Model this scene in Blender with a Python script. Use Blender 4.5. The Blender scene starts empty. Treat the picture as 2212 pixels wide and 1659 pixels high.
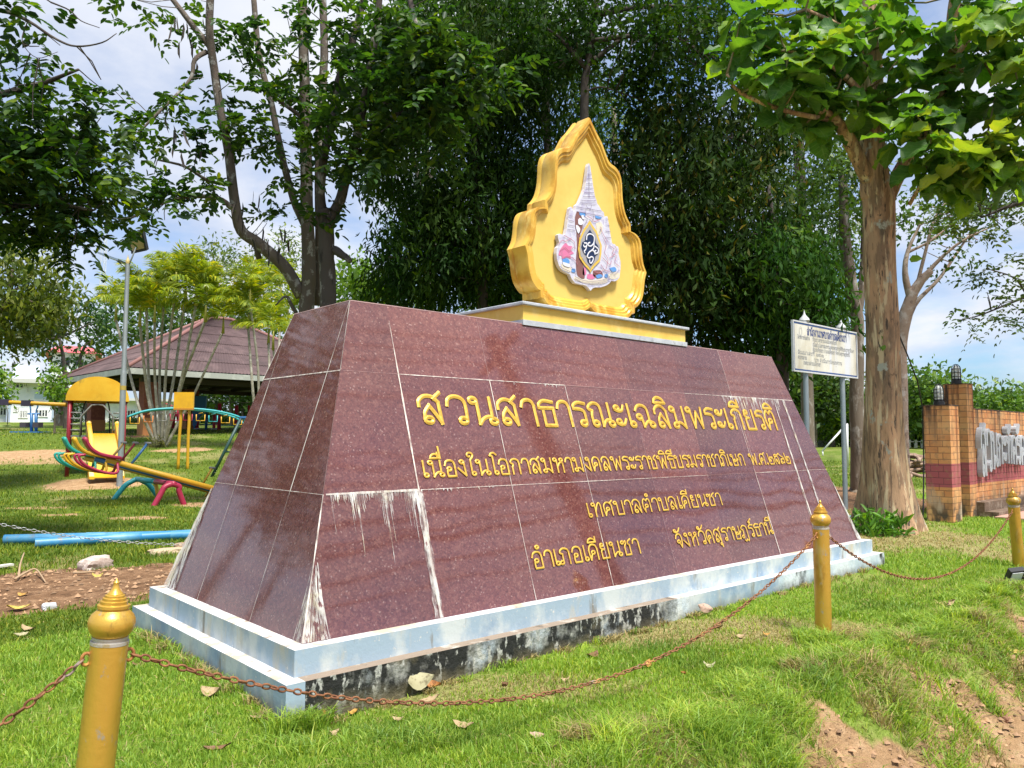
import bpy, bmesh, math, random
import numpy as np
from mathutils import Vector, Matrix
rnd = random.Random(7); NR = np.random.default_rng(11)
SC = bpy.context.scene; COL = SC.collection
rad = math.radians
# ------------------------------------------------------------------ camera
CAM = np.array([-2.002, -3.883, 1.375]); FD = 1694.21; YAW, PIT, ROLL = -0.73151, 0.06859, 0.00309
cd = bpy.data.cameras.new('camera'); cam = bpy.data.objects.new('camera', cd); COL.objects.link(cam)
cd.sensor_width = 36; cd.lens = 36 * FD / 2212; cd.clip_start = 0.05; cd.clip_end = 3000
R0 = np.array([math.cos(YAW), math.sin(YAW), 0]); F0 = np.array([-math.sin(YAW), math.cos(YAW), 0]); ZZ = np.array([0, 0, 1.])
FW = F0 * math.cos(PIT) + ZZ * math.sin(PIT); U0 = -F0 * math.sin(PIT) + ZZ * math.cos(PIT)
RT = R0 * math.cos(ROLL) + U0 * math.sin(ROLL); UP = -R0 * math.sin(ROLL) + U0 * math.cos(ROLL)
M = Matrix.Identity(4)
for i in range(3):
    M[i][0], M[i][1], M[i][2], M[i][3] = RT[i], UP[i], -FW[i], CAM[i]
cam.matrix_world = M; SC.camera = cam
# ------------------------------------------------------------------ light and exposure
SUN_EL, SUN_DIR = rad(64), np.array([-0.10, -0.62])
sd = bpy.data.lights.new('sun', 'SUN'); sd.energy = 4.6; sd.angle = rad(13); sd.color = (1.0, 0.955, 0.87)
so = bpy.data.objects.new('sun', sd); COL.objects.link(so)
h = SUN_DIR / np.linalg.norm(SUN_DIR) * math.cos(SUN_EL)
so.rotation_euler = Vector((h[0], h[1], math.sin(SUN_EL))).to_track_quat('Z', 'Y').to_euler()
W = bpy.data.worlds.new('World'); SC.world = W; W.use_nodes = True
nt = W.node_tree; nt.nodes.clear()
def wn(t, **k):
    n = nt.nodes.new(t)
    for a, b in k.items(): setattr(n, a, b)
    return n
sky = wn('ShaderNodeTexSky', sky_type='NISHITA', sun_disc=False, sun_elevation=SUN_EL,
         sun_rotation=math.atan2(SUN_DIR[0], SUN_DIR[1]), air_density=1.0, dust_density=1.5, ozone_density=1.5)
tc = wn('ShaderNodeTexCoord'); sx = wn('ShaderNodeSeparateXYZ'); nt.links.new(tc.outputs['Generated'], sx.inputs[0])
zc = wn('ShaderNodeMath', operation='MAXIMUM'); nt.links.new(sx.outputs[2], zc.inputs[0]); zc.inputs[1].default_value = 0.0
za = wn('ShaderNodeMath', operation='ADD'); nt.links.new(zc.outputs[0], za.inputs[0]); za.inputs[1].default_value = 0.22
vd = wn('ShaderNodeVectorMath', operation='DIVIDE'); nt.links.new(tc.outputs['Generated'], vd.inputs[0])
cb = wn('ShaderNodeCombineXYZ')
for i in range(3): nt.links.new(za.outputs[0], cb.inputs[i])
nt.links.new(cb.outputs[0], vd.inputs[1])
n1 = wn('ShaderNodeTexNoise'); n1.inputs['Scale'].default_value = 1.25; n1.inputs['Detail'].default_value = 9; n1.inputs['Roughness'].default_value = 0.58
nt.links.new(vd.outputs[0], n1.inputs['Vector'])
rp = wn('ShaderNodeMapRange'); rp.inputs['From Min'].default_value = 0.345; rp.inputs['From Max'].default_value = 0.58
nt.links.new(n1.outputs['Fac'], rp.inputs['Value'])
n2 = wn('ShaderNodeTexNoise'); n2.inputs['Scale'].default_value = 2.6; n2.inputs['Detail'].default_value = 7
nt.links.new(vd.outputs[0], n2.inputs['Vector'])
cr = wn('ShaderNodeValToRGB'); cr.color_ramp.elements[0].position = 0.32; cr.color_ramp.elements[0].color = (0.56, 0.64, 0.82, 1)
cr.color_ramp.elements[1].position = 0.62; cr.color_ramp.elements[1].color = (0.86, 0.89, 0.97, 1)
nt.links.new(n2.outputs['Fac'], cr.inputs[0])
sk = wn('ShaderNodeMix', data_type='RGBA', blend_type='MULTIPLY'); sk.inputs[0].default_value = 1
nt.links.new(sky.outputs[0], sk.inputs[6]); sk.inputs[7].default_value = (0.12, 0.155, 0.19, 1)
mx = wn('ShaderNodeMix', data_type='RGBA'); nt.links.new(rp.outputs[0], mx.inputs[0])
nt.links.new(sk.outputs[2], mx.inputs[6]); nt.links.new(cr.outputs[0], mx.inputs[7])
bg = wn('ShaderNodeBackground'); bg.inputs[1].default_value = 0.66; nt.links.new(mx.outputs[2], bg.inputs[0])
wo = wn('ShaderNodeOutputWorld'); nt.links.new(bg.outputs[0], wo.inputs[0])
SC.view_settings.view_transform = 'Standard'; SC.view_settings.look = 'None'; SC.view_settings.exposure = 0.72; SC.view_settings.gamma = 1
SC.cycles.max_bounces = 7; SC.cycles.diffuse_bounces = 3; SC.cycles.transparent_max_bounces = 6
SC.cycles.use_denoising = True

# ------------------------------------------------------------------ pixel geometry (2212 x 1659 grid of the photograph)
def ray(x, y): return RT * ((x - 1106) / FD) + UP * ((829.5 - y) / FD) + FW
def P(x, y, d): return CAM + ray(x, y) * d
def onz(x, y, z=0.0):
    r = ray(x, y); return CAM + r * ((z - CAM[2]) / r[2])
def onpl(x, y, p0, n):
    r = ray(x, y); n = np.array(n, float); return CAM + r * (np.dot(np.array(p0) - CAM, n) / np.dot(r, n))
def ony(x, y, y0): return onpl(x, y, (0, y0, 0), (0, 1, 0))
def dep(p): return float(np.dot(np.array(p) - CAM, FW))
TK = 2212 / 2364.
def T(x, y): return (x * TK, y * TK)

# ------------------------------------------------------------------ numpy noise
_perm = NR.random((256, 256))
def vnoise(x, y):
    xi = np.floor(x).astype(int); yi = np.floor(y).astype(int); fx = x - xi; fy = y - yi
    fx = fx * fx * (3 - 2 * fx); fy = fy * fy * (3 - 2 * fy)
    a = _perm[xi & 255, yi & 255]; b = _perm[(xi + 1) & 255, yi & 255]; c = _perm[xi & 255, (yi + 1) & 255]; d = _perm[(xi + 1) & 255, (yi + 1) & 255]
    return (a * (1 - fx) + b * fx) * (1 - fy) + (c * (1 - fx) + d * fx) * fy
def fbm(x, y, o=4):
    s = 0; a = 0.5; t = 0
    for i in range(o):
        s = s + a * vnoise(x * 2 ** i + 17.3 * i, y * 2 ** i + 9.1 * i); t += a; a *= 0.5
    return s / t
def sst(a, b, x):
    t = np.clip((x - a) / (b - a), 0, 1); return t * t * (3 - 2 * t)

# ------------------------------------------------------------------ materials
def node(t, ty, **k):
    n = t.nodes.new(ty)
    for a, b in k.items(): setattr(n, a, b)
    return n
def c4(c): return (c[0], c[1], c[2], 1)
def mat(name, col, rough=0.6, metal=0.0, layers=(), bump=None, spec=0.5, coat=0, island=None, trans=None, coord='Object'):
    """layers: (colour, scale, stretch xyz, lo, hi[, detail]) mixed over the base by noise; bump: (scale, strength, stretch)"""
    m = bpy.data.materials.new(name); m.use_nodes = True; t = m.node_tree; b = t.nodes['Principled BSDF']
    b.inputs['Roughness'].default_value = rough; b.inputs['Metallic'].default_value = metal
    b.inputs['Specular IOR Level'].default_value = spec; b.inputs['Coat Weight'].default_value = coat
    tcn = node(t, 'ShaderNodeTexCoord'); cur = None
    def noise(scale, st, det=6):
        mp = node(t, 'ShaderNodeMapping'); t.links.new(tcn.outputs[coord], mp.inputs[0]); mp.inputs['Scale'].default_value = st
        n = node(t, 'ShaderNodeTexNoise'); n.inputs['Scale'].default_value = scale; n.inputs['Detail'].default_value = det; n.inputs['Roughness'].default_value = 0.62
        t.links.new(mp.outputs[0], n.inputs['Vector']); return n.outputs['Fac']
    rgb = node(t, 'ShaderNodeRGB'); rgb.outputs[0].default_value = c4(col); cur = rgb.outputs[0]
    for ly in layers:
        c, scale, st, lo, hi = ly[:5]
        f = noise(scale, st, ly[5] if len(ly) > 5 else 6)
        r = node(t, 'ShaderNodeMapRange'); r.inputs['From Min'].default_value = lo; r.inputs['From Max'].default_value = hi; t.links.new(f, r.inputs['Value'])
        x = node(t, 'ShaderNodeMix', data_type='RGBA'); t.links.new(r.outputs[0], x.inputs[0]); t.links.new(cur, x.inputs[6]); x.inputs[7].default_value = c4(c); cur = x.outputs[2]
    if island:
        g = node(t, 'ShaderNodeNewGeometry'); cr_ = node(t, 'ShaderNodeValToRGB')
        el = cr_.color_ramp.elements
        while len(el) < len(island): el.new(0.5)
        for i, (p_, c) in enumerate(island): el[i].position = p_; el[i].color = c4(c)
        t.links.new(g.outputs['Random Per Island'], cr_.inputs[0])
        x = node(t, 'ShaderNodeMix', data_type='RGBA', blend_type='MULTIPLY'); x.inputs[0].default_value = 1
        t.links.new(cur, x.inputs[6]); t.links.new(cr_.outputs[0], x.inputs[7]); cur = x.outputs[2]
    t.links.new(cur, b.inputs['Base Color'])
    if bump:
        f = noise(bump[0], bump[2] if len(bump) > 2 else (1, 1, 1), 5)
        bn = node(t, 'ShaderNodeBump'); bn.inputs['Strength'].default_value = bump[1]; bn.inputs['Distance'].default_value = 0.02
        t.links.new(f, bn.inputs['Height']); t.links.new(bn.outputs[0], b.inputs['Normal'])
    if trans:
        tr = node(t, 'ShaderNodeBsdfTranslucent'); ms = node(t, 'ShaderNodeMixShader'); ms.inputs[0].default_value = trans[1]
        x = node(t, 'ShaderNodeMix', data_type='RGBA', blend_type='MULTIPLY'); x.inputs[0].default_value = 1
        t.links.new(cur, x.inputs[6]); x.inputs[7].default_value = c4(trans[0]); t.links.new(x.outputs[2], tr.inputs[0])
        out = t.nodes['Material Output']; t.links.new(b.outputs[0], ms.inputs[1]); t.links.new(tr.outputs[0], ms.inputs[2]); t.links.new(ms.outputs[0], out.inputs['Surface'])
    return m
V1 = (1, 1, 1)
def leafmat(name, col, tcol=(1.5, 1.6, 0.6), tf=0.35, rough=0.42, isl=None, spec=.4, var=1.0):
    return mat(name, col, rough, layers=[((col[0] * (1 + .5 * var) + .01 * var, col[1] * (1 + .3 * var), col[2] * .9), 0.9, V1, .45, .7, 3), ((col[0] * (1 + 1.3 * var) + .012 * var, col[1] * (1 + .9 * var), col[2] * (1 + .2 * var)), 1.7, V1, .56, .70, 4), ((col[0] * .6, col[1] * .66, col[2] * .8), .6, V1, .56, .70, 3)], spec=spec,
               island=isl or [(0, (.55, .6, .6)), (.5, (.95, 1, .9)), (.85, (1.25, 1.2, .9)), (1, (1.9, 1.45, .7))], trans=(tcol, tf))

# ------------------------------------------------------------------ objects
ROOTLOC = {}
def setp(o, label=None, cat=None, group=None, kind=None):
    if label: o['label'] = label
    if cat: o['category'] = cat
    if group: o['group'] = group
    if kind: o['kind'] = kind
    return o
def thing(name, label, cat, loc=(0, 0, 0), group=None):
    o = bpy.data.objects.new(name, None); COL.objects.link(o); o.location = tuple(float(v) for v in loc); o.empty_display_size = 0.1
    ROOTLOC[o] = np.array(loc, float); return setp(o, label, cat, group)
def link(name, me, m, parent=None, smooth=False):
    o = bpy.data.objects.new(name, me); COL.objects.link(o)
    for mm in (m if isinstance(m, (list, tuple)) else [m]): me.materials.append(mm)
    if smooth and len(me.polygons): me.polygons.foreach_set('use_smooth', [True] * len(me.polygons))
    if parent is not None: o.parent = parent; ROOTLOC[o] = ROOTLOC[parent]
    return o
def copy_tree(o, loc=None, rotz=None, scale=None, parent=None, label=None):
    c = o.copy(); COL.objects.link(c)
    if parent is not None: c.parent = parent
    if loc is not None: c.location = tuple(float(v) for v in loc)
    if rotz is not None: c.rotation_euler = (0, 0, rotz)
    if scale is not None: c.scale = scale if isinstance(scale, tuple) else (scale,) * 3
    if label: c['label'] = label
    for ch in o.children: copy_tree(ch, parent=c)
    return c
def catmull(pts, n=6):
    p = [np.array(q, float) for q in pts]
    if len(p) < 3: return p
    p = [2 * p[0] - p[1]] + p + [2 * p[-1] - p[-2]]; out = []
    for i in range(1, len(p) - 2):
        for k in range(n):
            t = k / n; a, b, c, d = p[i - 1:i + 3]
            out.append(0.5 * (2 * b + (c - a) * t + (2 * a - 5 * b + 4 * c - d) * t * t + (3 * b - a - 3 * c + d) * t ** 3))
    out.append(p[-2]); return out
def frame(d, ref=None):
    d = d / (np.linalg.norm(d) + 1e-9)
    r = np.array([0, 0, 1.]) if ref is None else ref
    if abs(np.dot(d, r)) > 0.95: r = np.array([1., 0, 0])
    s = np.cross(d, r); s /= np.linalg.norm(s); return d, s, np.cross(s, d)
class MB:
    def __init__(s): s.v = []; s.f = []; s.mi = []
    def add(s, vs, fs, mi=0):
        o = len(s.v); s.v += [tuple(float(c) for c in v) for v in vs]; s.f += [tuple(i + o for i in f) for f in fs]; s.mi += [mi] * len(fs); return s
    def box(s, lo, hi, mi=0, B=None, o=None, taper=None):
        """axis box, or in the basis B (rows = axes) about the origin o"""
        vs = [np.array((x, y, z), float) for z in (lo[2], hi[2]) for y in (lo[1], hi[1]) for x in (lo[0], hi[0])]
        if B is not None: vs = [o + v[0] * B[0] + v[1] * B[1] + v[2] * B[2] for v in vs]
        return s.add(vs, [(0, 2, 3, 1), (4, 5, 7, 6), (0, 1, 5, 4), (2, 6, 7, 3), (0, 4, 6, 2), (1, 3, 7, 5)], mi)
    def bar(s, a, b, w, hgt=None, ref=None, mi=0):
        a = np.array(a, float); b = np.array(b, float); d, x, y = frame(b - a, ref); hgt = hgt or w; L = np.linalg.norm(b - a)
        return s.box((0, -w / 2, -hgt / 2), (L, w / 2, hgt / 2), mi, (d, x, y), a)
    def tube(s, pts, r, n=8, mi=0, cap=True, rfun=None):
        pts = [np.array(p, float) for p in pts]; N = len(pts)
        rs = [r] * N if np.isscalar(r) else list(np.interp(np.linspace(0, 1, N), np.linspace(0, 1, len(r)), r))
        o = len(s.v); x = None
        for i in range(N):
            d = pts[min(i + 1, N - 1)] - pts[max(i - 1, 0)]; d = d / (np.linalg.norm(d) + 1e-9)
            if x is None: _, x, _ = frame(d)
            x = x - d * np.dot(x, d); x /= (np.linalg.norm(x) + 1e-9); y = np.cross(d, x)
            for k in range(n):
                a = 2 * math.pi * k / n; q = rs[i] * (rfun(i / (N - 1), a) if rfun else 1)
                s.v.append(tuple(float(c) for c in pts[i] + (x * math.cos(a) + y * math.sin(a)) * q))
        for i in range(N - 1):
            for k in range(n):
                s.f.append((o + i * n + k, o + i * n + (k + 1) % n, o + (i + 1) * n + (k + 1) % n, o + (i + 1) * n + k)); s.mi.append(mi)
        if cap:
            s.f.append(tuple(o + k for k in reversed(range(n)))); s.f.append(tuple(o + (N - 1) * n + k for k in range(n))); s.mi += [mi, mi]
        return s
    def lathe(s, prof, o, n=24, axis=None, mi=0):
        """prof: (radius, height) from bottom to top"""
        d, x, y = frame(np.array([0, 0, 1.]) if axis is None else np.array(axis, float)); o = np.array(o, float); b = len(s.v)
        for r, z in prof:
            for k in range(n):
                a = 2 * math.pi * k / n; s.v.append(tuple(float(c) for c in o + d * z + (x * math.cos(a) + y * math.sin(a)) * r))
        for i in range(len(prof) - 1):
            for k in range(n):
                s.f.append((b + i * n + k, b + i * n + (k + 1) % n, b + (i + 1) * n + (k + 1) % n, b + (i + 1) * n + k)); s.mi.append(mi)
        s.f.append(tuple(b + k for k in reversed(range(n)))); s.f.append(tuple(b + (len(prof) - 1) * n + k for k in range(n))); s.mi += [mi, mi]
        return s
    def prism(s, pts, off, mi=0):
        """closed outline (3D points) thickened by the vector off"""
        n = len(pts); off = np.array(off, float); pts = [np.array(p, float) for p in pts]
        fs = [tuple(range(n)), tuple(reversed(range(n, 2 * n)))] + [(i, i + n, (i + 1) % n + n, (i + 1) % n) for i in range(n)]
        return s.add(pts + [p + off for p in pts], fs, mi)
    def ball(s, c, r, n=10, mi=0):
        r = np.array([r] * 3 if np.isscalar(r) else r, float); m = max(4, n // 2); c = np.array(c, float)
        prof = [(math.sin(math.pi * i / m), -math.cos(math.pi * i / m)) for i in range(m + 1)]; o = len(s.v)
        for q, z in prof:
            for k in range(n):
                a = 2 * math.pi * k / n; s.v.append(tuple(float(t) for t in c + r * np.array([q * math.cos(a), q * math.sin(a), z])))
        for i in range(m):
            for k in range(n):
                s.f.append((o + i * n + k, o + i * n + (k + 1) % n, o + (i + 1) * n + (k + 1) % n, o + (i + 1) * n + k)); s.mi.append(mi)
        return s
    def build(s, name, m, parent=None, smooth=False, recalc=True):
        off = ROOTLOC[parent] if parent is not None else np.zeros(3)
        me = bpy.data.meshes.new(name); me.from_pydata([tuple(np.array(v) - off) for v in s.v], [], s.f)
        if any(s.mi): me.polygons.foreach_set('material_index', s.mi)
        if recalc:
            bm = bmesh.new(); bm.from_mesh(me); bmesh.ops.recalc_face_normals(bm, faces=bm.faces); bm.to_mesh(me); bm.free()
        o = link(name, me, m, parent, smooth)
        if smooth == 'auto':
            me.polygons.foreach_set('use_smooth', [True] * len(me.polygons)); me.set_sharp_from_angle(angle=rad(40))
        return o
def npmesh(name, V, Fq, m, parent=None, smooth=False, k=4):
    """V (n,3), Fq (m,k) numpy -> object"""
    off = ROOTLOC[parent] if parent is not None else np.zeros(3)
    me = bpy.data.meshes.new(name); me.vertices.add(len(V)); me.vertices.foreach_set('co', (V - off).astype(np.float32).ravel())
    me.loops.add(Fq.size); me.loops.foreach_set('vertex_index', Fq.astype(np.int32).ravel())
    me.polygons.add(len(Fq)); me.polygons.foreach_set('loop_start', np.arange(0, Fq.size, k, dtype=np.int32))
    me.update(calc_edges=True); me.validate()
    return link(name, me, m, parent, smooth)

# ------------------------------------------------------------------ terrain
def dl(x, y):
    dx, dy = x - CAM[0], y - CAM[1]; return dx * F0[0] + dy * F0[1], dx * R0[0] + dy * R0[1]
def bank_edge(x): return -1.70 + 0.30 * (fbm(x * 0.9 + 3, x * 0 + 2.2, 3) - .5) + 0.22 * (vnoise(x * 3.1, x * 0 + 7.7) - .5)
def hgt(x, y):
    x = np.asarray(x, float); y = np.asarray(y, float); d, l = dl(x, y)
    wl = 1 - sst(-.12, .12, l / np.maximum(d, 1))
    ramp = np.interp(d, [0, 20.5, 36, 62, 120, 900], [0, 0, 1.42, 2.5, 3.4, 5])
    z = wl * ramp + (1 - wl) * np.interp(d, [0, 25, 110, 160, 900], [0, 0, .40, .5, 2])
    z = z + 0.05 * (fbm(x * .35, y * .35, 3) - .5) * sst(3, 12, np.hypot(x - 3, y))
    e = bank_edge(x); t = np.clip((e - y) / 0.80, 0, 1)
    rug = fbm(x * 5, y * 5, 4) - .5
    z = z + 0.05 * sst(-.5, 0, -(y - e) - .0) * (1 - sst(0, .25, t)) * 0.6
    z = z - 0.47 * (t * t * (3 - 2 * t)) + 0.24 * rug * np.sin(math.pi * np.clip(t, 0, 1)) ** .7
    z = z + 0.012 * (fbm(x * 2.2, y * 2.2, 3) - .5) - .075 * np.exp(-((x - .05) / .75) ** 2 - ((y + .25) / .38) ** 2) - .03 * np.exp(-((x - 1.9) / 1.5) ** 2 - ((y + .3) / .4) ** 2) - .055 * np.exp(-((x - 3.42) / .55) ** 2 - ((y + 1.25) / .35) ** 2)
    md = dirt_soil(x, y)
    return z + md * (0.03 + .11 * (fbm(x * 2.6, y * 2.6, 5) - .45))
def blob(x, y, c, rx, ry):
    """soft ellipse, rx across the view, ry along it"""
    d, l = dl(x, y); d0, l0 = dl(c[0], c[1]); return 1 - sst(.55, 1.25, np.sqrt(((l - l0) / rx) ** 2 + ((d - d0) / ry) ** 2) + .55 * (fbm(x * 1.1, y * 1.1, 4) - .5))
def dirt_soil(x, y):
    n = .9 * (fbm(x * 1.3, y * 1.3, 4) - .5)
    a = sst(2.75, 3.25, y + n) * (1 - sst(4.6, 5.5, y + n + .25 * x)) * (1 - sst(3.5, 6.0, x)) * sst(-9, -5, x)
    b = blob(x, y, (16.0, 6.0), 3.2, 6.0) * .95
    return np.clip(a + b, 0, 1)
_c = [onz(70, 1025), onz(215, 1052), onz(400, 1022), onz(455, 1090), onz(130, 1112), onz(300, 1120), onz(90, 1098)]
def dirt_sand(x, y):
    s = blob(x, y, _c[0], 2.0, 1.7) + blob(x, y, _c[1], 1.5, 1.3) + blob(x, y, _c[2], 1.3, .9) + .8 * blob(x, y, _c[3], .8, .7) + .75 * blob(x, y, _c[4], .55, .3) + .8 * blob(x, y, _c[5], .6, .35) + .6 * blob(x, y, _c[6], .8, .4)
    d, l = dl(x, y); s = s + .55 * blob(x, y, (3.6, 26.5), 4.2, 1.2)
    e = bank_edge(x); t = (e - y) / .80
    s = s + sst(.14, .58, t + .9 * (fbm(x * 2.6, y * 2.6, 4) - .5)) + .12 * blob(x, y, (3.4, -.55), .9, .38)
    return np.clip(s, 0, 1)
def dry_m(x, y):
    s = .8 * blob(x, y, (3.0, -.62), 1.4, .5) + .6 * blob(x, y, (1.0, -.55), .9, .3) + .4 * blob(x, y, (9.0, -.2), 1.6, 1.2) + .8 * blob(x, y, (9.5, .8), 1.5, .8)
    s = s + .55 * sst(.52, .68, fbm(x * .7 + 5, y * .7, 4)) * sst(6, 9, dl(x, y)[0])
    s = s + .45 * sst(-.1, .4, (bank_edge(x) - y))
    return np.clip(s, 0, 1)
nG = 440; t_ = np.linspace(-6.3, 6.3, nG); ax_ = 1.35 * np.sinh(t_)
GX, GY = np.meshgrid(ax_ + 1.8, ax_ - 0.6, indexing='ij'); GZ = hgt(GX, GY)
# under the monument the sheet dips so that nothing pokes through
idx = np.arange(nG * nG).reshape(nG, nG)
Fq = np.stack([idx[:-1, :-1], idx[1:, :-1], idx[1:, 1:], idx[:-1, 1:]], -1).reshape(-1, 4)
def ground_material():
    m = bpy.data.materials.new('lawn_and_soil'); m.use_nodes = True; t = m.node_tree; b = t.nodes['Principled BSDF']; b.inputs['Roughness'].default_value = .95; b.inputs['Specular IOR Level'].default_value = .15
    tcn = node(t, 'ShaderNodeTexCoord')
    def noise(s, det=8, st=V1):
        mp = node(t, 'ShaderNodeMapping'); t.links.new(tcn.outputs['Object'], mp.inputs[0]); mp.inputs['Scale'].default_value = st
        n = node(t, 'ShaderNodeTexNoise'); n.inputs['Scale'].default_value = s; n.inputs['Detail'].default_value = det; n.inputs['Roughness'].default_value = .65; t.links.new(mp.outputs[0], n.inputs['Vector']); return n.outputs['Fac']
    def ramp(f, cols):
        r = node(t, 'ShaderNodeValToRGB'); e = r.color_ramp.elements
        while len(e) < len(cols): e.new(.5)
        for i, (p_, c) in enumerate(cols): e[i].position = p_; e[i].color = c4(c)
        t.links.new(f, r.inputs[0]); return r.outputs[0]
    def mixc(f, a, b_):
        x = node(t, 'ShaderNodeMix', data_type='RGBA'); t.links.new(f, x.inputs[0]); t.links.new(a, x.inputs[6]); t.links.new(b_, x.inputs[7]); return x.outputs[2]
    def att(n):
        a = node(t, 'ShaderNodeAttribute', attribute_name=n); return a.outputs['Fac']
    def shar(f, n, w=.55, lo=.42, hi=.58):
        a = node(t, 'ShaderNodeMath', operation='MULTIPLY_ADD'); t.links.new(n, a.inputs[0]); a.inputs[1].default_value = w
        s = node(t, 'ShaderNodeMath', operation='SUBTRACT'); t.links.new(f, s.inputs[0]); s.inputs[1].default_value = w / 2; t.links.new(s.outputs[0], a.inputs[2])
        r = node(t, 'ShaderNodeMapRange'); r.inputs['From Min'].default_value = lo; r.inputs['From Max'].default_value = hi; t.links.new(a.outputs[0], r.inputs['Value']); return r.outputs[0]
    nb = noise(.45, 5); nf = noise(26, 8); nm = noise(5, 6)
    g = mixc(nb, ramp(nf, [(.3, (.085, .145, .016)), (.5, (.16, .27, .028)), (.72, (.27, .39, .06))]), ramp(nf, [(.3, (.14, .19, .024)), (.55, (.23, .33, .045)), (.75, (.34, .43, .10))]))
    dry = ramp(nf, [(.3, (.20, .19, .06)), (.5, (.34, .30, .12)), (.7, (.48, .40, .20))])
    soil = ramp(noise(7, 9), [(.28, (.10, .055, .03)), (.5, (.25, .14, .075)), (.72, (.42, .26, .15))])
    sand = ramp(noise(6, 9), [(.25, (.24, .135, .065)), (.5, (.44, .275, .145)), (.75, (.58, .41, .245))])
    g = mixc(att('rough'), g, ramp(nf, [(.3, (.055, .085, .010)), (.5, (.11, .165, .018)), (.72, (.19, .24, .04))]))
    c = mixc(shar(att('dry'), nm, .7, .2, .8), g, dry)
    c = mixc(shar(att('sand'), nm, .6, .35, .6), c, sand)
    c = mixc(shar(att('soil'), nm, .5, .4, .55), c, soil)
    t.links.new(c, b.inputs['Base Color'])
    bn = node(t, 'ShaderNodeBump'); bn.inputs['Strength'].default_value = 1.0; bn.inputs['Distance'].default_value = .07; t.links.new(noise(17, 11), bn.inputs['Height']); t.links.new(bn.outputs[0], b.inputs['Normal'])
    return m
Vg = np.stack([GX, GY, GZ], -1).reshape(-1, 3)
gr = npmesh('ground', Vg, Fq, ground_material(), smooth=True); setp(gr, kind='structure')
for nm_, fn in (('soil', dirt_soil), ('sand', dirt_sand), ('dry', dry_m), ('rough', lambda x, y: sst(-.6, .6, y - 2.4 - .12 * x))):
    a = gr.data.attributes.new(nm_, 'FLOAT', 'POINT'); a.data.foreach_set('value', fn(GX, GY).astype(np.float32).ravel())
def gz(x, y): return float(hgt(np.array([x]), np.array([y]))[0])
def G(xD, yD):
    """where the view through this point meets the ground"""
    r = ray(xD, yD); t = 1.5; last = t
    while t < 400:
        p = CAM + r * t
        if p[2] < gz(p[0], p[1]): break
        last = t; t *= 1.03
    a, b = last, t
    for _ in range(18):
        mm = (a + b) / 2; p = CAM + r * mm
        if p[2] < gz(p[0], p[1]): b = mm
        else: a = mm
    p = CAM + r * b; p[2] = gz(p[0], p[1]); return p
road = MB(); road.box((-200, -40, -.50), (300, -7.5, -.335)); road = road.build('road', mat('asphalt', (.055, .055, .055), .9, layers=[((.08, .08, .078), 30, V1, .4, .7)])); setp(road, kind='structure')
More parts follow.
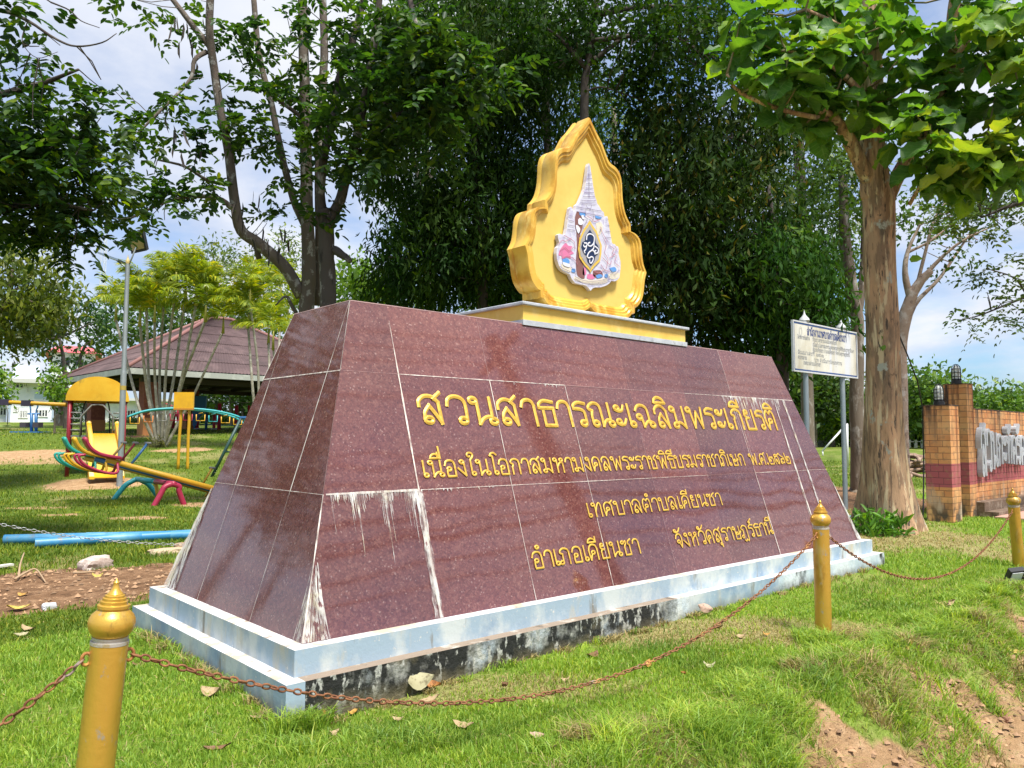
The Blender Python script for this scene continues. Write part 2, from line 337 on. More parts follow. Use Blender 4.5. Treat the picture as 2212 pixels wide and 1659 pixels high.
# ------------------------------------------------------------------ Thai lettering: every letter as pen strokes on a 10-unit body
# strokes: "x,y x,y ..." smoothed; "o x,y,r" a loop; "l ..." straight. Marks hang from the right edge of the letter before.
GL = {
'ส': (7, ["0.4,6 0.6,8 2,9.6 3.9,9.5 5.3,7.6", "l 5.3,7.6 5.5,0", "l 4.1,8.8 5.9,11", "5.5,0.1 4.3,3.2 2.9,6.3", "2.9,6.3 1.7,4 1.4,1.6", "o 2.4,1.2,1"]),
'ล': (7, ["0.4,6.5 0.6,8.4 2,9.9 3.9,9.8 5.3,7.8", "l 5.3,7.8 5.5,0", "5.5,0.1 4.3,3.2 2.9,6.3", "2.9,6.3 1.7,4 1.4,1.6", "o 2.4,1.2,1"]),
'ว': (6.3, ["0.5,6.6 0.9,8.8 2.4,10 4.2,9.6 5.2,7.8 5.3,4 5.2,1.6", "o 4.2,1.2,1"]),
'น': (7.6, ["o 1.2,8.8,1", "l 2.2,8.8 2.2,0.1", "2.2,0.1 3.4,2 4.9,2.9 6.2,2.3", "o 6.2,1.2,1", "l 5.9,10 5.9,2.2"]),
'า': (5.2, ["0.4,7.2 1,9.2 2.3,10 3.7,9.5 4.3,7.8", "l 4.3,7.8 4.4,0"]),
'ธ': (6.2, ["5.2,9.5 2.6,10 0.9,8.7 0.7,7", "l 0.7,7 5.2,7", "l 5.2,7 5.2,0", "l 5.2,0 1.9,0", "l 1.9,0 1.9,5.6"]),
'ร': (5.3, ["4.7,9.5 2.4,9.9 0.8,8.7 0.7,7.2", "0.7,7.2 2.6,7.1 4,6.3 4.3,4.4 4.3,1.6", "o 3.3,1.2,1"]),
'ณ': (9.6, ["1.8,6.6 0.5,7.6 1.4,9.3 3,10 4.5,9.1 4.9,7", "l 4.9,7 4.9,0.1", "1.8,6.6 1.4,4.5 1.4,1.8", "o 2.4,1.2,1", "4.9,0.1 5.7,1.9 6.9,2.9 8.2,2.3", "o 8.2,1.2,1", "l 7.9,10 7.9,2.2"]),
'ะ': (4.9, ["o 1.5,8.2,.9", "0.7,7.6 2,6.9 3.4,7.3 4.2,9.2", "o 1.5,2.2,.9", "0.7,1.6 2,.9 3.4,1.3 4.2,3.2"]),
'เ': (3.3, ["l 1,10 1,1.4", "o 1.9,1.2,1"]),
'ฉ': (8, ["0.5,7.4 1.4,9.2 3,10 4.8,9.2 5.4,7.2 5.4,2.4", "o 1.7,4.6,1", "l 2.6,4.2 2.9,0.2", "2.9,0.2 4,1.9 5.2,2.8 6.4,2.3", "o 6.4,1.2,1"]),
'ม': (7.4, ["o 1.2,8.8,1", "l 2.2,8.8 2.2,2", "o 1.7,1.2,1", "2.5,1.8 3.4,2.6 4.6,1.8 5.9,0.1", "l 5.9,10 5.9,0"]),
'พ': (8.4, ["o 1.2,8.8,1", "l 2,8.4 2.8,0.2", "l 2.8,0.2 4.6,8", "l 4.6,8 6.4,0.2", "l 6.4,0.2 7.3,10"]),
'ก': (6.6, ["l 1.4,0 1.4,4.6", "1.4,4.6 2,6.4 0.6,7.5 1.3,9.2 3,10 4.9,9.1 5.4,7.2", "l 5.4,7.2 5.4,0"]),
'ย': (6.7, ["o 2,8.9,.9", "1.1,8.7 1.0,7 2,6 3.1,5.8", "2,6 1.3,4.8 1.3,3", "l 1.3,3 1.3,0", "l 1.3,0 5.5,0", "l 5.5,0 5.5,10"]),
'ต': (7, ["1.6,0.1 0.7,3 0.6,7 1.4,9.5 2.4,9.8 3.2,8.5", "3.2,8.5 4.2,9.9 5.3,9.3 5.7,7", "l 5.7,7 5.7,0", "1.6,0.1 1.8,2.2 2.4,3.8", "o 3.1,4.6,1"]),
'ค': (6.8, ["1,0.1 0.6,4 0.6,7 1.6,9.3 3.1,10 4.8,9.2 5.5,7", "l 5.5,7 5.5,0", "1,0.1 1.7,2.6 2.4,3.9", "o 2.9,4.8,1"]),
'ศ': (7, ["1,0.1 0.6,4 0.6,7 1.6,9.1 3.1,9.7 4.8,8.9 5.5,7", "l 5.5,7 5.5,0", "1,0.1 1.7,2.6 2.4,3.9", "o 2.9,4.8,1", "l 4.4,8.8 6.4,10.8"]),
'ด': (6.8, ["1.7,0.1 0.7,3.5 0.6,7 1.6,9.3 3.1,10 4.8,9.2 5.5,7", "l 5.5,7 5.5,0", "1.7,0.1 1.9,2.4 2.2,3.8", "o 3,4.6,1"]),
'อ': (6.6, ["0.5,6.9 1.3,9.2 3,10 4.8,9.2 5.4,7", "l 5.4,7 5.4,0", "l 5.4,0 1.6,0", "1.6,0 1.4,2 1.6,4.2", "o 2.5,4.6,1"]),
'ง': (5.2, ["o 2.6,8.8,1", "l 3.6,8.8 3.9,0.2", "l 3.9,0.2 0.3,5"]),
'ใ': (4.6, ["2.2,12.2 1.4,12.1 0.8,13.1 1.5,14.5 3,14.5 3.8,13.2 3.3,11.6 2.3,10.2 2.1,8.6", "l 2.1,8.6 2.1,1.4", "o 3,1.2,1"]),
'โ': (4.3, ["4.2,13.1 3,14.3 1.5,13.9 0.7,12.5", "0.7,12.5 1.9,12 2.1,9", "l 2.1,9 2.1,1.4", "o 3,1.2,1"]),
'ห': (7.4, ["o 1.2,8.8,1", "l 2.2,8.8 2.2,0", "2.2,3.4 3.6,6 5.2,7.3", "o 5.2,8.6,1", "5.2,7.3 5.8,6 5.9,4", "l 5.9,4 5.9,0"]),
'ช': (7, ["o 1.2,8.7,1", "2.1,8.6 2.6,7 2,5.2", "l 2,5.2 2,0", "l 2,0 5.3,0", "l 5.3,0 5.3,6.4", "5.3,6.4 4.2,7.6 4.6,9.2 6.2,10.4"]),
'ซ': (7.2, ["o 0.9,8.7,.9", "1.5,9.6 2.3,8.8 3,9.7 3.2,8 2.4,6.4 2.1,5", "l 2.1,5 2.1,0", "l 2.1,0 5.4,0", "l 5.4,0 5.4,6.4", "5.4,6.4 4.4,7.6 4.8,9.2 6.4,10.4"]),
'บ': (7, ["o 1.2,8.8,1", "l 2.2,8.8 2.2,0", "l 2.2,0 5.8,0", "l 5.8,0 5.8,10"]),
'ป': (7, ["o 1.2,8.8,1", "l 2.2,8.8 2.2,0", "l 2.2,0 5.8,0", "l 5.8,0 5.8,13.5"]),
'ภ': (7, ["2,6.4 0.6,7.5 1.3,9.2 3,10 5,9.1 5.6,7.2", "l 5.6,7.2 5.6,0", "2,6.4 1.9,4 1.9,1.6", "o 1,1.2,1"]),
'ถ': (7, ["2,6.4 0.6,7.5 1.3,9.2 3,10 5,9.1 5.6,7.2", "l 5.6,7.2 5.6,0", "2,6.4 1.6,4 1.6,1.6", "o 2.5,1.2,1"]),
'ษ': (7.6, ["o 1.2,8.8,1", "l 2.2,8.8 2.2,0", "l 2.2,0 5.8,0", "l 5.8,0 5.8,10", "o 3.7,4.4,.9", "4.5,4 6,4.3 7.3,5.8"]),
'ท': (7.2, ["o 1.2,8.8,1", "l 2.2,8.8 2.2,0", "2.2,3.6 3.4,7.6 4.6,9.8 5.5,9 5.8,7", "l 5.8,7 5.8,0"]),
'จ': (6, ["0.5,7 1.4,9.3 2.9,10 4.5,9.1 5,6.4 4.6,3 4,0.2", "l 4,0.2 3,3.6", "o 2.4,4.5,1"]),
'ฎ': (7.2, ["2,6.4 0.6,7.5 1.3,9.2 3,10 5,9.1 5.6,7.2", "l 5.6,7.2 5.6,-1.2", "2,6.4 1.9,4 1.9,1.6", "o 1,1.2,1", "5.6,-1.2 5,-2.6 3.8,-1.3 2.8,-2.6 1.8,-1.5"]),
'.': (2.6, ["o 1.1,0.5,.45"]), ' ': (5, []),
'๑': (6.2, ["o 2.8,3.6,.9", "1.9,3.6 2.2,1.4 4,1.2 5.2,3.4 4.8,6 3,7.2 1.2,6.2 0.6,4 1.4,1"]),
'๐': (5.6, ["o 2.7,3.6,2.3"]),
'๒': (7, ["l 0.6,10 1,3.4", "1,3.4 1.1,1.4 1.8,0", "l 1.8,0 5.4,0", "5.4,0 6,3 5.4,6 4.6,6.6 4,5.4", "4,5.4 3.2,6.7 2.2,6 1.9,4.4", "o 2.6,3.5,.8"]),
'๕': (6.6, ["1.4,0.1 0.6,3 1.2,6 2.8,7.2 4.6,6.4 5.2,3.4 4.8,0.4 3.8,0.4 3.6,2.6", "o 2.7,3.2,.8", "1.2,6 0.9,8 2,9 3.4,8.4 4.6,8.4 6,9.8"]),
'๖': (6, ["o 1.6,1.2,1", "0.8,1.8 1.6,4 3.6,4.6 5,3 4.6,1 3.4,1", "5,3 4.6,5.6 2.4,7.2 0.8,8.4 0.4,10"]),
}
MARK = {  # x measured back from the letter's right stem
'ิ': ["-4.6,11.5 -4,13.2 -2.4,14.1 -0.7,13.2 0.1,11.5", "l 0.1,11.5 -4.6,11.5"],
'ี': ["-4.6,11.5 -4,13.2 -2.4,14.1 -0.7,13.2 0.1,11.5", "l 0.1,11.5 -4.6,11.5", "l 0.1,11.5 0.1,15"],
'ื': ["-4.6,11.5 -4,13.2 -2.4,14.1 -0.7,13.2 0.1,11.5", "l 0.1,11.5 -4.6,11.5", "l 0.1,11.5 0.1,15", "l -1,12.6 -1,15"],
'่': ["l 0,16 -0.1,18.6"], '้': ["o -2.6,13.6,.7", "-2,13.6 -1.6,12.2 -0.4,12.6 0.4,14.8"],
'ั': ["o -3.6,12.6,.8", "-4.3,12 -3,11.3 -1.2,11.9 0.2,14.2"], '์': ["o -1.6,12,.7", "-1.1,12.5 -0.8,13.6 0.4,14.6"],
'ุ': ["o -0.7,-1.8,.7", "l 0,-1.8 0,-4"], 'ู': ["o -2.9,-1.8,.7", "-2.2,-1.8 -2.1,-3.6 0,-3.6", "l 0,-3.6 0,-1.4"],
'็': ["o -3,12.6,.6", "-4,12.2 -3.6,14 -1.6,14 0.2,14.8"]}
def thai(text):
    """-> list of (stroke point list, is_straight), total width"""
    out = []; x = 0; stem = 0; up = False
    def put(strokes, dx, dy=0):
        for s in strokes:
            if s[0] == 'o':
                cx, cy, r = [float(v) for v in s[2:].split(',')]
                out.append([(dx + cx + r * math.cos(a), dy + cy + r * 1.05 * math.sin(a)) for a in np.linspace(.3, .3 + 2 * math.pi, 13)])
            else:
                st = s.startswith('l '); pts = [tuple(float(v) for v in q.split(',')) for q in (s[2:] if st else s).split()]
                pts = [(dx + a, dy + b) for a, b in pts]; out.append(pts if st else [tuple(q) for q in catmull(pts, 4)])
    for ch in text:
        if ch in MARK:
            put(MARK[ch], stem, -3.6 if (ch == '่' and not up) else 0); up = True
        elif ch == 'ำ':
            put(["o -1.2,12.8,.9"], stem); put(GL['า'][1], x); stem = x + 4.4; x += GL['า'][0]; up = False
        else:
            w, st = GL[ch]; put(st, x); up = False
            stem = x + w - 1.35; x += w
    return out, x
def strokes_mesh(mb, strokes, to3, nrm, w, ridge, lift=.0015, flat=False, thick=None, mi=0):
    """pen strokes -> raised V-ridges (or flat bands with thickness) on a surface; to3(x, y) -> point"""
    nrm = np.array(nrm, float)
    for li, s in enumerate(strokes):
        p = [np.array(to3(*q)) for q in s]; N = len(p)
        if N < 2: continue
        closed = np.linalg.norm(p[0] - p[-1]) < 1e-6; L = []; vs = []
        lf = lift + (li % 5) * .00025
        for i in range(N):
            a = p[(i - 1) % (N - 1)] if closed and i == 0 else p[max(i - 1, 0)]; b = p[1] if closed and i == N - 1 else p[min(i + 1, N - 1)]
            d = b - a; d = d / (np.linalg.norm(d) + 1e-9); sd_ = np.cross(nrm, d); c = p[i]
            if not closed and i == 0: c = c - d * w * .35
            if not closed and i == N - 1: c = c + d * w * .35
            if thick is None: vs += [c - sd_ * w / 2 + nrm * lf, c + nrm * (lf + ridge), c + sd_ * w / 2 + nrm * lf]
            else: vs += [c - sd_ * w / 2 + nrm * lf, c - sd_ * w / 2 + nrm * (lf + thick), c + sd_ * w / 2 + nrm * (lf + thick), c + sd_ * w / 2 + nrm * lf]
        k = 3 if thick is None else 4; fs = []
        for i in range(N - 1):
            for j in range(k - 1): fs.append((i * k + j, (i + 1) * k + j, (i + 1) * k + j + 1, i * k + j + 1))
        if thick is not None: fs += [(0, 1, 2, 3), tuple((N - 1) * 4 + q for q in (3, 2, 1, 0))]
        mb.add(vs, fs, mi)
# ------------------------------------------------------------------ the granite monument
WD, HH, AX, BX, LL = 2.1258, 1.9982, .6349, .6615, 6.6
H1, H2, O1, O2 = .1376, .1445, .0843, .1705; ZB = H1 + H2; ZT = ZB + HH
nF = np.array([0, -HH, BX]); nF /= np.linalg.norm(nF); nL = np.array([-HH, 0, AX]); nL /= np.linalg.norm(nL)
def fr(x, y): return onpl(x, y, (0, 0, ZB), nF)
def lf(x, y): return onpl(x, y, (0, 0, ZB), nL)
def frx(x, z, off=0): return np.array([x, BX * (z - ZB) / HH, z]) + nF * off
def lfy(y, z, off=0): return np.array([AX * (z - ZB) / HH, y, z]) + nL * off
def granite():
    m = bpy.data.materials.new('polished_red_granite'); m.use_nodes = True; t = m.node_tree; b = t.nodes['Principled BSDF']
    tcn = node(t, 'ShaderNodeTexCoord')
    def vor(s):
        v = node(t, 'ShaderNodeTexVoronoi'); v.inputs['Scale'].default_value = s; v.inputs['Randomness'].default_value = 1; t.links.new(tcn.outputs['Object'], v.inputs['Vector'])
        g = node(t, 'ShaderNodeSeparateColor'); t.links.new(v.outputs['Color'], g.inputs[0]); return g.outputs[0]
    def noi(s, d=5):
        n = node(t, 'ShaderNodeTexNoise'); n.inputs['Scale'].default_value = s; n.inputs['Detail'].default_value = d; t.links.new(tcn.outputs['Object'], n.inputs['Vector']); return n.outputs['Fac']
    def ramp(f, cols, interp='LINEAR'):
        r = node(t, 'ShaderNodeValToRGB'); e = r.color_ramp.elements; r.color_ramp.interpolation = interp
        while len(e) < len(cols): e.new(.5)
        for i, (p_, c) in enumerate(cols): e[i].position = p_; e[i].color = c4(c)
        t.links.new(f, r.inputs[0]); return r.outputs[0]
    def mixc(f, a, b_, bl='MIX'):
        x = node(t, 'ShaderNodeMix', data_type='RGBA', blend_type=bl)
        if isinstance(f, float): x.inputs[0].default_value = f
        else: t.links.new(f, x.inputs[0])
        t.links.new(a, x.inputs[6]); t.links.new(b_, x.inputs[7]); return x.outputs[2]
    a = ramp(vor(95), [(0, (.095, .030, .028)), (.35, (.165, .052, .045)), (.7, (.205, .070, .058)), (.93, (.265, .11, .085)), (1, (.33, .16, .13))])
    c = ramp(vor(34), [(0, (.125, .038, .034)), (.6, (.18, .057, .049)), (.9, (.225, .08, .063)), (1, (.29, .125, .10))])
    col = mixc(.42, a, c)
    col = mixc(ramp(noi(160, 3), [(.42, (0, 0, 0)), (.62, (.6, .6, .6))]), col, ramp(noi(60, 2), [(.4, (.085, .03, .035)), (.6, (.14, .052, .055))]))
    fl = node(t, 'ShaderNodeMath', operation='GREATER_THAN'); t.links.new(vor(110), fl.inputs[0]); fl.inputs[1].default_value = .982
    col = mixc(fl.outputs[0], col, ramp(noi(3), [(.3, (.33, .18, .15)), (.7, (.26, .14, .13))]))
    col = mixc(.55, col, ramp(noi(1.1, 4), [(.3, (.74, .80, .80)), (.7, (1.16, 1.32, 1.30))]), 'MULTIPLY')
    gp_ = node(t, 'ShaderNodeNewGeometry'); sp = node(t, 'ShaderNodeSeparateXYZ'); t.links.new(gp_.outputs['Position'], sp.inputs[0])
    def mth(op, a, b_):
        x = node(t, 'ShaderNodeMath', operation=op)
        for i, q in enumerate((a, b_)): t.links.new(q, x.inputs[i]) if not isinstance(q, (int, float)) else setattr(x.inputs[i], 'default_value', q)
        return x.outputs[0]
    cx_ = mth('MAXIMUM', mth('FLOOR', mth('DIVIDE', mth('SUBTRACT', sp.outputs[0], .915), .797), 0), -1); cz_ = mth('ADD', mth('GREATER_THAN', sp.outputs[2], 1.797), mth('GREATER_THAN', sp.outputs[2], 1.043)); cc = node(t, 'ShaderNodeCombineXYZ'); t.links.new(cx_, cc.inputs[0]); t.links.new(cz_, cc.inputs[2])
    wnz = node(t, 'ShaderNodeTexWhiteNoise', noise_dimensions='3D'); t.links.new(cc.outputs[0], wnz.inputs['Vector']); col = mixc(1., col, ramp(wnz.outputs['Value'], [(0, (.66, .68, .72)), (.5, (.82, .82, .84)), (1, (.98, .95, .94))]), 'MULTIPLY')
    t.links.new(col, b.inputs['Base Color'])
    r = node(t, 'ShaderNodeMapRange'); r.inputs['To Min'].default_value = .02; r.inputs['To Max'].default_value = .09; t.links.new(noi(2.4, 6), r.inputs['Value']); t.links.new(r.outputs[0], b.inputs['Roughness'])
    b.inputs['Specular IOR Level'].default_value = .75; b.inputs['IOR'].default_value = 1.62
    bn = node(t, 'ShaderNodeBump'); bn.inputs['Strength'].default_value = .05; bn.inputs['Distance'].default_value = .01; t.links.new(noi(3.5, 2), bn.inputs['Height']); t.links.new(bn.outputs[0], b.inputs['Normal'])
    return m
mono = thing('monument', 'big sloping red granite monument inscribed with gold Thai letters on a pale blue stepped base', 'monument', (LL / 2, WD / 2, 0))
mb = MB(); D_ = [(0, 0, ZB - .02), (LL, 0, ZB - .02), (LL, WD, ZB - .02), (0, WD, ZB - .02)]; U_ = [(AX, BX, ZT), (LL - AX, BX, ZT), (LL - AX, WD - BX, ZT), (AX, WD - BX, ZT)]
mb.add(D_ + U_, [(3, 2, 1, 0), (4, 5, 6, 7)] + [(i, (i + 1) % 4, (i + 1) % 4 + 4, i + 4) for i in range(4)])
mb.build('granite_body', granite(), mono)
paint = mat('blue_plinth_paint', (.30, .39, .47), .8, layers=[((.50, .54, .54), 2.6, (1, 1, .6), .46, .58), ((.47, .43, .33), 4, (1, 1, .30), .56, .68), ((.21, .30, .41), 2.0, V1, .54, .66), ((.20, .185, .15), 9, (1, 1, .25), .61, .72, 9), ((.58, .56, .52), 30, V1, .64, .69)], bump=(34, .10))
def grime(m, zlo, zhi, col, xs_=None, mosscol=None):
    """soil splash rising from the ground, and mould that grows over one stretch of the face"""
    t = m.node_tree; b = t.nodes['Principled BSDF']; cur = b.inputs['Base Color'].links[0].from_socket; g = node(t, 'ShaderNodeNewGeometry'); s = node(t, 'ShaderNodeSeparateXYZ'); t.links.new(g.outputs['Position'], s.inputs[0])
    def noi(sc, st, d=8):
        mp = node(t, 'ShaderNodeMapping'); mp.inputs['Scale'].default_value = st; t.links.new(g.outputs['Position'], mp.inputs[0]); n = node(t, 'ShaderNodeTexNoise'); n.inputs['Scale'].default_value = sc; n.inputs['Detail'].default_value = d; n.inputs['Roughness'].default_value = .65; t.links.new(mp.outputs[0], n.inputs['Vector']); return n.outputs['Fac']
    def lin(v, k, n_, w, lo, hi):
        a = node(t, 'ShaderNodeMath', operation='MULTIPLY_ADD'); t.links.new(n_, a.inputs[0]); a.inputs[1].default_value = w; bb = node(t, 'ShaderNodeMath', operation='MULTIPLY'); t.links.new(v, bb.inputs[0]); bb.inputs[1].default_value = k; t.links.new(bb.outputs[0], a.inputs[2]); r = node(t, 'ShaderNodeMapRange'); r.inputs['From Min'].default_value = lo; r.inputs['From Max'].default_value = hi; t.links.new(a.outputs[0], r.inputs['Value']); return r.outputs[0]
    def mix(f, c):
        x = node(t, 'ShaderNodeMix', data_type='RGBA'); t.links.new(f, x.inputs[0]); t.links.new(cur, x.inputs[6]); t.links.new(c, x.inputs[7]) if not isinstance(c, tuple) else setattr(x.inputs[7], 'default_value', c4(c)); return x.outputs[2]
    f = lin(s.outputs[2], -1, noi(7, (1, 1, .5)), .16, .08 - zhi, .08 - zlo); q = node(t, 'ShaderNodeMath', operation='MULTIPLY'); t.links.new(f, q.inputs[0]); q.inputs[1].default_value = .75; cur = mix(q.outputs[0], col)
    if xs_:
        f = lin(s.outputs[0], 1, noi(5, (1, 1, .6)), 1.0, xs_[0] + .5, xs_[1] + .5); cur = mix(f, mosscol)
    t.links.new(cur, b.inputs['Base Color'])
grime(paint, -.02, .075, (.15, .13, .085))
topp = mat('worn_pale_ledge', (.54, .53, .53), .85, layers=[((.60, .62, .67), 2, V1, .48, .6), ((.44, .38, .29), 6, V1, .50, .62, 9), ((.27, .22, .16), 13, V1, .58, .68, 9)], bump=(30, .25))
moss = mat('mossy_weathered_concrete', (.30, .30, .27), .9, layers=[((.40, .46, .50), 2.4, (1, 1, .5), .5, .6), ((.012, .013, .011), 4.2, (1, 1, .6), .36, .47, 10), ((.42, .46, .48), 9, (1, 1, .3), .62, .70, 8), ((.13, .11, .06), 2.2, V1, .58, .70), ((.40, .40, .36), 20, (1, 1, .5), .56, .61, 9)], bump=(22, .9))
up_ = MB(); z0 = H2; E = O1
up_.add([(-E, -E, z0 - .01), (LL + E, -E, z0 - .01), (LL + E, WD + E, z0 - .01), (-E, WD + E, z0 - .01), (-E, -E, ZB), (LL + E, -E, ZB), (LL + E, WD + E, ZB), (-E, WD + E, ZB)],
        [(3, 2, 1, 0), (0, 1, 5, 4), (1, 2, 6, 5), (2, 3, 7, 6), (3, 0, 4, 7)], 0)
up_.add([(-E, -E, ZB), (LL + E, -E, ZB), (LL + E, WD + E, ZB), (-E, WD + E, ZB)], [(0, 1, 2, 3)], 1)
o = up_.build('upper_step', [paint, topp], mono)
md_ = o.modifiers.new('b', 'BEVEL'); md_.width = .007; md_.segments = 2
lo_ = MB(); E = O2
xs = [-E, -E + .105, 3.05, 3.2, 4.55, LL + E]; FM = [0, 2, 6, 0, 4]  # front is mossy near the corner, painted further on
for i in range(len(xs) - 1):
    a, b = xs[i], xs[i + 1]; lo_.add([(a, -E, -.25), (b, -E, -.25), (b, -E, H2), (a, -E, H2)], [(0, 1, 2, 3)], [0, 2, 3, 0, 4][i])
    lo_.add([(a, -E, H2), (b, -E, H2), (b, -O1 + .02, H2), (a, -O1 + .02, H2)], [(0, 1, 2, 3)], [1, 5, 1, 1, 1][i])
lo_.add([(-E, -E, -.25), (-E, WD + E, -.25), (-E, WD + E, H2), (-E, -E, H2)], [(3, 2, 1, 0)], 0)
lo_.add([(-E, -O1 + .02, H2), (-O1 + .02, -O1 + .02, H2), (-O1 + .02, WD + E, H2), (-E, WD + E, H2)], [(0, 1, 2, 3)], 1)
lo_.add([(LL + E, -E, -.25), (LL + E, WD + E, -.25), (LL + E, WD + E, H2), (LL + E, -E, H2)], [(0, 1, 2, 3)], 4)
lo_.add([(LL + O1 - .02, -O1 + .02, H2), (LL + E, -O1 + .02, H2), (LL + E, WD + E, H2), (LL + O1 - .02, WD + E, H2)], [(0, 1, 2, 3)], 1)
lo_.add([(-E, WD + E, -.25), (LL + E, WD + E, -.25), (LL + E, WD + E, H2), (-E, WD + E, H2)], [(3, 2, 1, 0)], 0)
grime(moss, -.03, .05, (.13, .11, .06), (2.75, 3.15), (.42, .46, .46))
paintw = mat('peeling_plinth_paint', (.47, .54, .58), .8, layers=[((.62, .64, .60), 3, (1, 1, .4), .46, .58), ((.45, .42, .36), 5, V1, .6, .66)], bump=(18, .5))
paintm = mat('plinth_paint_with_black_mould', (.58, .63, .66), .8, layers=[((.42, .50, .56), 3, (1, 1, .5), .5, .65), ((.02, .022, .02), 3.4, (1, 1, .5), .57, .65, 9)], bump=(20, .4))
grime(paintw, -.02, .07, (.17, .15, .10)); grime(paintm, .0, .09, (.05, .048, .035))
brown = mat('brown_dirty_ledge', (.26, .20, .15), .95, layers=[((.48, .44, .38), 6, V1, .55, .66), ((.10, .08, .06), 9, V1, .6, .7)], bump=(18, .8))
lo_.build('lower_step', [paint, topp, moss, paintw, paintm, brown], mono, recalc=False)
# grout lines and lime streaks lie on the granite
grout = mat('lime_white_grout', (.66, .60, .54), .9, layers=[((.40, .28, .24), 9, V1, .55, .7)])
faint = mat('thin_pinkish_grout', (.36, .23, .22), .8)
lime = mat('white_lime_streaks', (.60, .58, .55), .9, layers=[((.56, .51, .38), 6, V1, .5, .62), ((.20, .10, .10), 30, (1, 1, .25), .56, .62, 9)])
def seep(m, lo, hi, a0, a1, st=(1, 1, .22), sc=26):
    t = m.node_tree; tcn = node(t, 'ShaderNodeTexCoord'); mp = node(t, 'ShaderNodeMapping'); mp.inputs['Scale'].default_value = st; t.links.new(tcn.outputs['Object'], mp.inputs[0]); n = node(t, 'ShaderNodeTexNoise'); n.inputs['Scale'].default_value = sc; n.inputs['Detail'].default_value = 8; t.links.new(mp.outputs[0], n.inputs['Vector'])
    r = node(t, 'ShaderNodeMapRange'); r.inputs['From Min'].default_value = lo; r.inputs['From Max'].default_value = hi; r.inputs['To Min'].default_value = a0; r.inputs['To Max'].default_value = a1; t.links.new(n.outputs['Fac'], r.inputs['Value']); t.links.new(r.outputs[0], t.nodes['Principled BSDF'].inputs['Alpha'])
seep(lime, .36, .60, .92, .10); seep(grout, .45, .66, 1, .35)
gm = MB()
def line(mb, a, b, w0, w1, nrm, mi=0, off=.0016, n=14, jag=.35):
    a = np.array(a); b = np.array(b); d = (b - a) / np.linalg.norm(b - a); s = np.cross(nrm, d); vs = []
    for i in range(n + 1):
        t = i / n; c = a + (b - a) * t + nrm * off; w = (w0 + (w1 - w0) * t) * (1 + jag * (rnd.random() - .5) * 2); vs += [c - s * w / 2, c + s * w / 2]
    mb.add(vs, [(2 * i, 2 * i + 2, 2 * i + 3, 2 * i + 1) for i in range(n)], mi)
zu, zl = 1.797, 1.043
for z, segs in ((zu, [(.5, .92, .0015, 1), (.92, 1.71, .005, 0), (1.71, 2.5, .005, 0), (2.5, 3.3, .0025, 1), (3.3, 4.1, .0025, 1), (4.1, 4.75, .003, 0), (4.75, 6.1, .006, 0)]),
                (zl, [(.26, .91, .012, 0), (.91, 1.71, .004, 0), (1.71, 3.3, .003, 0), (3.3, 4.1, .002, 0), (4.1, 4.9, .001, 1), (4.9, 5.4, .003, 0), (5.4, 6.35, .002, 0)])):
    for a, b, w, mi in segs: line(gm, frx(a, z), frx(b, z), w, w, nF, mi)
for x, ww in ((.915, (.001, .010, .012, .022)), (1.71, (.002, .006, .003, .003)), (2.5, (.0012, .007, .003, .005)), (3.293, (.0012, .0015, .0015, .0018)), (4.09, (0, .001, .0012, .0012)), (4.9, (.003, .003, .004, .007)), (5.705, (.0, .004, .022, .016))):
    for (za_, zb_), (wa, wb) in zip(((ZT, zu), (zu, zl), (zl, ZB + .004)), ((ww[0], ww[0]), (ww[1], ww[2]), (ww[2], ww[3]))):
        if abs(x - .915) < .01 and za_ == ZT: line(gm, frx(x, 2.17), frx(x, zu), .001, .009, nF)
        elif wa > 0: line(gm, frx(x, za_), frx(x, zb_), wa, wb, nF, 0 if max(wa, wb) > .0028 else 1)
for y, w3 in ((.665, (.006, .012, .004)), (1.50, (.003, .016, .004))):
    for (za_, zb_), w in zip(((ZT, zu), (zu, zl), (zl, ZB + .004)), w3): line(gm, lfy(y, za_), lfy(y, zb_), w * .6, w, nL, 0)
for z, w in ((zu, .007), (zl, .003)):
    q = AX * 0; k_ = (z - ZB) / HH; line(gm, lfy(BX * k_ + .003, z), lfy(WD - BX * k_, z), w, w, nL, 0)
def edge_pt(z, off=0): k_ = (z - ZB) / HH; return np.array([AX * k_, BX * k_, z])
nE = (nF + nL) / np.linalg.norm(nF + nL)
for (a, b, w0, w1, n_) in ((ZT, zu, .006, .004, nL), (zu, zl, .003, .003, nL), (zl, ZB + .005, .006, .010, nF)): line(gm, edge_pt(a) - (0, 0, 0), edge_pt(b), w0, w1, n_, 0 if a != zu else 1)
line(gm, (AX, BX, ZT), (LL - AX, BX, ZT), .006, .006, nF, 1); line(gm, (AX, BX, ZT), (AX, WD - BX, ZT), .006, .006, nL, 1)
bk = lambda z: np.array([AX * (z - ZB) / HH, WD - BX * (z - ZB) / HH, z])
line(gm, bk(ZT), bk(zu), .004, .012, nL); line(gm, bk(1.0), bk(ZB), .02, .10, nL)
gm.build('grout_lines', [grout, faint], mono, recalc=False)
st = MB()
def drip(p0, ln, w, nrm, down, off=.0022):
    n = 7; s = np.cross(nrm, down); vs = []; ph = rnd.random() * 6
    for i in range(n + 1):
        t = i / n; c = p0 + down * ln * t + nrm * off + s * w * .25 * math.sin(ph + 5 * t) * t; ww = w * (1 - t ** 1.6) * (.75 + .5 * rnd.random()) + .0012
        vs += [c - s * ww / 2, c + s * ww / 2]
    st.add(vs, [(2 * i, 2 * i + 2, 2 * i + 3, 2 * i + 1) for i in range(n)])
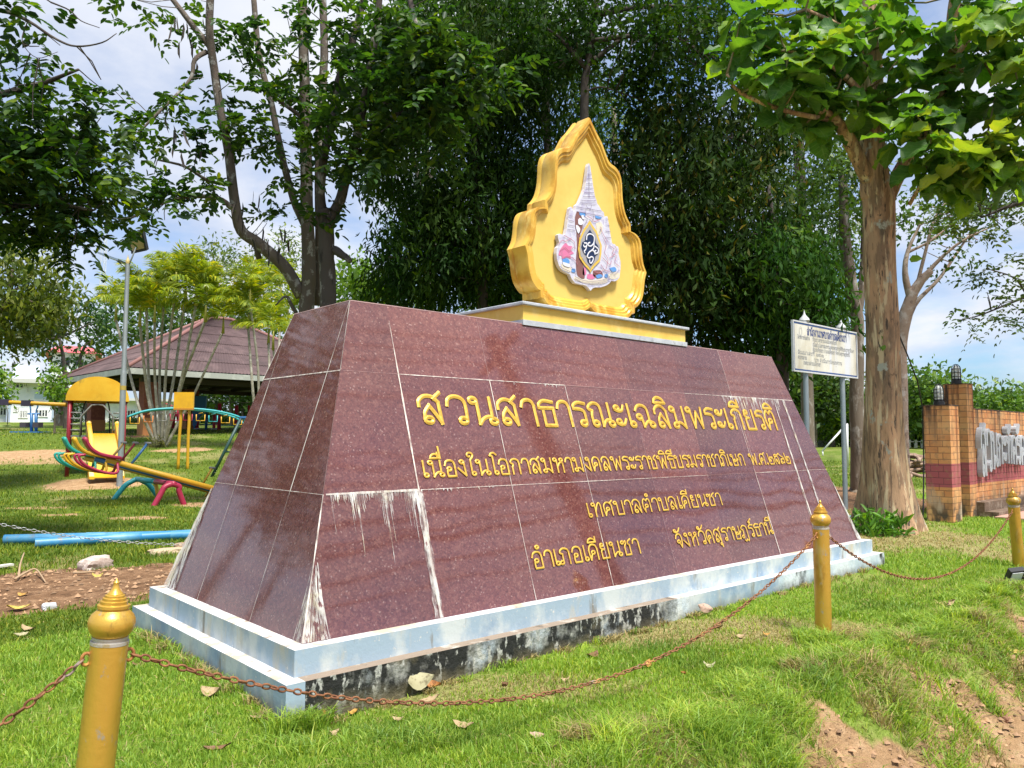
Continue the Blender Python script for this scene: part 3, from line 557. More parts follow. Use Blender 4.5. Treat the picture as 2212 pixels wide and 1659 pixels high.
dn = np.array([0, -BX, -HH]); dn /= np.linalg.norm(dn); dnl = np.array([-AX, 0, -HH]); dnl /= np.linalg.norm(dnl)
for x in np.arange(.285, .90, .0052):
    v = .5 + .5 * math.sin(x * 31) + .6 * (rnd.random() - .5)
    if rnd.random() < .9: drip(frx(x + rnd.uniform(-.004, .004), zl + .006), .04 + max(0, v) ** 1.6 * .34 * rnd.random() ** .8, rnd.uniform(.003, .011), nF, dn, .002 + rnd.random() * .0012)
for x in np.arange(.93, 1.70, .03): drip(frx(x, zl + .003), rnd.uniform(.006, .028) if rnd.random() < .5 else .004, rnd.uniform(.008, .02), nF, dn, .002 + rnd.random() * .001)
for x in np.arange(4.72, 5.82, .012):
    drip(frx(x, zu + .004), (.03 + rnd.random() ** 2.2 * .34) * (1 if 4.86 < x < 5.45 else .45), rnd.uniform(.004, .016), nF, dn, .002 + rnd.random() * .0012)
for x in (1.95, 2.28, 2.32, 2.36, 2.4, 2.43): drip(frx(x, zu + .002), rnd.uniform(.01, .035), .02, nF, dn)
for x, z, l_, w in ((4.93, 1.62, .5, .006), (4.98, 1.55, .35, .004)): drip(frx(x, z), l_, w, nF, dn)
# two long white runs at the right end
line(st, frx(5.70, zu), frx(5.695, zl), .004, .032, nF, off=.0035); line(st, frx(5.695, zl), frx(5.66, .42), .034, .004, nF, off=.0035)
line(st, frx(5.90, zu), frx(5.93, zl), .042, .026, nF, off=.0036); line(st, frx(5.93, zl), frx(5.95, .34), .036, .022, nF, off=.0036)
line(st, frx(.913, zl), frx(.901, ZB + .004), .052, .060, nF, off=.003, jag=.2)
# white fan at the near foot of the front edge
for i in range(26):
    t = (i + rnd.random()) / 26; a = edge_pt(.68 - .16 * rnd.random()) + np.array([.004, 0, 0]); b = frx(.005 + .165 * t, ZB + .004); wide = .68 < t < .9; line(st, frx(a[0] + .004 + .02 * t, a[2]), b, .0025, (.004 if not wide else .013) * rnd.uniform(.5, 1.6), nF, off=.002 + .0001 * i, n=8, jag=.6)
    if i % 3 == 0: line(st, lfy(edge_pt(a[2])[1] + .004, a[2]), lfy(.004 + .10 * t, ZB + .004), .002, .006, nL, off=.002 + .0001 * i, n=8, jag=.6)
for i in range(7):
    t = i / 6; line(st, bk(.95) + np.array([0, -.02, 0]), lfy(WD - .17 * t - .01, ZB + .005), .006, .035, nL, off=.002 + .0002 * i, n=8)
rk = lambda z: np.array([LL - AX * (z - ZB) / HH, BX * (z - ZB) / HH, z])
for i in range(5): line(st, frx(rk(.9)[0] - .01, .9), frx(LL - .01 - .07 * i / 4, ZB + .005), .004, .022, nF, off=.002 + .0002 * i, n=8)
st.build('lime_streaks', lime, mono, recalc=False)
gold = mat('gold_letter_paint', (.68, .43, .065), .36, .25, layers=[((.48, .27, .03), 24, V1, .48, .66)], spec=.6)
for name, txt, x0, x1, z, cap, w in (('large_inscription', 'สวนสาธารณะเฉลิมพระเกียรติ', 1.02, 5.60, 1.470, .202, .030),
                                     ('second_inscription', 'เนื่องในโอกาสมหามงคลพระราชพิธีบรมราชาภิเษก พ.ศ.๒๕๖๒', .965, 5.64, 1.119, .110, .0150),
                                     ('third_inscription', 'เทศบาลตำบลเคียนซา', 2.405, 4.19, .779, .106, .0135),
                                     ('district_inscription', 'อำเภอเคียนซา', 1.745, 2.90, .480, .112, .0140),
                                     ('province_inscription', 'จังหวัดสุราษฎร์ธานี', 3.375, 4.89, .474, .112, .0140)):
    ss, tw = thai(txt); sxx = (x1 - x0) / (tw - .8); tm = MB(); slope = np.array([0, BX, HH]) / np.linalg.norm([0, BX, HH]); b0 = frx(x0, z)
    strokes_mesh(tm, ss, lambda a, b: b0 + np.array([a * sxx, 0, 0]) + slope * (b * cap / 10), nF, w, w * .20, lift=.0022)
    tm.build(name, gold, mono)
# ------------------------------------------------------------------ yellow pedestal and plaque on top
ped = thing('pedestal', 'yellow block with grey coping on top of the granite monument, under the gold plaque', 'pedestal', (3.2, 1.05, ZT))
yel = mat('yellow_wall_paint', (.74, .50, .10), .6, layers=[((.66, .42, .075), 3, V1, .5, .65), ((.78, .56, .17), 7, (1, 1, .5), .55, .7)], bump=(30, .08))
greyc = mat('grey_coping', (.40, .43, .47), .7, layers=[((.52, .55, .58), 4, V1, .48, .62), ((.28, .29, .30), 9, V1, .6, .72)], bump=(30, .2))
pa = ony(*T(1208.5, 741), .655); pb = ony(*T(1583, 792.6), .655); px0, px1 = pa[0], pb[0]
zs = ony(*T(1211.4, 704), .655)[2]
MB().box((px0, .66, ZT - .02), (px1, 1.455, zs)).build('pedestal_block', yel, ped)
o = MB().box((px0 - .03, .628, zs), (px1 + .03, 1.485, zs + .026)).build('coping_slab', greyc, ped); o.modifiers.new('b', 'BEVEL').width = .005
MB().box((px0 - .012, .645, ZT - .01), (px1 + .012, 1.47, ZT + .032)).build('base_strip', greyc, ped)
zp = zs + .026
plq = thing('plaque', 'golden yellow lobed plaque with moulded rim standing on the grey coping', 'plaque', (3.03, .8, zp))
segs = [[(0, 4.214), (.045, 4.160), (.098, 4.098), (.155, 4.04), (.21, 3.955), (.25, 3.895), (.292, 3.868)], [(.292, 3.868), (.36, 3.85), (.415, 3.805), (.442, 3.73), (.447, 3.64), (.458, 3.55), (.485, 3.465), (.52, 3.41), (.566, 3.365)], [(.566, 3.365), (.568, 3.298)], [(.568, 3.298), (.64, 3.287), (.70, 3.25), (.728, 3.185), (.737, 3.10), (.757, 3.015), (.80, 2.945)],
        [(.80, 2.945), (.772, 2.87), (.754, 2.76), (.722, 2.675), (.66, 2.612), (.622, 2.602)], [(.622, 2.602), (.618, 2.545)], [(.618, 2.545), (.58, 2.538), (.545, 2.505), (.48, 2.488), (.30, 2.485), (.10, 2.49), (.04, 2.508), (0, 2.535)]]
half = []
for sg_ in segs: half += [tuple(q) for q in catmull(sg_, 3)][:-1]
half.append((0, 2.535))
zmin = 2.485
half = [(a * .985, zp + .003 + (z - zmin) * (4.214 - zp) / (4.214 - zmin)) for a, z in half]
outl = [np.array(q) for q in half] + [np.array((-a, z)) for a, z in reversed(half[1:-1])]
cz = 3.12; PX = 3.03
def ringp(f, y, push=0): return [np.array([PX + q[0] * f, y, cz + (q[1] - cz) * f]) for q in outl]
rim = MB(); prof = [(1.0, .915), (1.0, .88), (.985, .865), (1.0, .85), (1.0, .72), (.988, .70), (.950, .70), (.938, .712), (.912, .712), (.898, .728), (.872, .730), (.856, .745), (.842, .752)]
n = len(outl); vs = []
for f_, y_ in prof: vs += ringp(f_, y_)
fs = [(i * n + j, i * n + (j + 1) % n, (i + 1) * n + (j + 1) % n, (i + 1) * n + j) for i in range(len(prof) - 1) for j in range(n)]
rim.add(vs, fs)
goldp = mat('gold_plaque_paint', (.72, .44, .06), .36, .15, layers=[((.54, .265, .018), 5, (1, 1, .6), .47, .62), ((.78, .54, .13), 12, (1, 1, .4), .55, .68), ((.40, .19, .02), 9, (1, 1, .3), .62, .72)], spec=.6, bump=(30, .12))
o = rim.build('moulded_rim', goldp, plq); o.data.polygons.foreach_set('use_smooth', [True] * len(o.data.polygons)); o.data.set_sharp_from_angle(angle=rad(36))
pm = MB(); pm.add(ringp(.845, .751) + ringp(.999, .914), [tuple(range(n)), tuple(range(2 * n - 1, n - 1, -1))]); pm.build('plaque_panel', mat('matt_yellow_panel', (.68, .49, .115), .65, layers=[((.60, .42, .085), 2, V1, .5, .7)], bump=(20, .06)), plq)
# emblem: cut-out crest standing 5 cm proud of the panel
emb = thing('emblem', 'white royal crest with spires, pink and blue figures and navy monogram on the yellow plaque', 'emblem', (PX, .72, 3.1))
EY = .700
def Z3(x, y): return T(1280 + x / 5.0278, 360 + y / 5.0278)
def E3(x, y, k_=0): return ony(*Z3(x, y), EY - .0022 * k_)
def poly(pts, k_): return [E3(*q, k_) for q in pts]
crest = [(402, 85), (416, 120), (430, 210), (447, 330), (470, 470), (490, 520), (498, 555), (520, 580), (545, 630), (572, 655), (585, 720), (600, 700), (614, 698), (630, 780), (648, 900), (668, 1010), (682, 1022), (700, 1022), (715, 1045), (738, 1050), (748, 1085), (742, 1130), (752, 1165), (768, 1230), (768, 1300), (755, 1410), (730, 1440), (700, 1455), (660, 1448), (640, 1478), (600, 1505), (540, 1525), (470, 1525), (440, 1540), (420, 1565), (398, 1535), (365, 1505), (330, 1495), (300, 1492), (240, 1475), (200, 1425), (180, 1375), (150, 1362), (100, 1335), (62, 1290), (48, 1255), (30, 1200), (24, 1130), (30, 1065), (50, 1040), (58, 1000), (44, 960), (40, 915), (62, 902), (110, 920), (128, 905), (142, 840), (152, 760), (172, 650), (180, 605), (195, 588), (208, 610), (225, 660), (240, 625), (252, 572), (285, 545), (300, 510), (330, 440), (350, 385), (366, 300), (380, 200), (390, 120)]
white = mat('crest_white', (.55, .55, .65), .5, layers=[((.42, .40, .54), 14, V1, .48, .62), ((.62, .62, .66), 30, V1, .55, .62)])
MB().prism([E3(*q) for q in crest], (0, .036, 0)).build('crest_board', white, emb)
def cmat(n_, c): return mat(n_, c, .5, layers=[((c[0] * .7 + .05, c[1] * .7 + .05, c[2] * .7 + .06), 30, V1, .52, .64)])
emc = {'brown': cmat('crest_brown', (.20, .085, .075)), 'pink': cmat('crest_pink', (.60, .17, .32)), 'blue': cmat('crest_blue', (.10, .28, .62)), 'navy': mat('crest_navy', (.008, .022, .075), .4), 'gold': cmat('crest_gold', (.66, .45, .07)), 'grey': mat('crest_grey', (.33, .32, .33), .5), 'white': mat('crest_bright_white', (.66, .67, .74), .5), 'line': mat('crest_mauve_lines', (.20, .16, .26), .5), 'rose': mat('crest_rose_lines', (.46, .16, .22), .5), 'ivory': cmat('crest_ivory', (.66, .60, .48))}
def patch(name, color, polys, k_):
    b_ = MB()
    for p_ in polys: b_.prism(poly([tuple(q)[:2] for q in catmull(list(p_) + [p_[0]], 4)[:-1]], k_), (0, .0018, 0))
    b_.build(name, emc[color], emb)
def patchl(name, color, polys, k_):
    b_ = MB()
    for p_ in polys: b_.prism(poly(p_, k_), (0, .0018, 0))
    b_.build(name, emc[color], emb)
patch('brown_field', 'brown', [[(262, 640), (330, 690), (330, 800), (300, 900), (250, 860), (240, 720)], [(255, 880), (300, 900), (290, 1100), (330, 1250), (350, 1420), (270, 1390), (250, 1240), (262, 1050)], [(450, 1330), (540, 1330), (560, 1400), (500, 1420), (450, 1390)]], 1)
patch('pink_figure', 'pink', [[(60, 1100), (100, 1040), (135, 1010), (160, 1040), (205, 1050), (190, 1090), (225, 1130), (185, 1150), (190, 1190), (140, 1175), (100, 1205), (80, 1160), (50, 1150)], [(385, 1370), (470, 1380), (450, 1430), (380, 1420)], [(330, 1300), (360, 1290), (370, 1370), (330, 1380)]], 1)
patch('blue_figure', 'blue', [[(288, 655), (360, 660), (350, 700), (300, 690)], [(475, 690), (545, 710), (530, 730), (480, 720)], [(95, 1195), (150, 1190), (178, 1230), (140, 1260), (100, 1240)], [(205, 1310), (240, 1310), (240, 1350), (200, 1345)], [(640, 1300), (700, 1290), (720, 1330), (670, 1345)], [(585, 1375), (620, 1370), (615, 1410), (585, 1405)], [(480, 1390), (530, 1370), (560, 1400), (500, 1420)]], 2)
patch('ivory_figure', 'ivory', [[(480, 780), (540, 770), (560, 850), (520, 920), (490, 880)], [(75, 1250), (190, 1290), (180, 1350), (100, 1320)], [(620, 1370), (740, 1350), (740, 1410), (660, 1430)], [(235, 1395), (420, 1440), (590, 1420), (600, 1470), (420, 1490), (240, 1440)]], 1)
patch('white_figures', 'white', [[(275, 740), (300, 720), (335, 760), (320, 800), (280, 790)], [(250, 800), (275, 810), (300, 850), (280, 900), (255, 850)], [(310, 690), (340, 690), (350, 730), (325, 730)], [(95, 1230), (150, 1245), (180, 1260), (170, 1290), (110, 1270)]], 3)
ves = [(410, 745), (440, 800), (490, 870), (520, 960), (550, 1040), (545, 1130), (530, 1220), (470, 1280), (430, 1330), (420, 1360), (408, 1330), (350, 1270), (290, 1180), (275, 1080), (290, 960), (340, 850), (385, 790)]
def shrink(p_, f_, c=(415, 1060)): return [(c[0] + (x - c[0]) * f_, c[1] + (y - c[1]) * f_) for x, y in p_]
patchl('gold_frame', 'gold', [ves], 4); patchl('grey_frame', 'grey', [shrink(ves, .86)], 5)
nav = [(413, 855), (440, 900), (472, 950), (480, 1010), (505, 1040), (520, 1085), (505, 1140), (478, 1160), (465, 1210), (435, 1265), (420, 1275), (385, 1230), (370, 1160), (335, 1120), (312, 1060), (325, 1000), (355, 985), (362, 930), (390, 890)]
patchl('navy_field', 'navy', [nav], 6)
def emline(name, color, lines, w, k_):
    b_ = MB(); strokes_mesh(b_, [[tuple(q) for q in catmull(l_, 4)] for l_ in lines], lambda a, b: E3(a, b, k_), (0, -1, 0), w, .0012, lift=.001); b_.build(name, emc[color], emb)
emline('monogram', 'white', [[(372, 970), (378, 925), (405, 905), (440, 915), (462, 950), (455, 1010), (425, 1045), (395, 1040), (392, 1015), (410, 1005)], [(345, 1010), (375, 1015), (372, 1045), (345, 1055), (338, 1035)], [(372, 1045), (362, 1085), (345, 1105), (352, 1125)], [(458, 1005), (452, 1075), (400, 1120), (378, 1165)], [(470, 1050), (490, 1065), (508, 1085), (500, 1125), (475, 1130), (465, 1110), (480, 1098)], [(440, 1095), (460, 1110), (470, 1140)], [(375, 1165), (400, 1185), (430, 1170), (450, 1185), (445, 1215), (425, 1245), (410, 1235), (408, 1210)]], .0125, 7)
emline('frame_studs', 'gold', [[(300, 940), (290, 955)], [(285, 1010), (300, 1025)], [(285, 1100), (300, 1110)], [(310, 1190), (325, 1180)]], .006, 8)
emline('spire_bands', 'line', [[(300, 545), (480, 560)], [(255, 590), (545, 640)], [(262, 645), (560, 700)], [(310, 515), (478, 520)], [(330, 470), (465, 470)], [(345, 425), (455, 425)], [(360, 370), (448, 375)], [(368, 320), (440, 325)], [(378, 260), (433, 262)], [(382, 210), (428, 212)], [(402, 100), (402, 480)], [(162, 745), (225, 760)], [(158, 800), (232, 815)], [(150, 850), (238, 865)], [(172, 690), (215, 700)], [(600, 800), (640, 810)], [(590, 870), (650, 880)], [(590, 940), (660, 950)], [(602, 730), (625, 735)], [(365, 575), (390, 610), (420, 605), (430, 570)]], .0038, 2)
emline('figure_outlines', 'rose', [[(110, 920), (180, 960), (230, 1000), (240, 1080)], [(50, 1020), (90, 980), (130, 990), (200, 950)], [(60, 1100), (120, 1060), (170, 1100), (220, 1060)], [(90, 1180), (160, 1160), (230, 1200), (270, 1260)], [(570, 960), (600, 1040), (580, 1120), (620, 1200), (600, 1300)], [(640, 1040), (690, 1080), (670, 1130), (720, 1160), (700, 1230), (750, 1280)], [(640, 1180), (680, 1160), (700, 1120)], [(560, 1180), (640, 1260), (660, 1220)], [(380, 700), (420, 720), (460, 760), (520, 740)], [(530, 820), (560, 900), (620, 1000)], [(540, 1260), (580, 1320), (640, 1340)], [(700, 1045), (720, 1085), (710, 1110)], [(460, 1340), (520, 1360), (560, 1330)]], .005, 3)
emline('dark_outlines', 'line', [[(340, 700), (380, 730), (360, 780), (330, 820), (345, 850)], [(60, 1280), (110, 1310), (180, 1340)], [(190, 1290), (240, 1330), (250, 1380)], [(240, 1400), (320, 1440), (420, 1455), (560, 1440), (640, 1400)], [(240, 1430), (330, 1475), (420, 1485), (560, 1470), (640, 1430)], [(640, 1350), (700, 1370), (745, 1330)], [(560, 1300), (600, 1360), (640, 1440)], [(520, 890), (545, 830)], [(440, 620), (460, 700), (440, 740)], [(360, 620), (360, 680)]], .0042, 3)
# ------------------------------------------------------------------ bollards and chains
bgold = mat('worn_gold_paint', (.60, .36, .055), .36, .45, layers=[((.36, .185, .022), 5, (1, 1, .4), .48, .62), ((.60, .44, .17), 11, (1, 1, .30), .55, .68), ((.40, .36, .28), 26, (1, 1, .6), .62, .70), ((.20, .12, .04), 14, (1, 1, .3), .62, .72)], spec=.6, bump=(45, .10))
rustm = mat('rusty_bracket', (.30, .12, .035), .8, layers=[((.52, .28, .06), 25, V1, .5, .65)])
zinc = mat('weathered_steel_band', (.50, .47, .42), .5, .5, layers=[((.40, .30, .12), 20, V1, .5, .65)])
k_ = .000528
bp = [(0, 372), (8, 385), (18, 398), (16, 408), (17, 420), (24, 438), (36, 455), (46, 466), (46, 470), (57, 474), (57, 486), (67, 490), (67, 505), (78, 509), (78, 526), (92, 532), (92, 548), (86, 553), (86, 560), (94, 568), (118, 590), (131, 618), (134, 642), (130, 668), (118, 695), (102, 715), (95, 724)]
headp = [(max(r, .5) * k_, .95 - (y - 372) * k_) for r, y in bp][::-1]
def bollard(label, base, top, ang=0):
    base = np.array(base, float); top = np.array(top, float); ax = top - base; L = np.linalg.norm(ax); ax = ax / L
    t = thing('bollard', label, 'bollard', base, 'gold posts around the monument')
    sh = L - .95
    MB().lathe([(.0565, -.12), (.0565, .735 + sh), (.057, .741 + sh)], base, 28, ax).build('post', bgold, t, 'auto')
    MB().lathe([(.0575, .742 + sh), (.0575, .752 + sh), (.051, .753 + sh), (.051, .760 + sh), (.054, .761 + sh), (.054, .766 + sh)], base, 28, ax).build('collar', zinc, t, 'auto')
    MB().lathe([(r, z + sh) for r, z in headp], base, 32, ax).build('finial', bgold, t, 'auto')
    eyes = []
    d, x, y = frame(ax); xa = np.array([1., 0, 0]); xa = xa - ax * np.dot(xa, ax); xa /= np.linalg.norm(xa)
    for s in (-1, 1):
        c = base + ax * (.700 + sh) + xa * s * .064
        MB().tube([c + ax * .019 * math.cos(a) + xa * s * .014 * math.sin(a) for a in np.linspace(0, 2 * math.pi, 13)], .0055, 6).build('chain_eye', rustm, t, True)
        eyes.append(c + xa * s * .008)
    return eyes
bl = P(206, 1659, 2.50); lt = P(270 * TK, 1334.5 * TK, 2.55); ltv = (bl - lt); ltb = lt + (bl - lt) / abs(bl[2] - lt[2]) * (lt[2] - gz(bl[0], bl[1]))
e1 = bollard('largest gold post, nearest the corner of the stepped base, with chains on both sides', ltb, lt)
b2 = np.array([3.45, -1.131, gz(3.45, -1.131)]); e2 = bollard('gold post standing in a tuft of long grass in front of the inscription', b2 + [.012, 0, 0], [3.452, -1.131, .938])
b3x = onz(2232, 1232); rt_ = ony(2186.5, 1053, -1.14); b3 = np.array([rt_[0] + .12, -1.14, gz(8.2, -1.14)]); e3 = bollard('gold post leaning to one side beside the small black floodlight', b3, rt_)
chm = mat('rusty_chain_steel', (.26, .115, .05), .75, .3, layers=[((.16, .06, .03), 30, V1, .45, .6), ((.40, .39, .37), 1.1, V1, .63, .67), ((.45, .22, .07), 12, V1, .58, .68)])
chz = mat('grey_galvanised_chain', (.42, .44, .44), .5, .6, layers=[((.22, .22, .21), 12, V1, .5, .65)])
def chain(label, pts, m=chm, ll=.042, wr=.0042):
    path = [np.array(q, float) for q in pts]; seg = np.array([np.linalg.norm(path[i + 1] - path[i]) for i in range(len(path) - 1)]); cum = np.concatenate([[0], np.cumsum(seg)]); n = int(cum[-1] / (ll - 2.2 * wr)); mb = MB(); arr = np.array(path)
    def at(s): return np.array([np.interp(s, cum, arr[:, i]) for i in range(3)])
    for i in range(n):
        c = at((i + .5) / n * cum[-1]); d, x, y = frame(at(min((i + .9) / n, 1) * cum[-1]) - at(max((i + .1) / n, 0) * cum[-1])); s = x if i % 2 else y
        a0 = .4 * math.sin(i * .7); s = x * math.cos(a0 + (i % 2) * math.pi / 2) + y * math.sin(a0 + (i % 2) * math.pi / 2)
        R_ = ll * .30; hl = ll / 2 - R_; lp = []
        for a in np.linspace(-math.pi / 2, math.pi / 2, 5): lp.append(c + d * (hl + R_ * math.cos(a) - wr) + s * (R_ - wr) * math.sin(a) * 1.05)
        for a in np.linspace(math.pi / 2, 1.5 * math.pi, 5): lp.append(c + d * (-hl + R_ * math.cos(a) + wr) + s * (R_ - wr) * math.sin(a) * 1.05)
        mb.tube(lp + lp[:1], wr, 5, cap=False)
    o = mb.build('chain', m, None, True, recalc=False); return setp(o, label, 'chain', 'chains between the gold posts')
def sag(a, b, drop, n=40, k=None):
    a = np.array(a); b = np.array(b); out = []
    for i in range(n + 1):
        t = i / n; p = a + (b - a) * t; p[2] -= drop * 4 * t * (1 - t); p[2] = max(p[2], gz(p[0], p[1]) + .018); out.append(p)
    return out
chain('rusty chain drooping from the near post out past the edge of the picture', sag(e1[0], e1[0] + np.array([-1.75, .5, .05]), .42))
chain('longest rusty chain, dipping almost into the grass below the inscription', sag(e1[1], e2[0], .545, 70))
chain('rusty chain sagging between the middle post and the leaning post', sag(e2[1], e3[0], .50, 60))
ca = P(-30, 1126, 7.3); cb_ = P(430, 1176, 8.4); chain('thin grey chain crossing in front of the two blue pipes', [ca + (cb_ - ca) * t + np.array([0, 0, -.10 * 4 * t * (1 - t) * .6]) for t in np.linspace(0, 1, 30)], chz, .05, .0035)
# ------------------------------------------------------------------ pipes, stones, floodlight, leaves
pvc = mat('blue_plastic_pipe', (.03, .20, .40), .45, layers=[((.12, .32, .44), 1.5, (1, 1, 1), .52, .68), ((.16, .17, .16), 5, V1, .60, .70)], spec=.5)
def pipe(label, a, b, r, sock=False):
    t = thing('water_pipe', label, 'pipe', a, 'blue pipes lying on the lawn'); d = (b - a) / np.linalg.norm(b - a)
    MB().lathe([(r * .86, .25), (r * .86, 0), (r, 0), (r, np.linalg.norm(b - a))], a, 24, d).build('tube', pvc, t, 'auto')
    MB().lathe([(r + .004, .95), (r + .004, 1.18), (r, 1.19)], a, 24, d).build('socket', pvc, t, 'auto')
a = onz(9, 1176) + [0, 0, .062]; b = onz(520, 1163) + [0, 0, .062]; b = a + (b - a) * 1.6; pipe('longer blue pipe lying at the back with its open end further out', a, b, .062)
a = onz(75, 1185) + [0, 0, .064]; b = onz(430, 1163) + [0, 0, .064]; pipe('shorter blue pipe lying in front with a muddy end', a, b, .062)
cpipe = MB(); q = G(1818, 1124); cpipe.lathe([(.03, .0), (.04, 0), (.04, .8)], q + [0, 0, .04], 16, (.9, -.35, 0)); setp(cpipe.build('pipe_offcut', mat('pale_blue_pipe', (.25, .45, .52), .5), None, 'auto'), 'short pale blue pipe offcut on bare soil behind the monument', 'pipe')
def rock(name, label, c, size, m, seed, cat, group=None, rot=0):
    r_ = random.Random(seed); bm = bmesh.new(); bmesh.ops.create_icosphere(bm, subdivisions=3, radius=1)
    for v in bm.verts:
        p = v.co.copy(); q = max(abs(p.x), abs(p.y), abs(p.z)); p = p / q * .62 + p * .38
        n_ = vnoise(np.array([p.x * 1.7 + seed + p.z]), np.array([p.y * 1.7 + p.z * 1.3]))[0]; p *= .85 + .35 * n_
        v.co = Vector((p.x * size[0] * math.cos(rot) - p.y * size[1] * math.sin(rot) + c[0], p.x * size[0] * math.sin(rot) + p.y * size[1] * math.cos(rot) + c[1], p.z * size[2] + c[2] + size[2] * .35))
    me = bpy.data.meshes.new(name); bm.to_mesh(me); bm.free(); o = link(name, me, m, None, True); me.set_sharp_from_angle(angle=rad(22)); return setp(o, label, cat, group)
stone = mat('pinkish_stone', (.46, .36, .31), .9, layers=[((.58, .50, .44), 9, V1, .5, .62), ((.30, .22, .18), 16, V1, .58, .7)], bump=(25, .5))
rock('stone', 'large pinkish angular stone half sunk in the heap of bare soil', G(206, 1227), (.17, .09, .085), stone, 3, 'stone', 'stones at the edge of the bare soil', .5)
rock('stone', 'flat tan stone lying where the lawn meets the soil beside the monument', G(362, 1196), (.20, .10, .05), mat('tan_stone', (.44, .34, .22), .9, bump=(25, .5)), 5, 'stone', 'stones at the edge of the bare soil', .2)
rock('stone', 'small brown stone on the sandy roadside bank', G(2171, 1556), (.028, .024, .02), mat('brown_pebble', (.30, .15, .09), .9), 8, 'stone')
rock('stone', 'small broken tan stone tucked against the foot of the granite', G(398, 1190), (.10, .07, .07), mat('soil_stone', (.36, .24, .15), .9, bump=(25, .5)), 9, 'stone')
setp(MB().box((-.11, -.035, 0), (.11, .035, .02), 0, (np.array([.9, .4, 0]), np.array([-.4, .9, 0]), ZZ), G(3, 1231) + [0, 0, .03]).build('board_scrap', mat('white_board', (.6, .58, .52), .8)), 'small whitish scrap of board on the bare soil at the picture edge', 'scrap')
setp(rock('paper_scrap', 'crumpled grey white scrap where the soil meets the grass', G(107, 1314), (.05, .035, .03), mat('crumpled_paper', (.55, .56, .58), .8), 14, 'litter'))
twig = mat('dry_twig', (.36, .25, .15), .9)
def twigo(label, pts, r):
    pts = [G(*q) + [0, 0, z] for *q, z in pts]; setp(MB().tube(catmull(pts, 5), [r, r * .5], 6).build('twig', twig, None, True), label, 'twig', 'dry twigs on the bare soil')
twigo('upright bent dry twig in the bare soil', [(40, 1255, .0), (42, 1245, .10), (50, 1238, .2)], .012)
twigo('long dry twig lying across the bare soil with a hooked end', [(32, 1258, .03), (60, 1248, .06), (78, 1244, .06), (98, 1262, .02)], .012)
twigo('straight brown stick lying below the large stone', [(158, 1245, .03), (205, 1243, .035)], .014)
black = mat('black_enamel', (.012, .012, .014), .45)
fl = G(2195, 1268); t = thing('floodlight', 'small black floodlight with white glass in the grass below the leaning gold post', 'floodlight', fl)
B_ = (np.array([.80, -.58, .08]), np.array([.50, .62, .55]), np.array([-.36, -.40, .83])); B_ = tuple(q / np.linalg.norm(q) for q in B_); oc = fl + [0, 0, .08]
MB().box((-.075, 0, -.085), (.075, .05, .085), 0, B_, oc).build('housing', black, t); MB().box((-.055, -.006, -.066), (.055, .002, .066), 0, B_, oc).build('glass', mat('white_glass', (.72, .74, .76), .15), t)
MB().tube([oc + B_[0] * .085, oc + B_[0] * .09 - ZZ * .1 + B_[1] * .04, oc - B_[0] * .0 - ZZ * .13 + B_[1] * .06], .010, 6).build('bracket', black, t)
MB().box((.02, .05, -.06), (.12, .10, .03), 0, B_, oc).build('driver_box', black, t)
# fallen leaves, one object each
def leafmesh(L, Wd, curl, fold, seed):
    r_ = random.Random(seed); V = []; F_ = []; nx, ny = 7, 5
    for i in range(nx):
        t = i / (nx - 1); w = Wd * (math.sin(math.pi * min(1, t * 1.02 + .02)) ** .75) * .5
        for j in range(ny):
            s = (j / (ny - 1) - .5) * 2; V.append(((t - .5) * L, s * w, curl * (t - .5) ** 2 * 4 + fold * s * s + r_.uniform(-.004, .004)))
    for i in range(nx - 1):
        for j in range(ny - 1): F_.append((i * ny + j, (i + 1) * ny + j, (i + 1) * ny + j + 1, i * ny + j + 1))
    return V, F_
lcol = {'tan': (.36, .26, .14), 'brown': (.17, .085, .04), 'ochre': (.42, .23, .05), 'orange': (.36, .15, .04), 'pale pinkish': (.42, .28, .21), 'greenish tan': (.34, .31, .18), 'yellow': (.46, .36, .08), 'dark brown': (.07, .045, .03)}
lmats = {k: mat(k.replace(' ', '_') + '_dry_leaf', c, .7, layers=[((c[0] * .5, c[1] * .45, c[2] * .4), 40, V1, .52, .66)]) for k, c in lcol.items()}
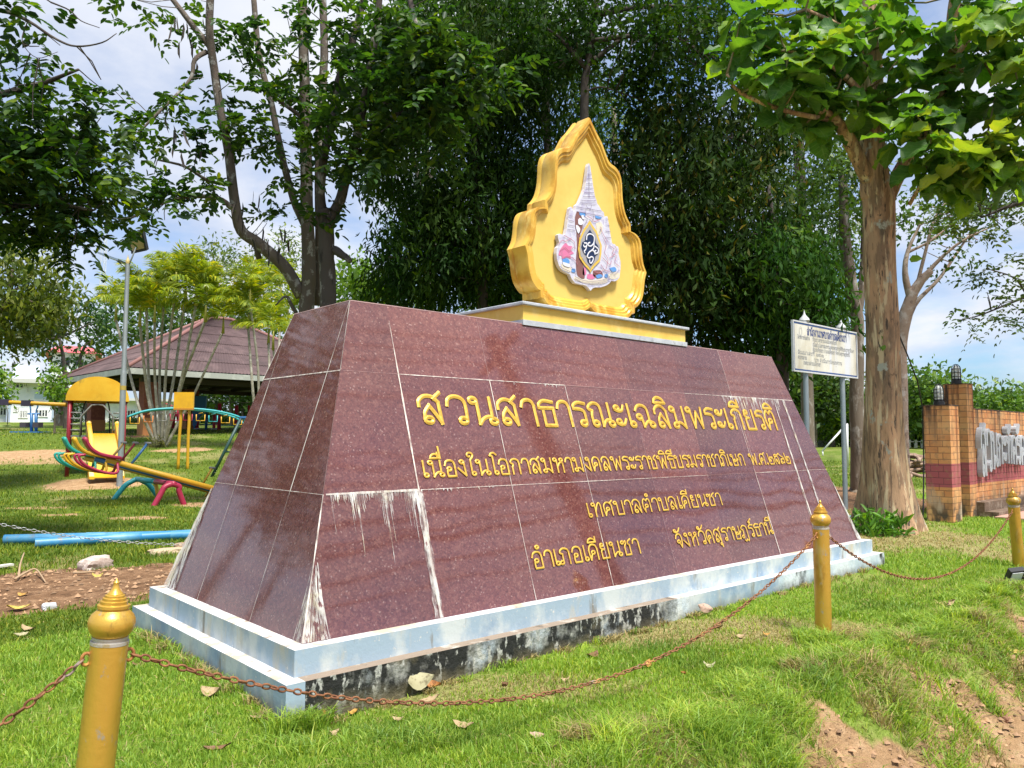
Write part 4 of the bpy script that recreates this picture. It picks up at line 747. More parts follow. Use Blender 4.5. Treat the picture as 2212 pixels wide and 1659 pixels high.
FL = [(460, 1507, .13, 'tan', 'curled', 'in the grass below the near corner of the plinth'), (557, 1558, .07, 'tan', 'small', 'by the tip of the near plinth corner'), (470, 1627, .12, 'brown', 'narrow', 'in the grass near the bottom edge of the picture'), (60, 1367, .11, 'tan', 'oval', 'on the grass behind the near gold post'), (45, 1378, .09, 'greenish tan', 'broad', 'beside an oval leaf behind the near gold post'),
      (50, 1288, .10, 'ochre', 'curled', 'on the bare soil behind the near post'), (38, 1320, .17, 'yellow', 'long', 'at the edge of the bare soil'), (905, 1500, .16, 'greenish tan', 'large broad', 'leaning on the mossy plinth under the chain'), (930, 1519, .11, 'tan', 'large', 'lying in front of the broad leaf under the chain'), (935, 1490, .10, 'orange', 'curled', 'behind the broad leaves at the mossy plinth'),
      (690, 1560, .08, 'orange', 'upright', 'in the hole under the mossy plinth corner'), (765, 1545, .07, 'ochre', 'small', 'in the grass below the mossy plinth'), (1000, 1575, .10, 'tan', 'torn', 'in the front lawn left of the middle post'), (1160, 1598, .07, 'pale pinkish', 'folded', 'in the middle of the front lawn'), (1190, 1627, .06, 'tan', 'thin', 'lowest on the front lawn'),
      (1398, 1444, .085, 'ochre', 'crumpled', 'on the lawn below the chain'), (1532, 1442, .07, 'greenish tan', 'torn greyish', 'on the lawn left of the middle post'), (1477, 1463, .03, 'orange', 'tiny', 'between two larger leaves on the lawn'), (1525, 1330, .12, 'pale pinkish', 'large oval', 'propped on the painted plinth behind the chain'), (1552, 1362, .07, 'brown', 'curled', 'on the dry patch of lawn'),
      (1600, 1380, .07, 'tan', 'small broken', 'on the dry patch near the middle post'), (1222, 1475, .05, 'tan', 'little', 'on the lawn under the rusty chain'), (2025, 1478, .08, 'dark brown', 'dark curled', 'on the lawn right of the middle post'), (1960, 1412, .05, 'yellow', 'small upright', 'on the bright lawn right of the middle post'), (2190, 1412, .13, 'yellow', 'long curled', 'on the lawn below the floodlight'),
      (2050, 1320, .12, 'tan', 'long narrow', 'in the grass left of the leaning post'), (1280, 1420, .12, 'brown', 'shrivelled', 'lying against the chain below the plinth'), (1790, 1400, .05, 'tan', 'little pale', 'just left of the middle post'), (300, 1440, .08, 'brown', 'curled brown', 'in the grass right of the near post'), (210, 1246, .10, 'yellow', 'faded', 'on the bare soil below the large stone'),
      (1655, 1375, .05, 'ochre', 'tiny curled', 'in dry grass behind the middle post'), (860, 1560, .06, 'tan', 'small pale', 'in the lawn below the two large leaves'), (1090, 1490, .05, 'brown', 'little curled', 'in the lawn just under the grey links'), (720, 1590, .06, 'tan', 'small flat', 'in the grass under the plinth hole'), (1700, 1560, .06, 'tan', 'small dry', 'on the grassy lip of the bank')]
for i, (x, y, L, c, sh, where) in enumerate(FL):
    p = G(x, y); V, F_ = leafmesh(L, L * (.34 if 'narrow' in sh or 'long' in sh or 'thin' in sh else .62), rnd.uniform(.01, .035) * (L / .1), rnd.uniform(-.015, .02), i)
    me = bpy.data.meshes.new('fallen_leaf'); me.from_pydata(V, [], F_); o = link('fallen_leaf', me, lmats[c], None, True)
    tilt = 1.0 if ('propped' in where or 'leaning' in where or 'upright' in sh) else rnd.uniform(.0, .35)
    o.location = tuple(p + [0, 0, .018 + (L * .35 if tilt > .9 else 0)]); o.rotation_euler = (tilt, rnd.uniform(-.25, .25), rnd.uniform(-.7, .7) - .5)
    setp(o, f'{sh} {c} fallen leaf {where}' if c.split()[0] not in sh else f'{sh} fallen leaf {where}', 'leaf', 'fallen leaves on the grass and soil')
# ------------------------------------------------------------------ notice board behind the monument
D1 = 13.2; pl_ = P(*T(1868, 880), D1); pr_ = P(*T(1950.5, 880), D1 * .965)
pl_ = ony(*T(1862.5, 880), 3.1); pr_ = ony(*T(1947, 880), 3.1)
sgn = thing('notice_board', 'weathered white notice board with blue border and Thai text on two grey posts', 'sign', (pl_[0], 3.1, 0))
SY = 3.06
c00 = ony(*T(1827.5, 738.5), SY); c10 = ony(*T(1976, 769), SY); c01 = ony(*T(1836, 857), SY); c11 = ony(*T(1981, 872), SY)
sx0, sx1 = (c00[0] + c01[0]) / 2, (c10[0] + c11[0]) / 2; sz1, sz0 = (c00[2] + c10[2]) / 2, (c01[2] + c11[2]) / 2
gp = mat('grey_steel_post', (.30, .36, .40), .45, .4, layers=[((.36, .41, .44), 3, (1, 1, .3), .5, .65)])
wgrey = mat('pale_grey_finial', (.50, .52, .54), .5)
for q in (pl_, pr_):
    MB().lathe([(.046, -.1), (.046, sz1 - .02)], (q[0], 3.12, 0), 20).build('post', gp, sgn, 'auto')
    f_ = [(.035, 0), (.045, .01), (.035, .02), (.09, .06), (.105, .10), (.09, .15), (.05, .20), (.025, .25), (.012, .32), (.002, .36)]
    MB().lathe([(r * .9, z * .75 + sz1 - .02) for r, z in f_], (q[0], 3.12, 0), 20).build('finial', wgrey, sgn, 'auto')
bw = mat('faded_white_board', (.70, .69, .62), .7, layers=[((.55, .51, .40), 2.2, (1, 1, .35), .46, .64), ((.66, .68, .72), 1.3, (1.6, 1, .15), .55, .64), ((.33, .29, .22), 22, V1, .62, .72)])
MB().box((sx0, SY, sz0), (sx1, SY + .03, sz1)).build('board', bw, sgn)
fb = MB(); w_ = .012
for (a, b) in (((sx0, sz0), (sx1, sz0)), ((sx0, sz1), (sx1, sz1))): fb.box((a[0] - w_, SY - .008, a[1] - w_), (b[0] + w_, SY + .034, b[1] + w_))
for x in (sx0, sx1): fb.box((x - w_, SY - .008, sz0 + w_), (x + w_, SY + .034, sz1 - w_))
fb.build('frame', mat('white_frame', (.62, .64, .66), .6), sgn)
bb = MB(); i_ = .03
for z in (sz0 + i_, sz1 - i_): bb.box((sx0 + i_, SY - .003, z - .012), (sx1 - i_, SY + .01, z + .012))
for x in (sx0 + i_, sx1 - i_): bb.box((x - .007, SY - .003, sz0 + i_ + .012), (x + .007, SY + .01, sz1 - i_ - .012))
bb.build('blue_border', mat('blue_border_paint', (.03, .08, .25), .6), sgn)
ink = mat('faded_blue_ink', (.04, .065, .20), .7, layers=[((.30, .31, .34), 7, V1, .5, .7)]); ink2 = mat('faded_grey_ink', (.27, .28, .30), .7, layers=[((.42, .42, .38), 9, V1, .45, .65)])
BW, BH = sx1 - sx0, sz1 - sz0
def signline(name, txt, u0, u1, v, cap, w, m):
    ss, tw = thai(txt); s_ = (u1 - u0) * BW / tw; b_ = MB(); strokes_mesh(b_, ss, lambda a, b: (sx0 + u0 * BW + a * s_, SY, sz0 + v * BH + b * cap / 10), (0, -1, 0), w, .0005, lift=.001); b_.build(name, m, sgn)
signline('heading', 'สำนักงานเทศบาลตำบลเคียนซา', .20, .82, .755, .115, .020, ink)
for txt, u0, u1, v in (('โครงการก่อสร้าง', .06, .24, .655), ('ป้ายสวนสาธารณะเฉลิมพระเกียรติ', .28, .66, .655), ('เนื่องในโอกาสมหามงคลพระราชพิธีบรมราชาภิเษก', .28, .95, .545), ('ตำบลเคียนซา อำเภอเคียนซา จังหวัดสุราษฎร์ธานี', .28, .87, .445), ('สัญญาเลขที่ ๒๕๖๒'.replace('ญ', 'ณ'). replace('ข', 'ช'), .06, .45, .35), ('งบประมาณ', .06, .19, .25), ('บาท ดำเนินการโดยเทศบาล', .30, .74, .235), ('เทศบาลตำบลเคียนซา', .14, .40, .15)):
    signline('text_line', txt, u0, u1, v, .055, .010, ink2)
seal = MB(); cx_, cz_ = sx0 + .105 * BW, sz0 + .80 * BH
for r in (.07, .05): strokes_mesh(seal, [[(r * .8 * math.cos(a), r * 1.3 * math.sin(a)) for a in np.linspace(0, 2 * math.pi, 17)]], lambda a, b: (cx_ + a, SY, cz_ + b), (0, -1, 0), .006, .0005, lift=.001)
seal.build('faded_seal', ink2, sgn)
# ------------------------------------------------------------------ brick wall, pillars, wall letters
def brick(name, z0, z1):
    m = bpy.data.materials.new(name); m.use_nodes = True; t = m.node_tree; b = t.nodes['Principled BSDF']; b.inputs['Roughness'].default_value = .85
    tcn = node(t, 'ShaderNodeTexCoord'); s = node(t, 'ShaderNodeSeparateXYZ'); t.links.new(tcn.outputs['Object'], s.inputs[0])
    u = node(t, 'ShaderNodeMath', operation='ADD'); t.links.new(s.outputs[0], u.inputs[0]); t.links.new(s.outputs[1], u.inputs[1])
    cb2 = node(t, 'ShaderNodeCombineXYZ'); t.links.new(u.outputs[0], cb2.inputs[0]); t.links.new(s.outputs[2], cb2.inputs[1])
    def noi(sc, st=V1, d=6):
        mp = node(t, 'ShaderNodeMapping'); mp.inputs['Scale'].default_value = st; t.links.new(tcn.outputs['Object'], mp.inputs[0]); n = node(t, 'ShaderNodeTexNoise'); n.inputs['Scale'].default_value = sc; n.inputs['Detail'].default_value = d; t.links.new(mp.outputs[0], n.inputs['Vector']); return n.outputs['Fac']
    def mr(f, lo, hi):
        r = node(t, 'ShaderNodeMapRange'); r.inputs['From Min'].default_value = lo; r.inputs['From Max'].default_value = hi; t.links.new(f, r.inputs['Value']); return r.outputs[0]
    def mixc(f, a, b_, bl='MIX'):
        x = node(t, 'ShaderNodeMix', data_type='RGBA', blend_type=bl); t.links.new(f, x.inputs[0]) if not isinstance(f, float) else setattr(x.inputs[0], 'default_value', f)
        t.links.new(a, x.inputs[6]) if not isinstance(a, tuple) else setattr(x.inputs[6], 'default_value', c4(a)); t.links.new(b_, x.inputs[7]) if not isinstance(b_, tuple) else setattr(x.inputs[7], 'default_value', c4(b_)); return x.outputs[2]
    def ml(a, b_, op='MULTIPLY'):
        x = node(t, 'ShaderNodeMath', operation=op)
        for i, q in enumerate((a, b_)): t.links.new(q, x.inputs[i]) if not isinstance(q, (int, float)) else setattr(x.inputs[i], 'default_value', q)
        return x.outputs[0]
    br = node(t, 'ShaderNodeTexBrick'); br.inputs['Scale'].default_value = 1; br.inputs['Brick Width'].default_value = .20; br.inputs['Row Height'].default_value = .104; br.inputs['Mortar Size'].default_value = .006; br.inputs['Mortar Smooth'].default_value = .3; br.offset = .37
    br.inputs['Color1'].default_value = (.70, .33, .125, 1); br.inputs['Color2'].default_value = (.56, .215, .075, 1); br.inputs['Mortar'].default_value = (.20, .085, .035, 1); t.links.new(cb2.outputs[0], br.inputs['Vector'])
    c = mixc(mr(noi(2.2), .45, .7), br.outputs['Color'], (.66, .42, .20)); c = mixc(.35, c, br.outputs['Color'])
    band = ml(mr(s.outputs[2], z0, z0 + .004), ml(1, mr(s.outputs[2], z1, z1 + .004), 'SUBTRACT'))
    pk = mixc(mr(br.outputs['Fac'], 0, 1), (.37, .085, .095), (.16, .04, .045)); pk = mixc(mr(noi(3), .5, .7), pk, (.40, .12, .12)); c = mixc(band, c, pk)
    dk = ml(mr(noi(7, (1, 1, .12)), .46, .6), mr(s.outputs[2], 1.15, 2.0)); c = mixc(dk, c, (.05, .028, .02)); c = mixc(ml(mr(noi(11, V1, 8), .54, .66), .55), c, (.30, .17, .09))
    run = mr(noi(5.5, (1, 1, .03)), .60, .70); c = mixc(ml(run, .7), c, (.16, .055, .025))
    lowd = ml(mr(noi(6, (1, 1, .5)), .42, .56), mr(s.outputs[2], .55, .12)); c = mixc(lowd, c, (.09, .06, .04))
    wh = ml(mr(noi(4, (1, 1, .4)), .56, .66), mr(s.outputs[2], .75, .25)); c = mixc(ml(wh, .6), c, (.62, .48, .36))
    t.links.new(c, b.inputs['Base Color']); bn = node(t, 'ShaderNodeBump'); bn.inputs['Strength'].default_value = .6; bn.inputs['Distance'].default_value = .012; bn.invert = True; t.links.new(br.outputs['Fac'], bn.inputs['Height']); t.links.new(bn.outputs[0], b.inputs['Normal'])
    return m
K1 = onz(*T(2201, 1207)); K2 = np.array([ony(*T(2238, 1100), K1[1] + .10)[0], K1[1] + .10, 0])
zk1 = ony(*T(2201, 937), K1[1])[2]; zk2 = ony(*T(2238, 888), K2[1])[2]; WY = K2[1] + .07
zb1, zb0 = ony(*T(2201, 1071), K1[1])[2], ony(*T(2201, 1126), K1[1])[2]
bm_ = brick('orange_brick_with_pink_band', zb0, zb1); capm = mat('blackened_brick_top', (.05, .035, .028), .95, layers=[((.30, .15, .07), 9, V1, .5, .65)], bump=(30, .5))
def pillar(label, c, w, dp, z):
    t = thing('brick_pillar', label, 'pillar', (c[0], c[1], 0), 'brick pillars of the park wall'); MB().box((c[0], c[1], -.2), (c[0] + w, c[1] + dp, z)).build('shaft', bm_, t); MB().box((c[0] - .004, c[1] - .004, z), (c[0] + w + .004, c[1] + dp + .004, z + .02)).build('cap', capm, t)
w1 = .41; pillar('lower brick pillar at the near end of the orange park wall', K1, w1, .41, zk1)
pillar('taller brick pillar joined to the orange park wall', K2, .33, .38, zk2)
wl = thing('brick_wall', 'orange brick park wall with dark pink band and raised grey Thai letters', 'wall', (16, WY, 0))
zw = ony(*T(2262, 946), WY)[2]; MB().box((K2[0] + .33, WY, -.2), (24, WY + .25, zw)).build('brickwork', bm_, wl); MB().box((K2[0] + .33, WY - .004, zw), (24, WY + .255, zw + .02)).build('coping', capm, wl)
lm = mat('grey_letter_metal', (.40, .42, .46), .5, layers=[((.46, .48, .52), 6, V1, .5, .65)])
YL = WY - .10
L0 = ony(*T(2268, 1102), YL)[0]; ss, tw = thai('สวนกะทัดรัด'); wm_ = MB()
ztop = [ony(*T(x, y), YL)[2] for x, y in ((2272, 988), (2300, 1000), (2320, 1008), (2364, 1008))]; zbot = [ony(*T(x, y), YL)[2] for x, y in ((2272, 1100), (2300, 1078), (2320, 1066), (2364, 1072))]; xk = [ony(*T(x, 1050), YL)[0] for x in (2272, 2300, 2320, 2364)]
def l3(a, b):
    x = L0 + a * .0445; z1, z0 = np.interp(x, xk, ztop), np.interp(x, xk, zbot); return (x, WY - .008, z0 + (z1 - z0) * b / 10)
strokes_mesh(wm_, ss, l3, (0, -1, 0), .062, 0, thick=.09); wm_.build('raised_letters', lm, wl)
bed = mat('brown_planter_edge', (.14, .09, .06), .95, layers=[((.26, .20, .15), 7, V1, .5, .65), ((.06, .045, .035), 9, V1, .55, .7)], bump=(18, .8))
setp(MB().box((K2[0] + .3, WY - .42, -.1), (24, WY, .10)).box((K2[0] + .3, WY - .20, .10), (24, WY, .26)).build('planter_step', bed), 'low dark brown planter step along the foot of the brick wall', 'planter')
setp(MB().box((K2[0] + .05, WY - 1.0, -.1), (24, WY - .42, .045)).build('paving_strip', mat('pink_paving', (.46, .26, .20), .9, bump=(20, .3))), kind='structure')
def bulkhead(label, p):
    t = thing('wall_lamp', label, 'lamp', p, 'caged lamps on the brick pillars'); p = np.array(p)
    MB().lathe([(.085, 0), (.085, .05), (.075, .055), (.075, .09)], p, 20).build('base', black, t, 'auto')
    MB().lathe([(.062, .09), (.066, .20), (.06, .27), (.04, .32), (.012, .335), (.001, .336)], p, 20).build('glass', mat('milky_glass', (.66, .68, .64), .25), t, 'auto')
    g = MB()
    for a in np.linspace(0, 2 * math.pi, 9)[:-1]: g.tube([p + np.array([math.cos(a) * r, math.sin(a) * r, z]) for r, z in ((.078, .06), (.078, .26), (.066, .31), (.035, .345), (0, .355))], .006, 5)
    for z, r in ((.13, .078), (.20, .078), (.265, .077)): g.tube([p + np.array([math.cos(a) * r, math.sin(a) * r, z]) for a in np.linspace(0, 2 * math.pi, 17)], .006, 5)
    g.build('cage', black, t, True)
bulkhead('black caged lamp with milky glass on the lower brick pillar', (K1[0] + .12, K1[1] + .2, zk1 + .02)); bulkhead('black caged lamp with milky glass on the taller brick pillar', (K2[0] + .10, K2[1] + .19, zk2 + .02))
cab = [P(*T(2095, 820), 12.6), P(*T(2118, 880), 12.6), np.array([K1[0] - .02, K1[1] + .415, zk1 - .02]), np.array([K1[0] - .015, K1[1] + .425, 1.0]), np.array([K1[0] - .05, K1[1] + .44, .3]), G(*T(2130, 1205))]
setp(MB().tube([P(*T(2020, 640), 11.9)] + cab, .012, 6).build('power_cable', black, None, True), 'thin black cable running from the big tree down the end of the brick wall', 'cable')
# ------------------------------------------------------------------ pavilion
roofm = mat('purple_brown_corrugated_sheet', (.085, .052, .053), .8, layers=[((.13, .083, .082), 1.2, (1, 1, 1), .46, .62), ((.055, .035, .035), .8, V1, .54, .68)])
facm = mat('grey_green_fascia', (.36, .38, .35), .7, layers=[((.46, .48, .44), 3, V1, .5, .65)])
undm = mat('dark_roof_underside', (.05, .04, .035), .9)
colm = mat('dark_red_brick_pillar', (.22, .065, .045), .85, layers=[((.30, .10, .06), 8, V1, .5, .62)])
ZE = 4.4; N_ = onz(276, 794, ZE); LX, LY = 13.0, 10.45; ap0 = np.array([N_[0] + LX / 2 - .6, N_[1] + LY / 2, 0]); zz_ = [CAM + ray(474, 682) * t for t in (41.5,)][0][2]; ZA = zz_
pav = thing('pavilion', 'open pavilion with dark purple corrugated hip roof on brick pillars', 'pavilion', (ap0[0], ap0[1], 1.4))
A_ = np.array([ap0[0], ap0[1], ZA]); A2 = A_ + [1.2, 0, 0]
cs = [N_, N_ + [LX, 0, 0], N_ + [LX, LY, 0], N_ + [0, LY, 0]]
rf = MB()
def roofface(a, b, t0, t1):
    """corrugated sheets laid in courses from eave a-b to the ridge t0-t1"""
    a, b, t0, t1 = [np.array(q, float) for q in (a, b, t0, t1)]; n = int(np.linalg.norm(b - a) / .09); nr_ = np.cross(b - a, t0 - a); nr_ /= np.linalg.norm(nr_); nr_ *= np.sign(nr_[2]); rows = 6
    for r in range(rows):
        v = []; f0, f1 = r / rows, (r + 1) / rows + .012
        for i in range(n + 1):
            u = i / n; lo = a + (b - a) * u; hi = t0 + (t1 - t0) * u; w = .016 * (1 if i % 2 else -1)
            v += [lo + (hi - lo) * f0 + nr_ * (w + .05), lo + (hi - lo) * min(f1, 1) + nr_ * (w + .025)]
        rf.add(v, [(2 * i, 2 * i + 2, 2 * i + 3, 2 * i + 1) for i in range(n)])
roofface(cs[0], cs[1], A_, A2); roofface(cs[3], cs[0], A_, A_); roofface(cs[1], cs[2], A2, A2); roofface(cs[2], cs[3], A2, A_)
rf.build('roof', roofm, pav, recalc=False)
hp = MB()
for a, b in ((cs[0], A_), (cs[1], A2), (cs[2], A2), (cs[3], A_), (A_, A2)): hp.tube([np.array(a) + [0, 0, .06], (np.array(a) + b) / 2 + [0, 0, .07], np.array(b) + [0, 0, .07]], .10, 8)
hp.build('hip_capping', mat('red_brown_ridge_cap', (.24, .11, .10), .7), pav, True)
fm = MB()
for i in range(4): fm.bar(np.array(cs[i]) + [0, 0, -.13], np.array(cs[(i + 1) % 4]) + [0, 0, -.13], .06, .26)
fm.build('fascia', facm, pav)
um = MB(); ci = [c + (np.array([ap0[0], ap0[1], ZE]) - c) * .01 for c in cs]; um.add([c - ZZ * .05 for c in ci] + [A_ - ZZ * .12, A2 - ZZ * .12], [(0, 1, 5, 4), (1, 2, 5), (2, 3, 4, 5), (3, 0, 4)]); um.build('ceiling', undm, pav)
bmn = MB()
for x in np.linspace(1.2, LX - 1.2, 9): bmn.box((N_[0] + x - .04, N_[1] + 1, ZE - .28), (N_[0] + x + .04, N_[1] + LY - 1, ZE - .14))
for y in (1.2, LY - 1.2): bmn.box((N_[0] + 1, N_[1] + y - .12, ZE - .5), (N_[0] + LX - 1, N_[1] + y + .12, ZE - .281))
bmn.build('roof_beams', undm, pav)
ZF = 1.40; c1 = onz(*T(330, 1016), ZF); c2_ = np.array([N_[0] + 1.35, N_[1] + LY - 1.7, ZF])
for x, y in ((1.5, 1.5), (1.5, LY - 1.5), (LX - 1.5, 1.5), (LX - 1.5, LY - 1.5), (LX / 2, LY - 1.5)):
    pm_ = MB().box((N_[0] + x - .35, N_[1] + y - .35, 1.0), (N_[0] + x + .35, N_[1] + y + .35, ZE - .3)); pm_.box((N_[0] + x - .37, N_[1] + y - .37, 1.0), (N_[0] + x + .37, N_[1] + y + .37, 2.25), 1)
    pm_.build('brick_pillar', [colm, mat('orange_pillar_base', (.46, .20, .07), .85)] if x == 1.5 and y == 1.5 else [colm, bpy.data.materials['orange_pillar_base']], pav)
MB().box((N_[0] + .5, N_[1] + .5, .6), (N_[0] + LX - .5, N_[1] + LY - .5, ZF + .02)).build('floor_slab', mat('red_brown_floor_edge', (.24, .12, .08), .85), pav)
pav.rotation_euler = (0, 0, .05); pav.location = (pav.location[0] - .26, pav.location[1] + .32, pav.location[2])
# ------------------------------------------------------------------ lamp post
lp = G(258, 1050); top = P(272, 563, dep(lp)); hgt_ = top[2]; lamp = thing('lamp_post', 'tall grey solar lamp post in front of the yellow slide', 'street lamp', lp)
galv = mat('galvanised_pole', (.27, .30, .31), .55, .4, layers=[((.34, .37, .38), 2, (1, 1, .4), .5, .62)])
MB().lathe([(.075, -.1), (.075, hgt_ - lp[2] - 3.0), (.07, hgt_ - lp[2] - 2.95), (.06, hgt_ - lp[2] - 2.9), (.055, hgt_ - lp[2])], lp, 16).build('pole', galv, lamp, 'auto')
zb_ = P(0, 842, dep(lp))[2]; MB().lathe([(.078, 0), (.078, .12)], lp + [0, 0, P(265, 842, dep(lp))[2] - lp[2]], 16).build('ochre_band', mat('ochre_tape', (.42, .30, .06), .7), lamp, 'auto')
tp = np.array([lp[0], lp[1], hgt_])
MB().lathe([(.05, 0), (.06, .05), (.05, .1), (.03, .14), (.012, .2), (.003, .26)], tp, 12).build('finial', mat('brass_cap', (.50, .38, .14), .5), lamp, 'auto')
MB().tube([tp - ZZ * .12, tp + R0 * .12 + ZZ * .2, tp + R0 * .24 + ZZ * .55], .022, 8).tube([tp - ZZ * .12, tp - R0 * .15 - ZZ * .02, tp - R0 * .30 + ZZ * .1], .022, 8).build('bracket', galv, lamp, True)
b_ = (R0 * .93 + ZZ * .36, F0, ZZ * .93 - R0 * .36); o_ = tp + R0 * .26 + ZZ * .62
bf = (R0 * .95 + ZZ * .15 - F0 * .2, F0 * .8 + ZZ * .5 + R0 * .1, ZZ * .85 - F0 * .5); bf = tuple(q / np.linalg.norm(q) for q in bf)
hd = MB().box((-.24, -.06, -.28), (.24, .06, .28), 0, bf, o_).build('lamp_head', mat('dark_lamp_head', (.03, .03, .032), .5), lamp)
MB().box((-.19, -.07, -.20), (.19, -.055, .20), 0, bf, o_).build('lens', mat('amber_lens', (.48, .36, .16), .3), hd); ROOTLOC[hd] = ROOTLOC[lamp]
b2_ = (R0 * .93 - ZZ * .33, F0, ZZ * .93 + R0 * .33); MB().box((-.30, -.25, -.025), (.30, .25, .025), 0, b2_, tp - R0 * .42 + ZZ * .16).build('solar_panel', mat('solar_panel_face', (.20, .26, .34), .2), lamp)
# ------------------------------------------------------------------ playground tower with slide
ypl = mat('yellow_play_plastic', (.72, .40, .015), .42, layers=[((.62, .33, .02), 2.5, V1, .5, .66)]); ydm = mat('weathered_yellow_dome', (.70, .42, .025), .5, layers=[((.40, .25, .03), 3, (1, 1, .5), .57, .66), ((.66, .36, .012), 2, V1, .45, .6)])
redp = mat('dark_red_paint', (.30, .02, .035), .45); magp = mat('magenta_paint', (.34, .02, .06), .45); tealp = mat('teal_paint', (.03, .33, .36), .45); yelp = mat('yellow_pipe_paint', (.62, .34, .02), .45); bluep = mat('blue_pipe_paint', (.035, .14, .33), .45); greyp = mat('bare_grey_steel', (.26, .26, .25), .5, .3); brnp = mat('brown_pipe', (.11, .05, .03), .6); grnp = mat('dark_green_pipe', (.02, .06, .055), .5)
Tw = G(205, 1026); dT = dep(Tw); HW = .78
FT = np.array([Tw[0] - CAM[0], Tw[1] - CAM[1], 0]); FT /= np.linalg.norm(FT); RTw = np.array([FT[1], -FT[0], 0])
def tl(u, v, z): return Tw + RTw * u + FT * v + ZZ * z   # tower frame: right, away, up
def zpx(x, y, d): return P(x, y, d)[2] - Tw[2]
zdm = zpx(208, 866, dT); zpl = zpx(208, 940, dT); ztp = zpx(208, 817, dT + .8)
tower = thing('play_tower', 'red play tower with yellow dome roof, ladders and a yellow slide', 'play tower', Tw)
dm = MB(); nn = 20; vs = []; R_ = HW + .05; Lg = 2 * HW + .15
for i in range(nn + 1):
    a = math.pi * i / nn
    for v_ in (-.1, Lg): vs.append(tl(-R_ * math.cos(a), v_, zdm + (ztp - zdm) * math.sin(a) ** .9))
dm.add(vs, [(2 * i, 2 * i + 2, 2 * i + 3, 2 * i + 1) for i in range(nn)]); dm.add([vs[2 * i] for i in range(nn + 1)], [tuple(range(nn + 1))]); dm.add([vs[2 * i + 1] for i in range(nn + 1)], [tuple(range(nn + 1))])
o = dm.build('dome_roof', ydm, tower, 'auto')
for u in (-1, 1):
    for v_ in (0, 2 * HW): MB().tube([tl(u * (HW - .06), v_, -.1), tl(u * (HW - .06), v_, zdm + .1)], .055, 10).build('post', redp if v_ == 0 else mat('faded_red_post', (.20, .03, .03), .5) if 'faded_red_post' not in bpy.data.materials else bpy.data.materials['faded_red_post'], tower, True)
MB().box((-HW, 0, zpl - .06), (HW, 2 * HW, zpl), 0, (RTw, FT, ZZ), Tw).build('deck', mat('grey_deck', (.16, .19, .19), .7), tower)
for s_ in (-1, 1):
    g_ = MB()
    for z in np.linspace(zpl + .15, zdm - .35, 4): g_.tube([tl(s_ * (HW - .1), -.03, z), tl(s_ * (HW - .36), -.03, z)], .024, 6)
    g_.tube([tl(s_ * (HW - .36), -.03, zpl), tl(s_ * (HW - .36), -.03, zdm - .45), tl(s_ * .15, -.03, zdm - .12), tl(0, -.03, zdm - .1)], .026, 6); g_.build('guard_rail', greyp, tower, True)
    g2 = MB()
    for z in np.linspace(zpl + .2, zdm - .2, 5): g2.tube([tl(s_ * (HW - .06), .05, z), tl(s_ * (HW - .06), 2 * HW - .05, z)], .024, 6)
    g2.build('side_bars', brnp, tower, True)
MB().tube(catmull([tl(-.42, 2 * HW, zpl), tl(-.40, 2 * HW, zpl + .8), tl(-.2, 2 * HW, zpl + 1.25), tl(.1, 2 * HW, zpl + 1.28), tl(.32, 2 * HW, zpl + .9), tl(.36, 2 * HW, zpl)], 6), .022, 7).build('back_arch', mat('black_steel_arch', (.03, .03, .03), .5), tower, True)
stp = MB()
for i, z in enumerate(np.linspace(.2, zpl - .25, 4)): stp.box((-.35, .35 + .22 * i, z), (.35, .55 + .22 * i, z + .04), 0, (RTw, FT, ZZ), Tw)
stp.build('steps', brnp, tower)
# slide: bed and two high cheeks, running toward the camera and slightly right
sl = MB(); lp_ = []
E1 = G(231, 1041); base = E1 - Tw; u1, v1_ = float(base @ RTw), float(base @ FT); zg = E1[2] - Tw[2]
path = catmull([(.16, -.02, zpl + .02), (.18, -.3, zpl - .04), (.12 + u1 * .5, v1_ * .5, (zpl - .1) * .50 + .02), (u1 - .05, v1_ * .85, .16 + zg), (u1, v1_ - .25, .12 + zg)], 6)
W2 = .31
for (ua, ub, za, zb2) in ((-W2, W2, 0, .03),):
    vs = []
    for q in path: vs += [tl(q[0] - W2, q[1], q[2]), tl(q[0] + W2, q[1], q[2]), tl(q[0] + W2, q[1], q[2] + .03), tl(q[0] - W2, q[1], q[2] + .03)]
    sl.add(vs, [(4 * i + j, 4 * i + (j + 1) % 4, 4 * i + 4 + (j + 1) % 4, 4 * i + 4 + j) for i in range(len(path) - 1) for j in range(4)] + [(0, 1, 2, 3), tuple(4 * (len(path) - 1) + j for j in (3, 2, 1, 0))])
sl.build('slide_bed', ypl, tower, 'auto')
for s_ in (-1, 1):
    ck = MB(); vs = []
    for i, q in enumerate(path):
        t = i / (len(path) - 1); hh = .36 - .18 * t if t < .93 else .05; hh = .50 * (.6 + .4 * t / .08) if t < .08 else hh
        c = q[0] + s_ * (W2 + .06); vs += [tl(c - .06, q[1], q[2] - .03), tl(c + .06, q[1], q[2] - .03), tl(c + .06, q[1], q[2] + hh * .92), tl(c, q[1], q[2] + hh), tl(c - .06, q[1], q[2] + hh * .92)]
    m_ = len(path); ck.add(vs, [(5 * i + j, 5 * i + (j + 1) % 5, 5 * i + 5 + (j + 1) % 5, 5 * i + 5 + j) for i in range(m_ - 1) for j in range(5)] + [(0, 1, 2, 3, 4), tuple(5 * (m_ - 1) + j for j in (4, 3, 2, 1, 0))]); ck.build('slide_side', ypl, tower, 'auto')
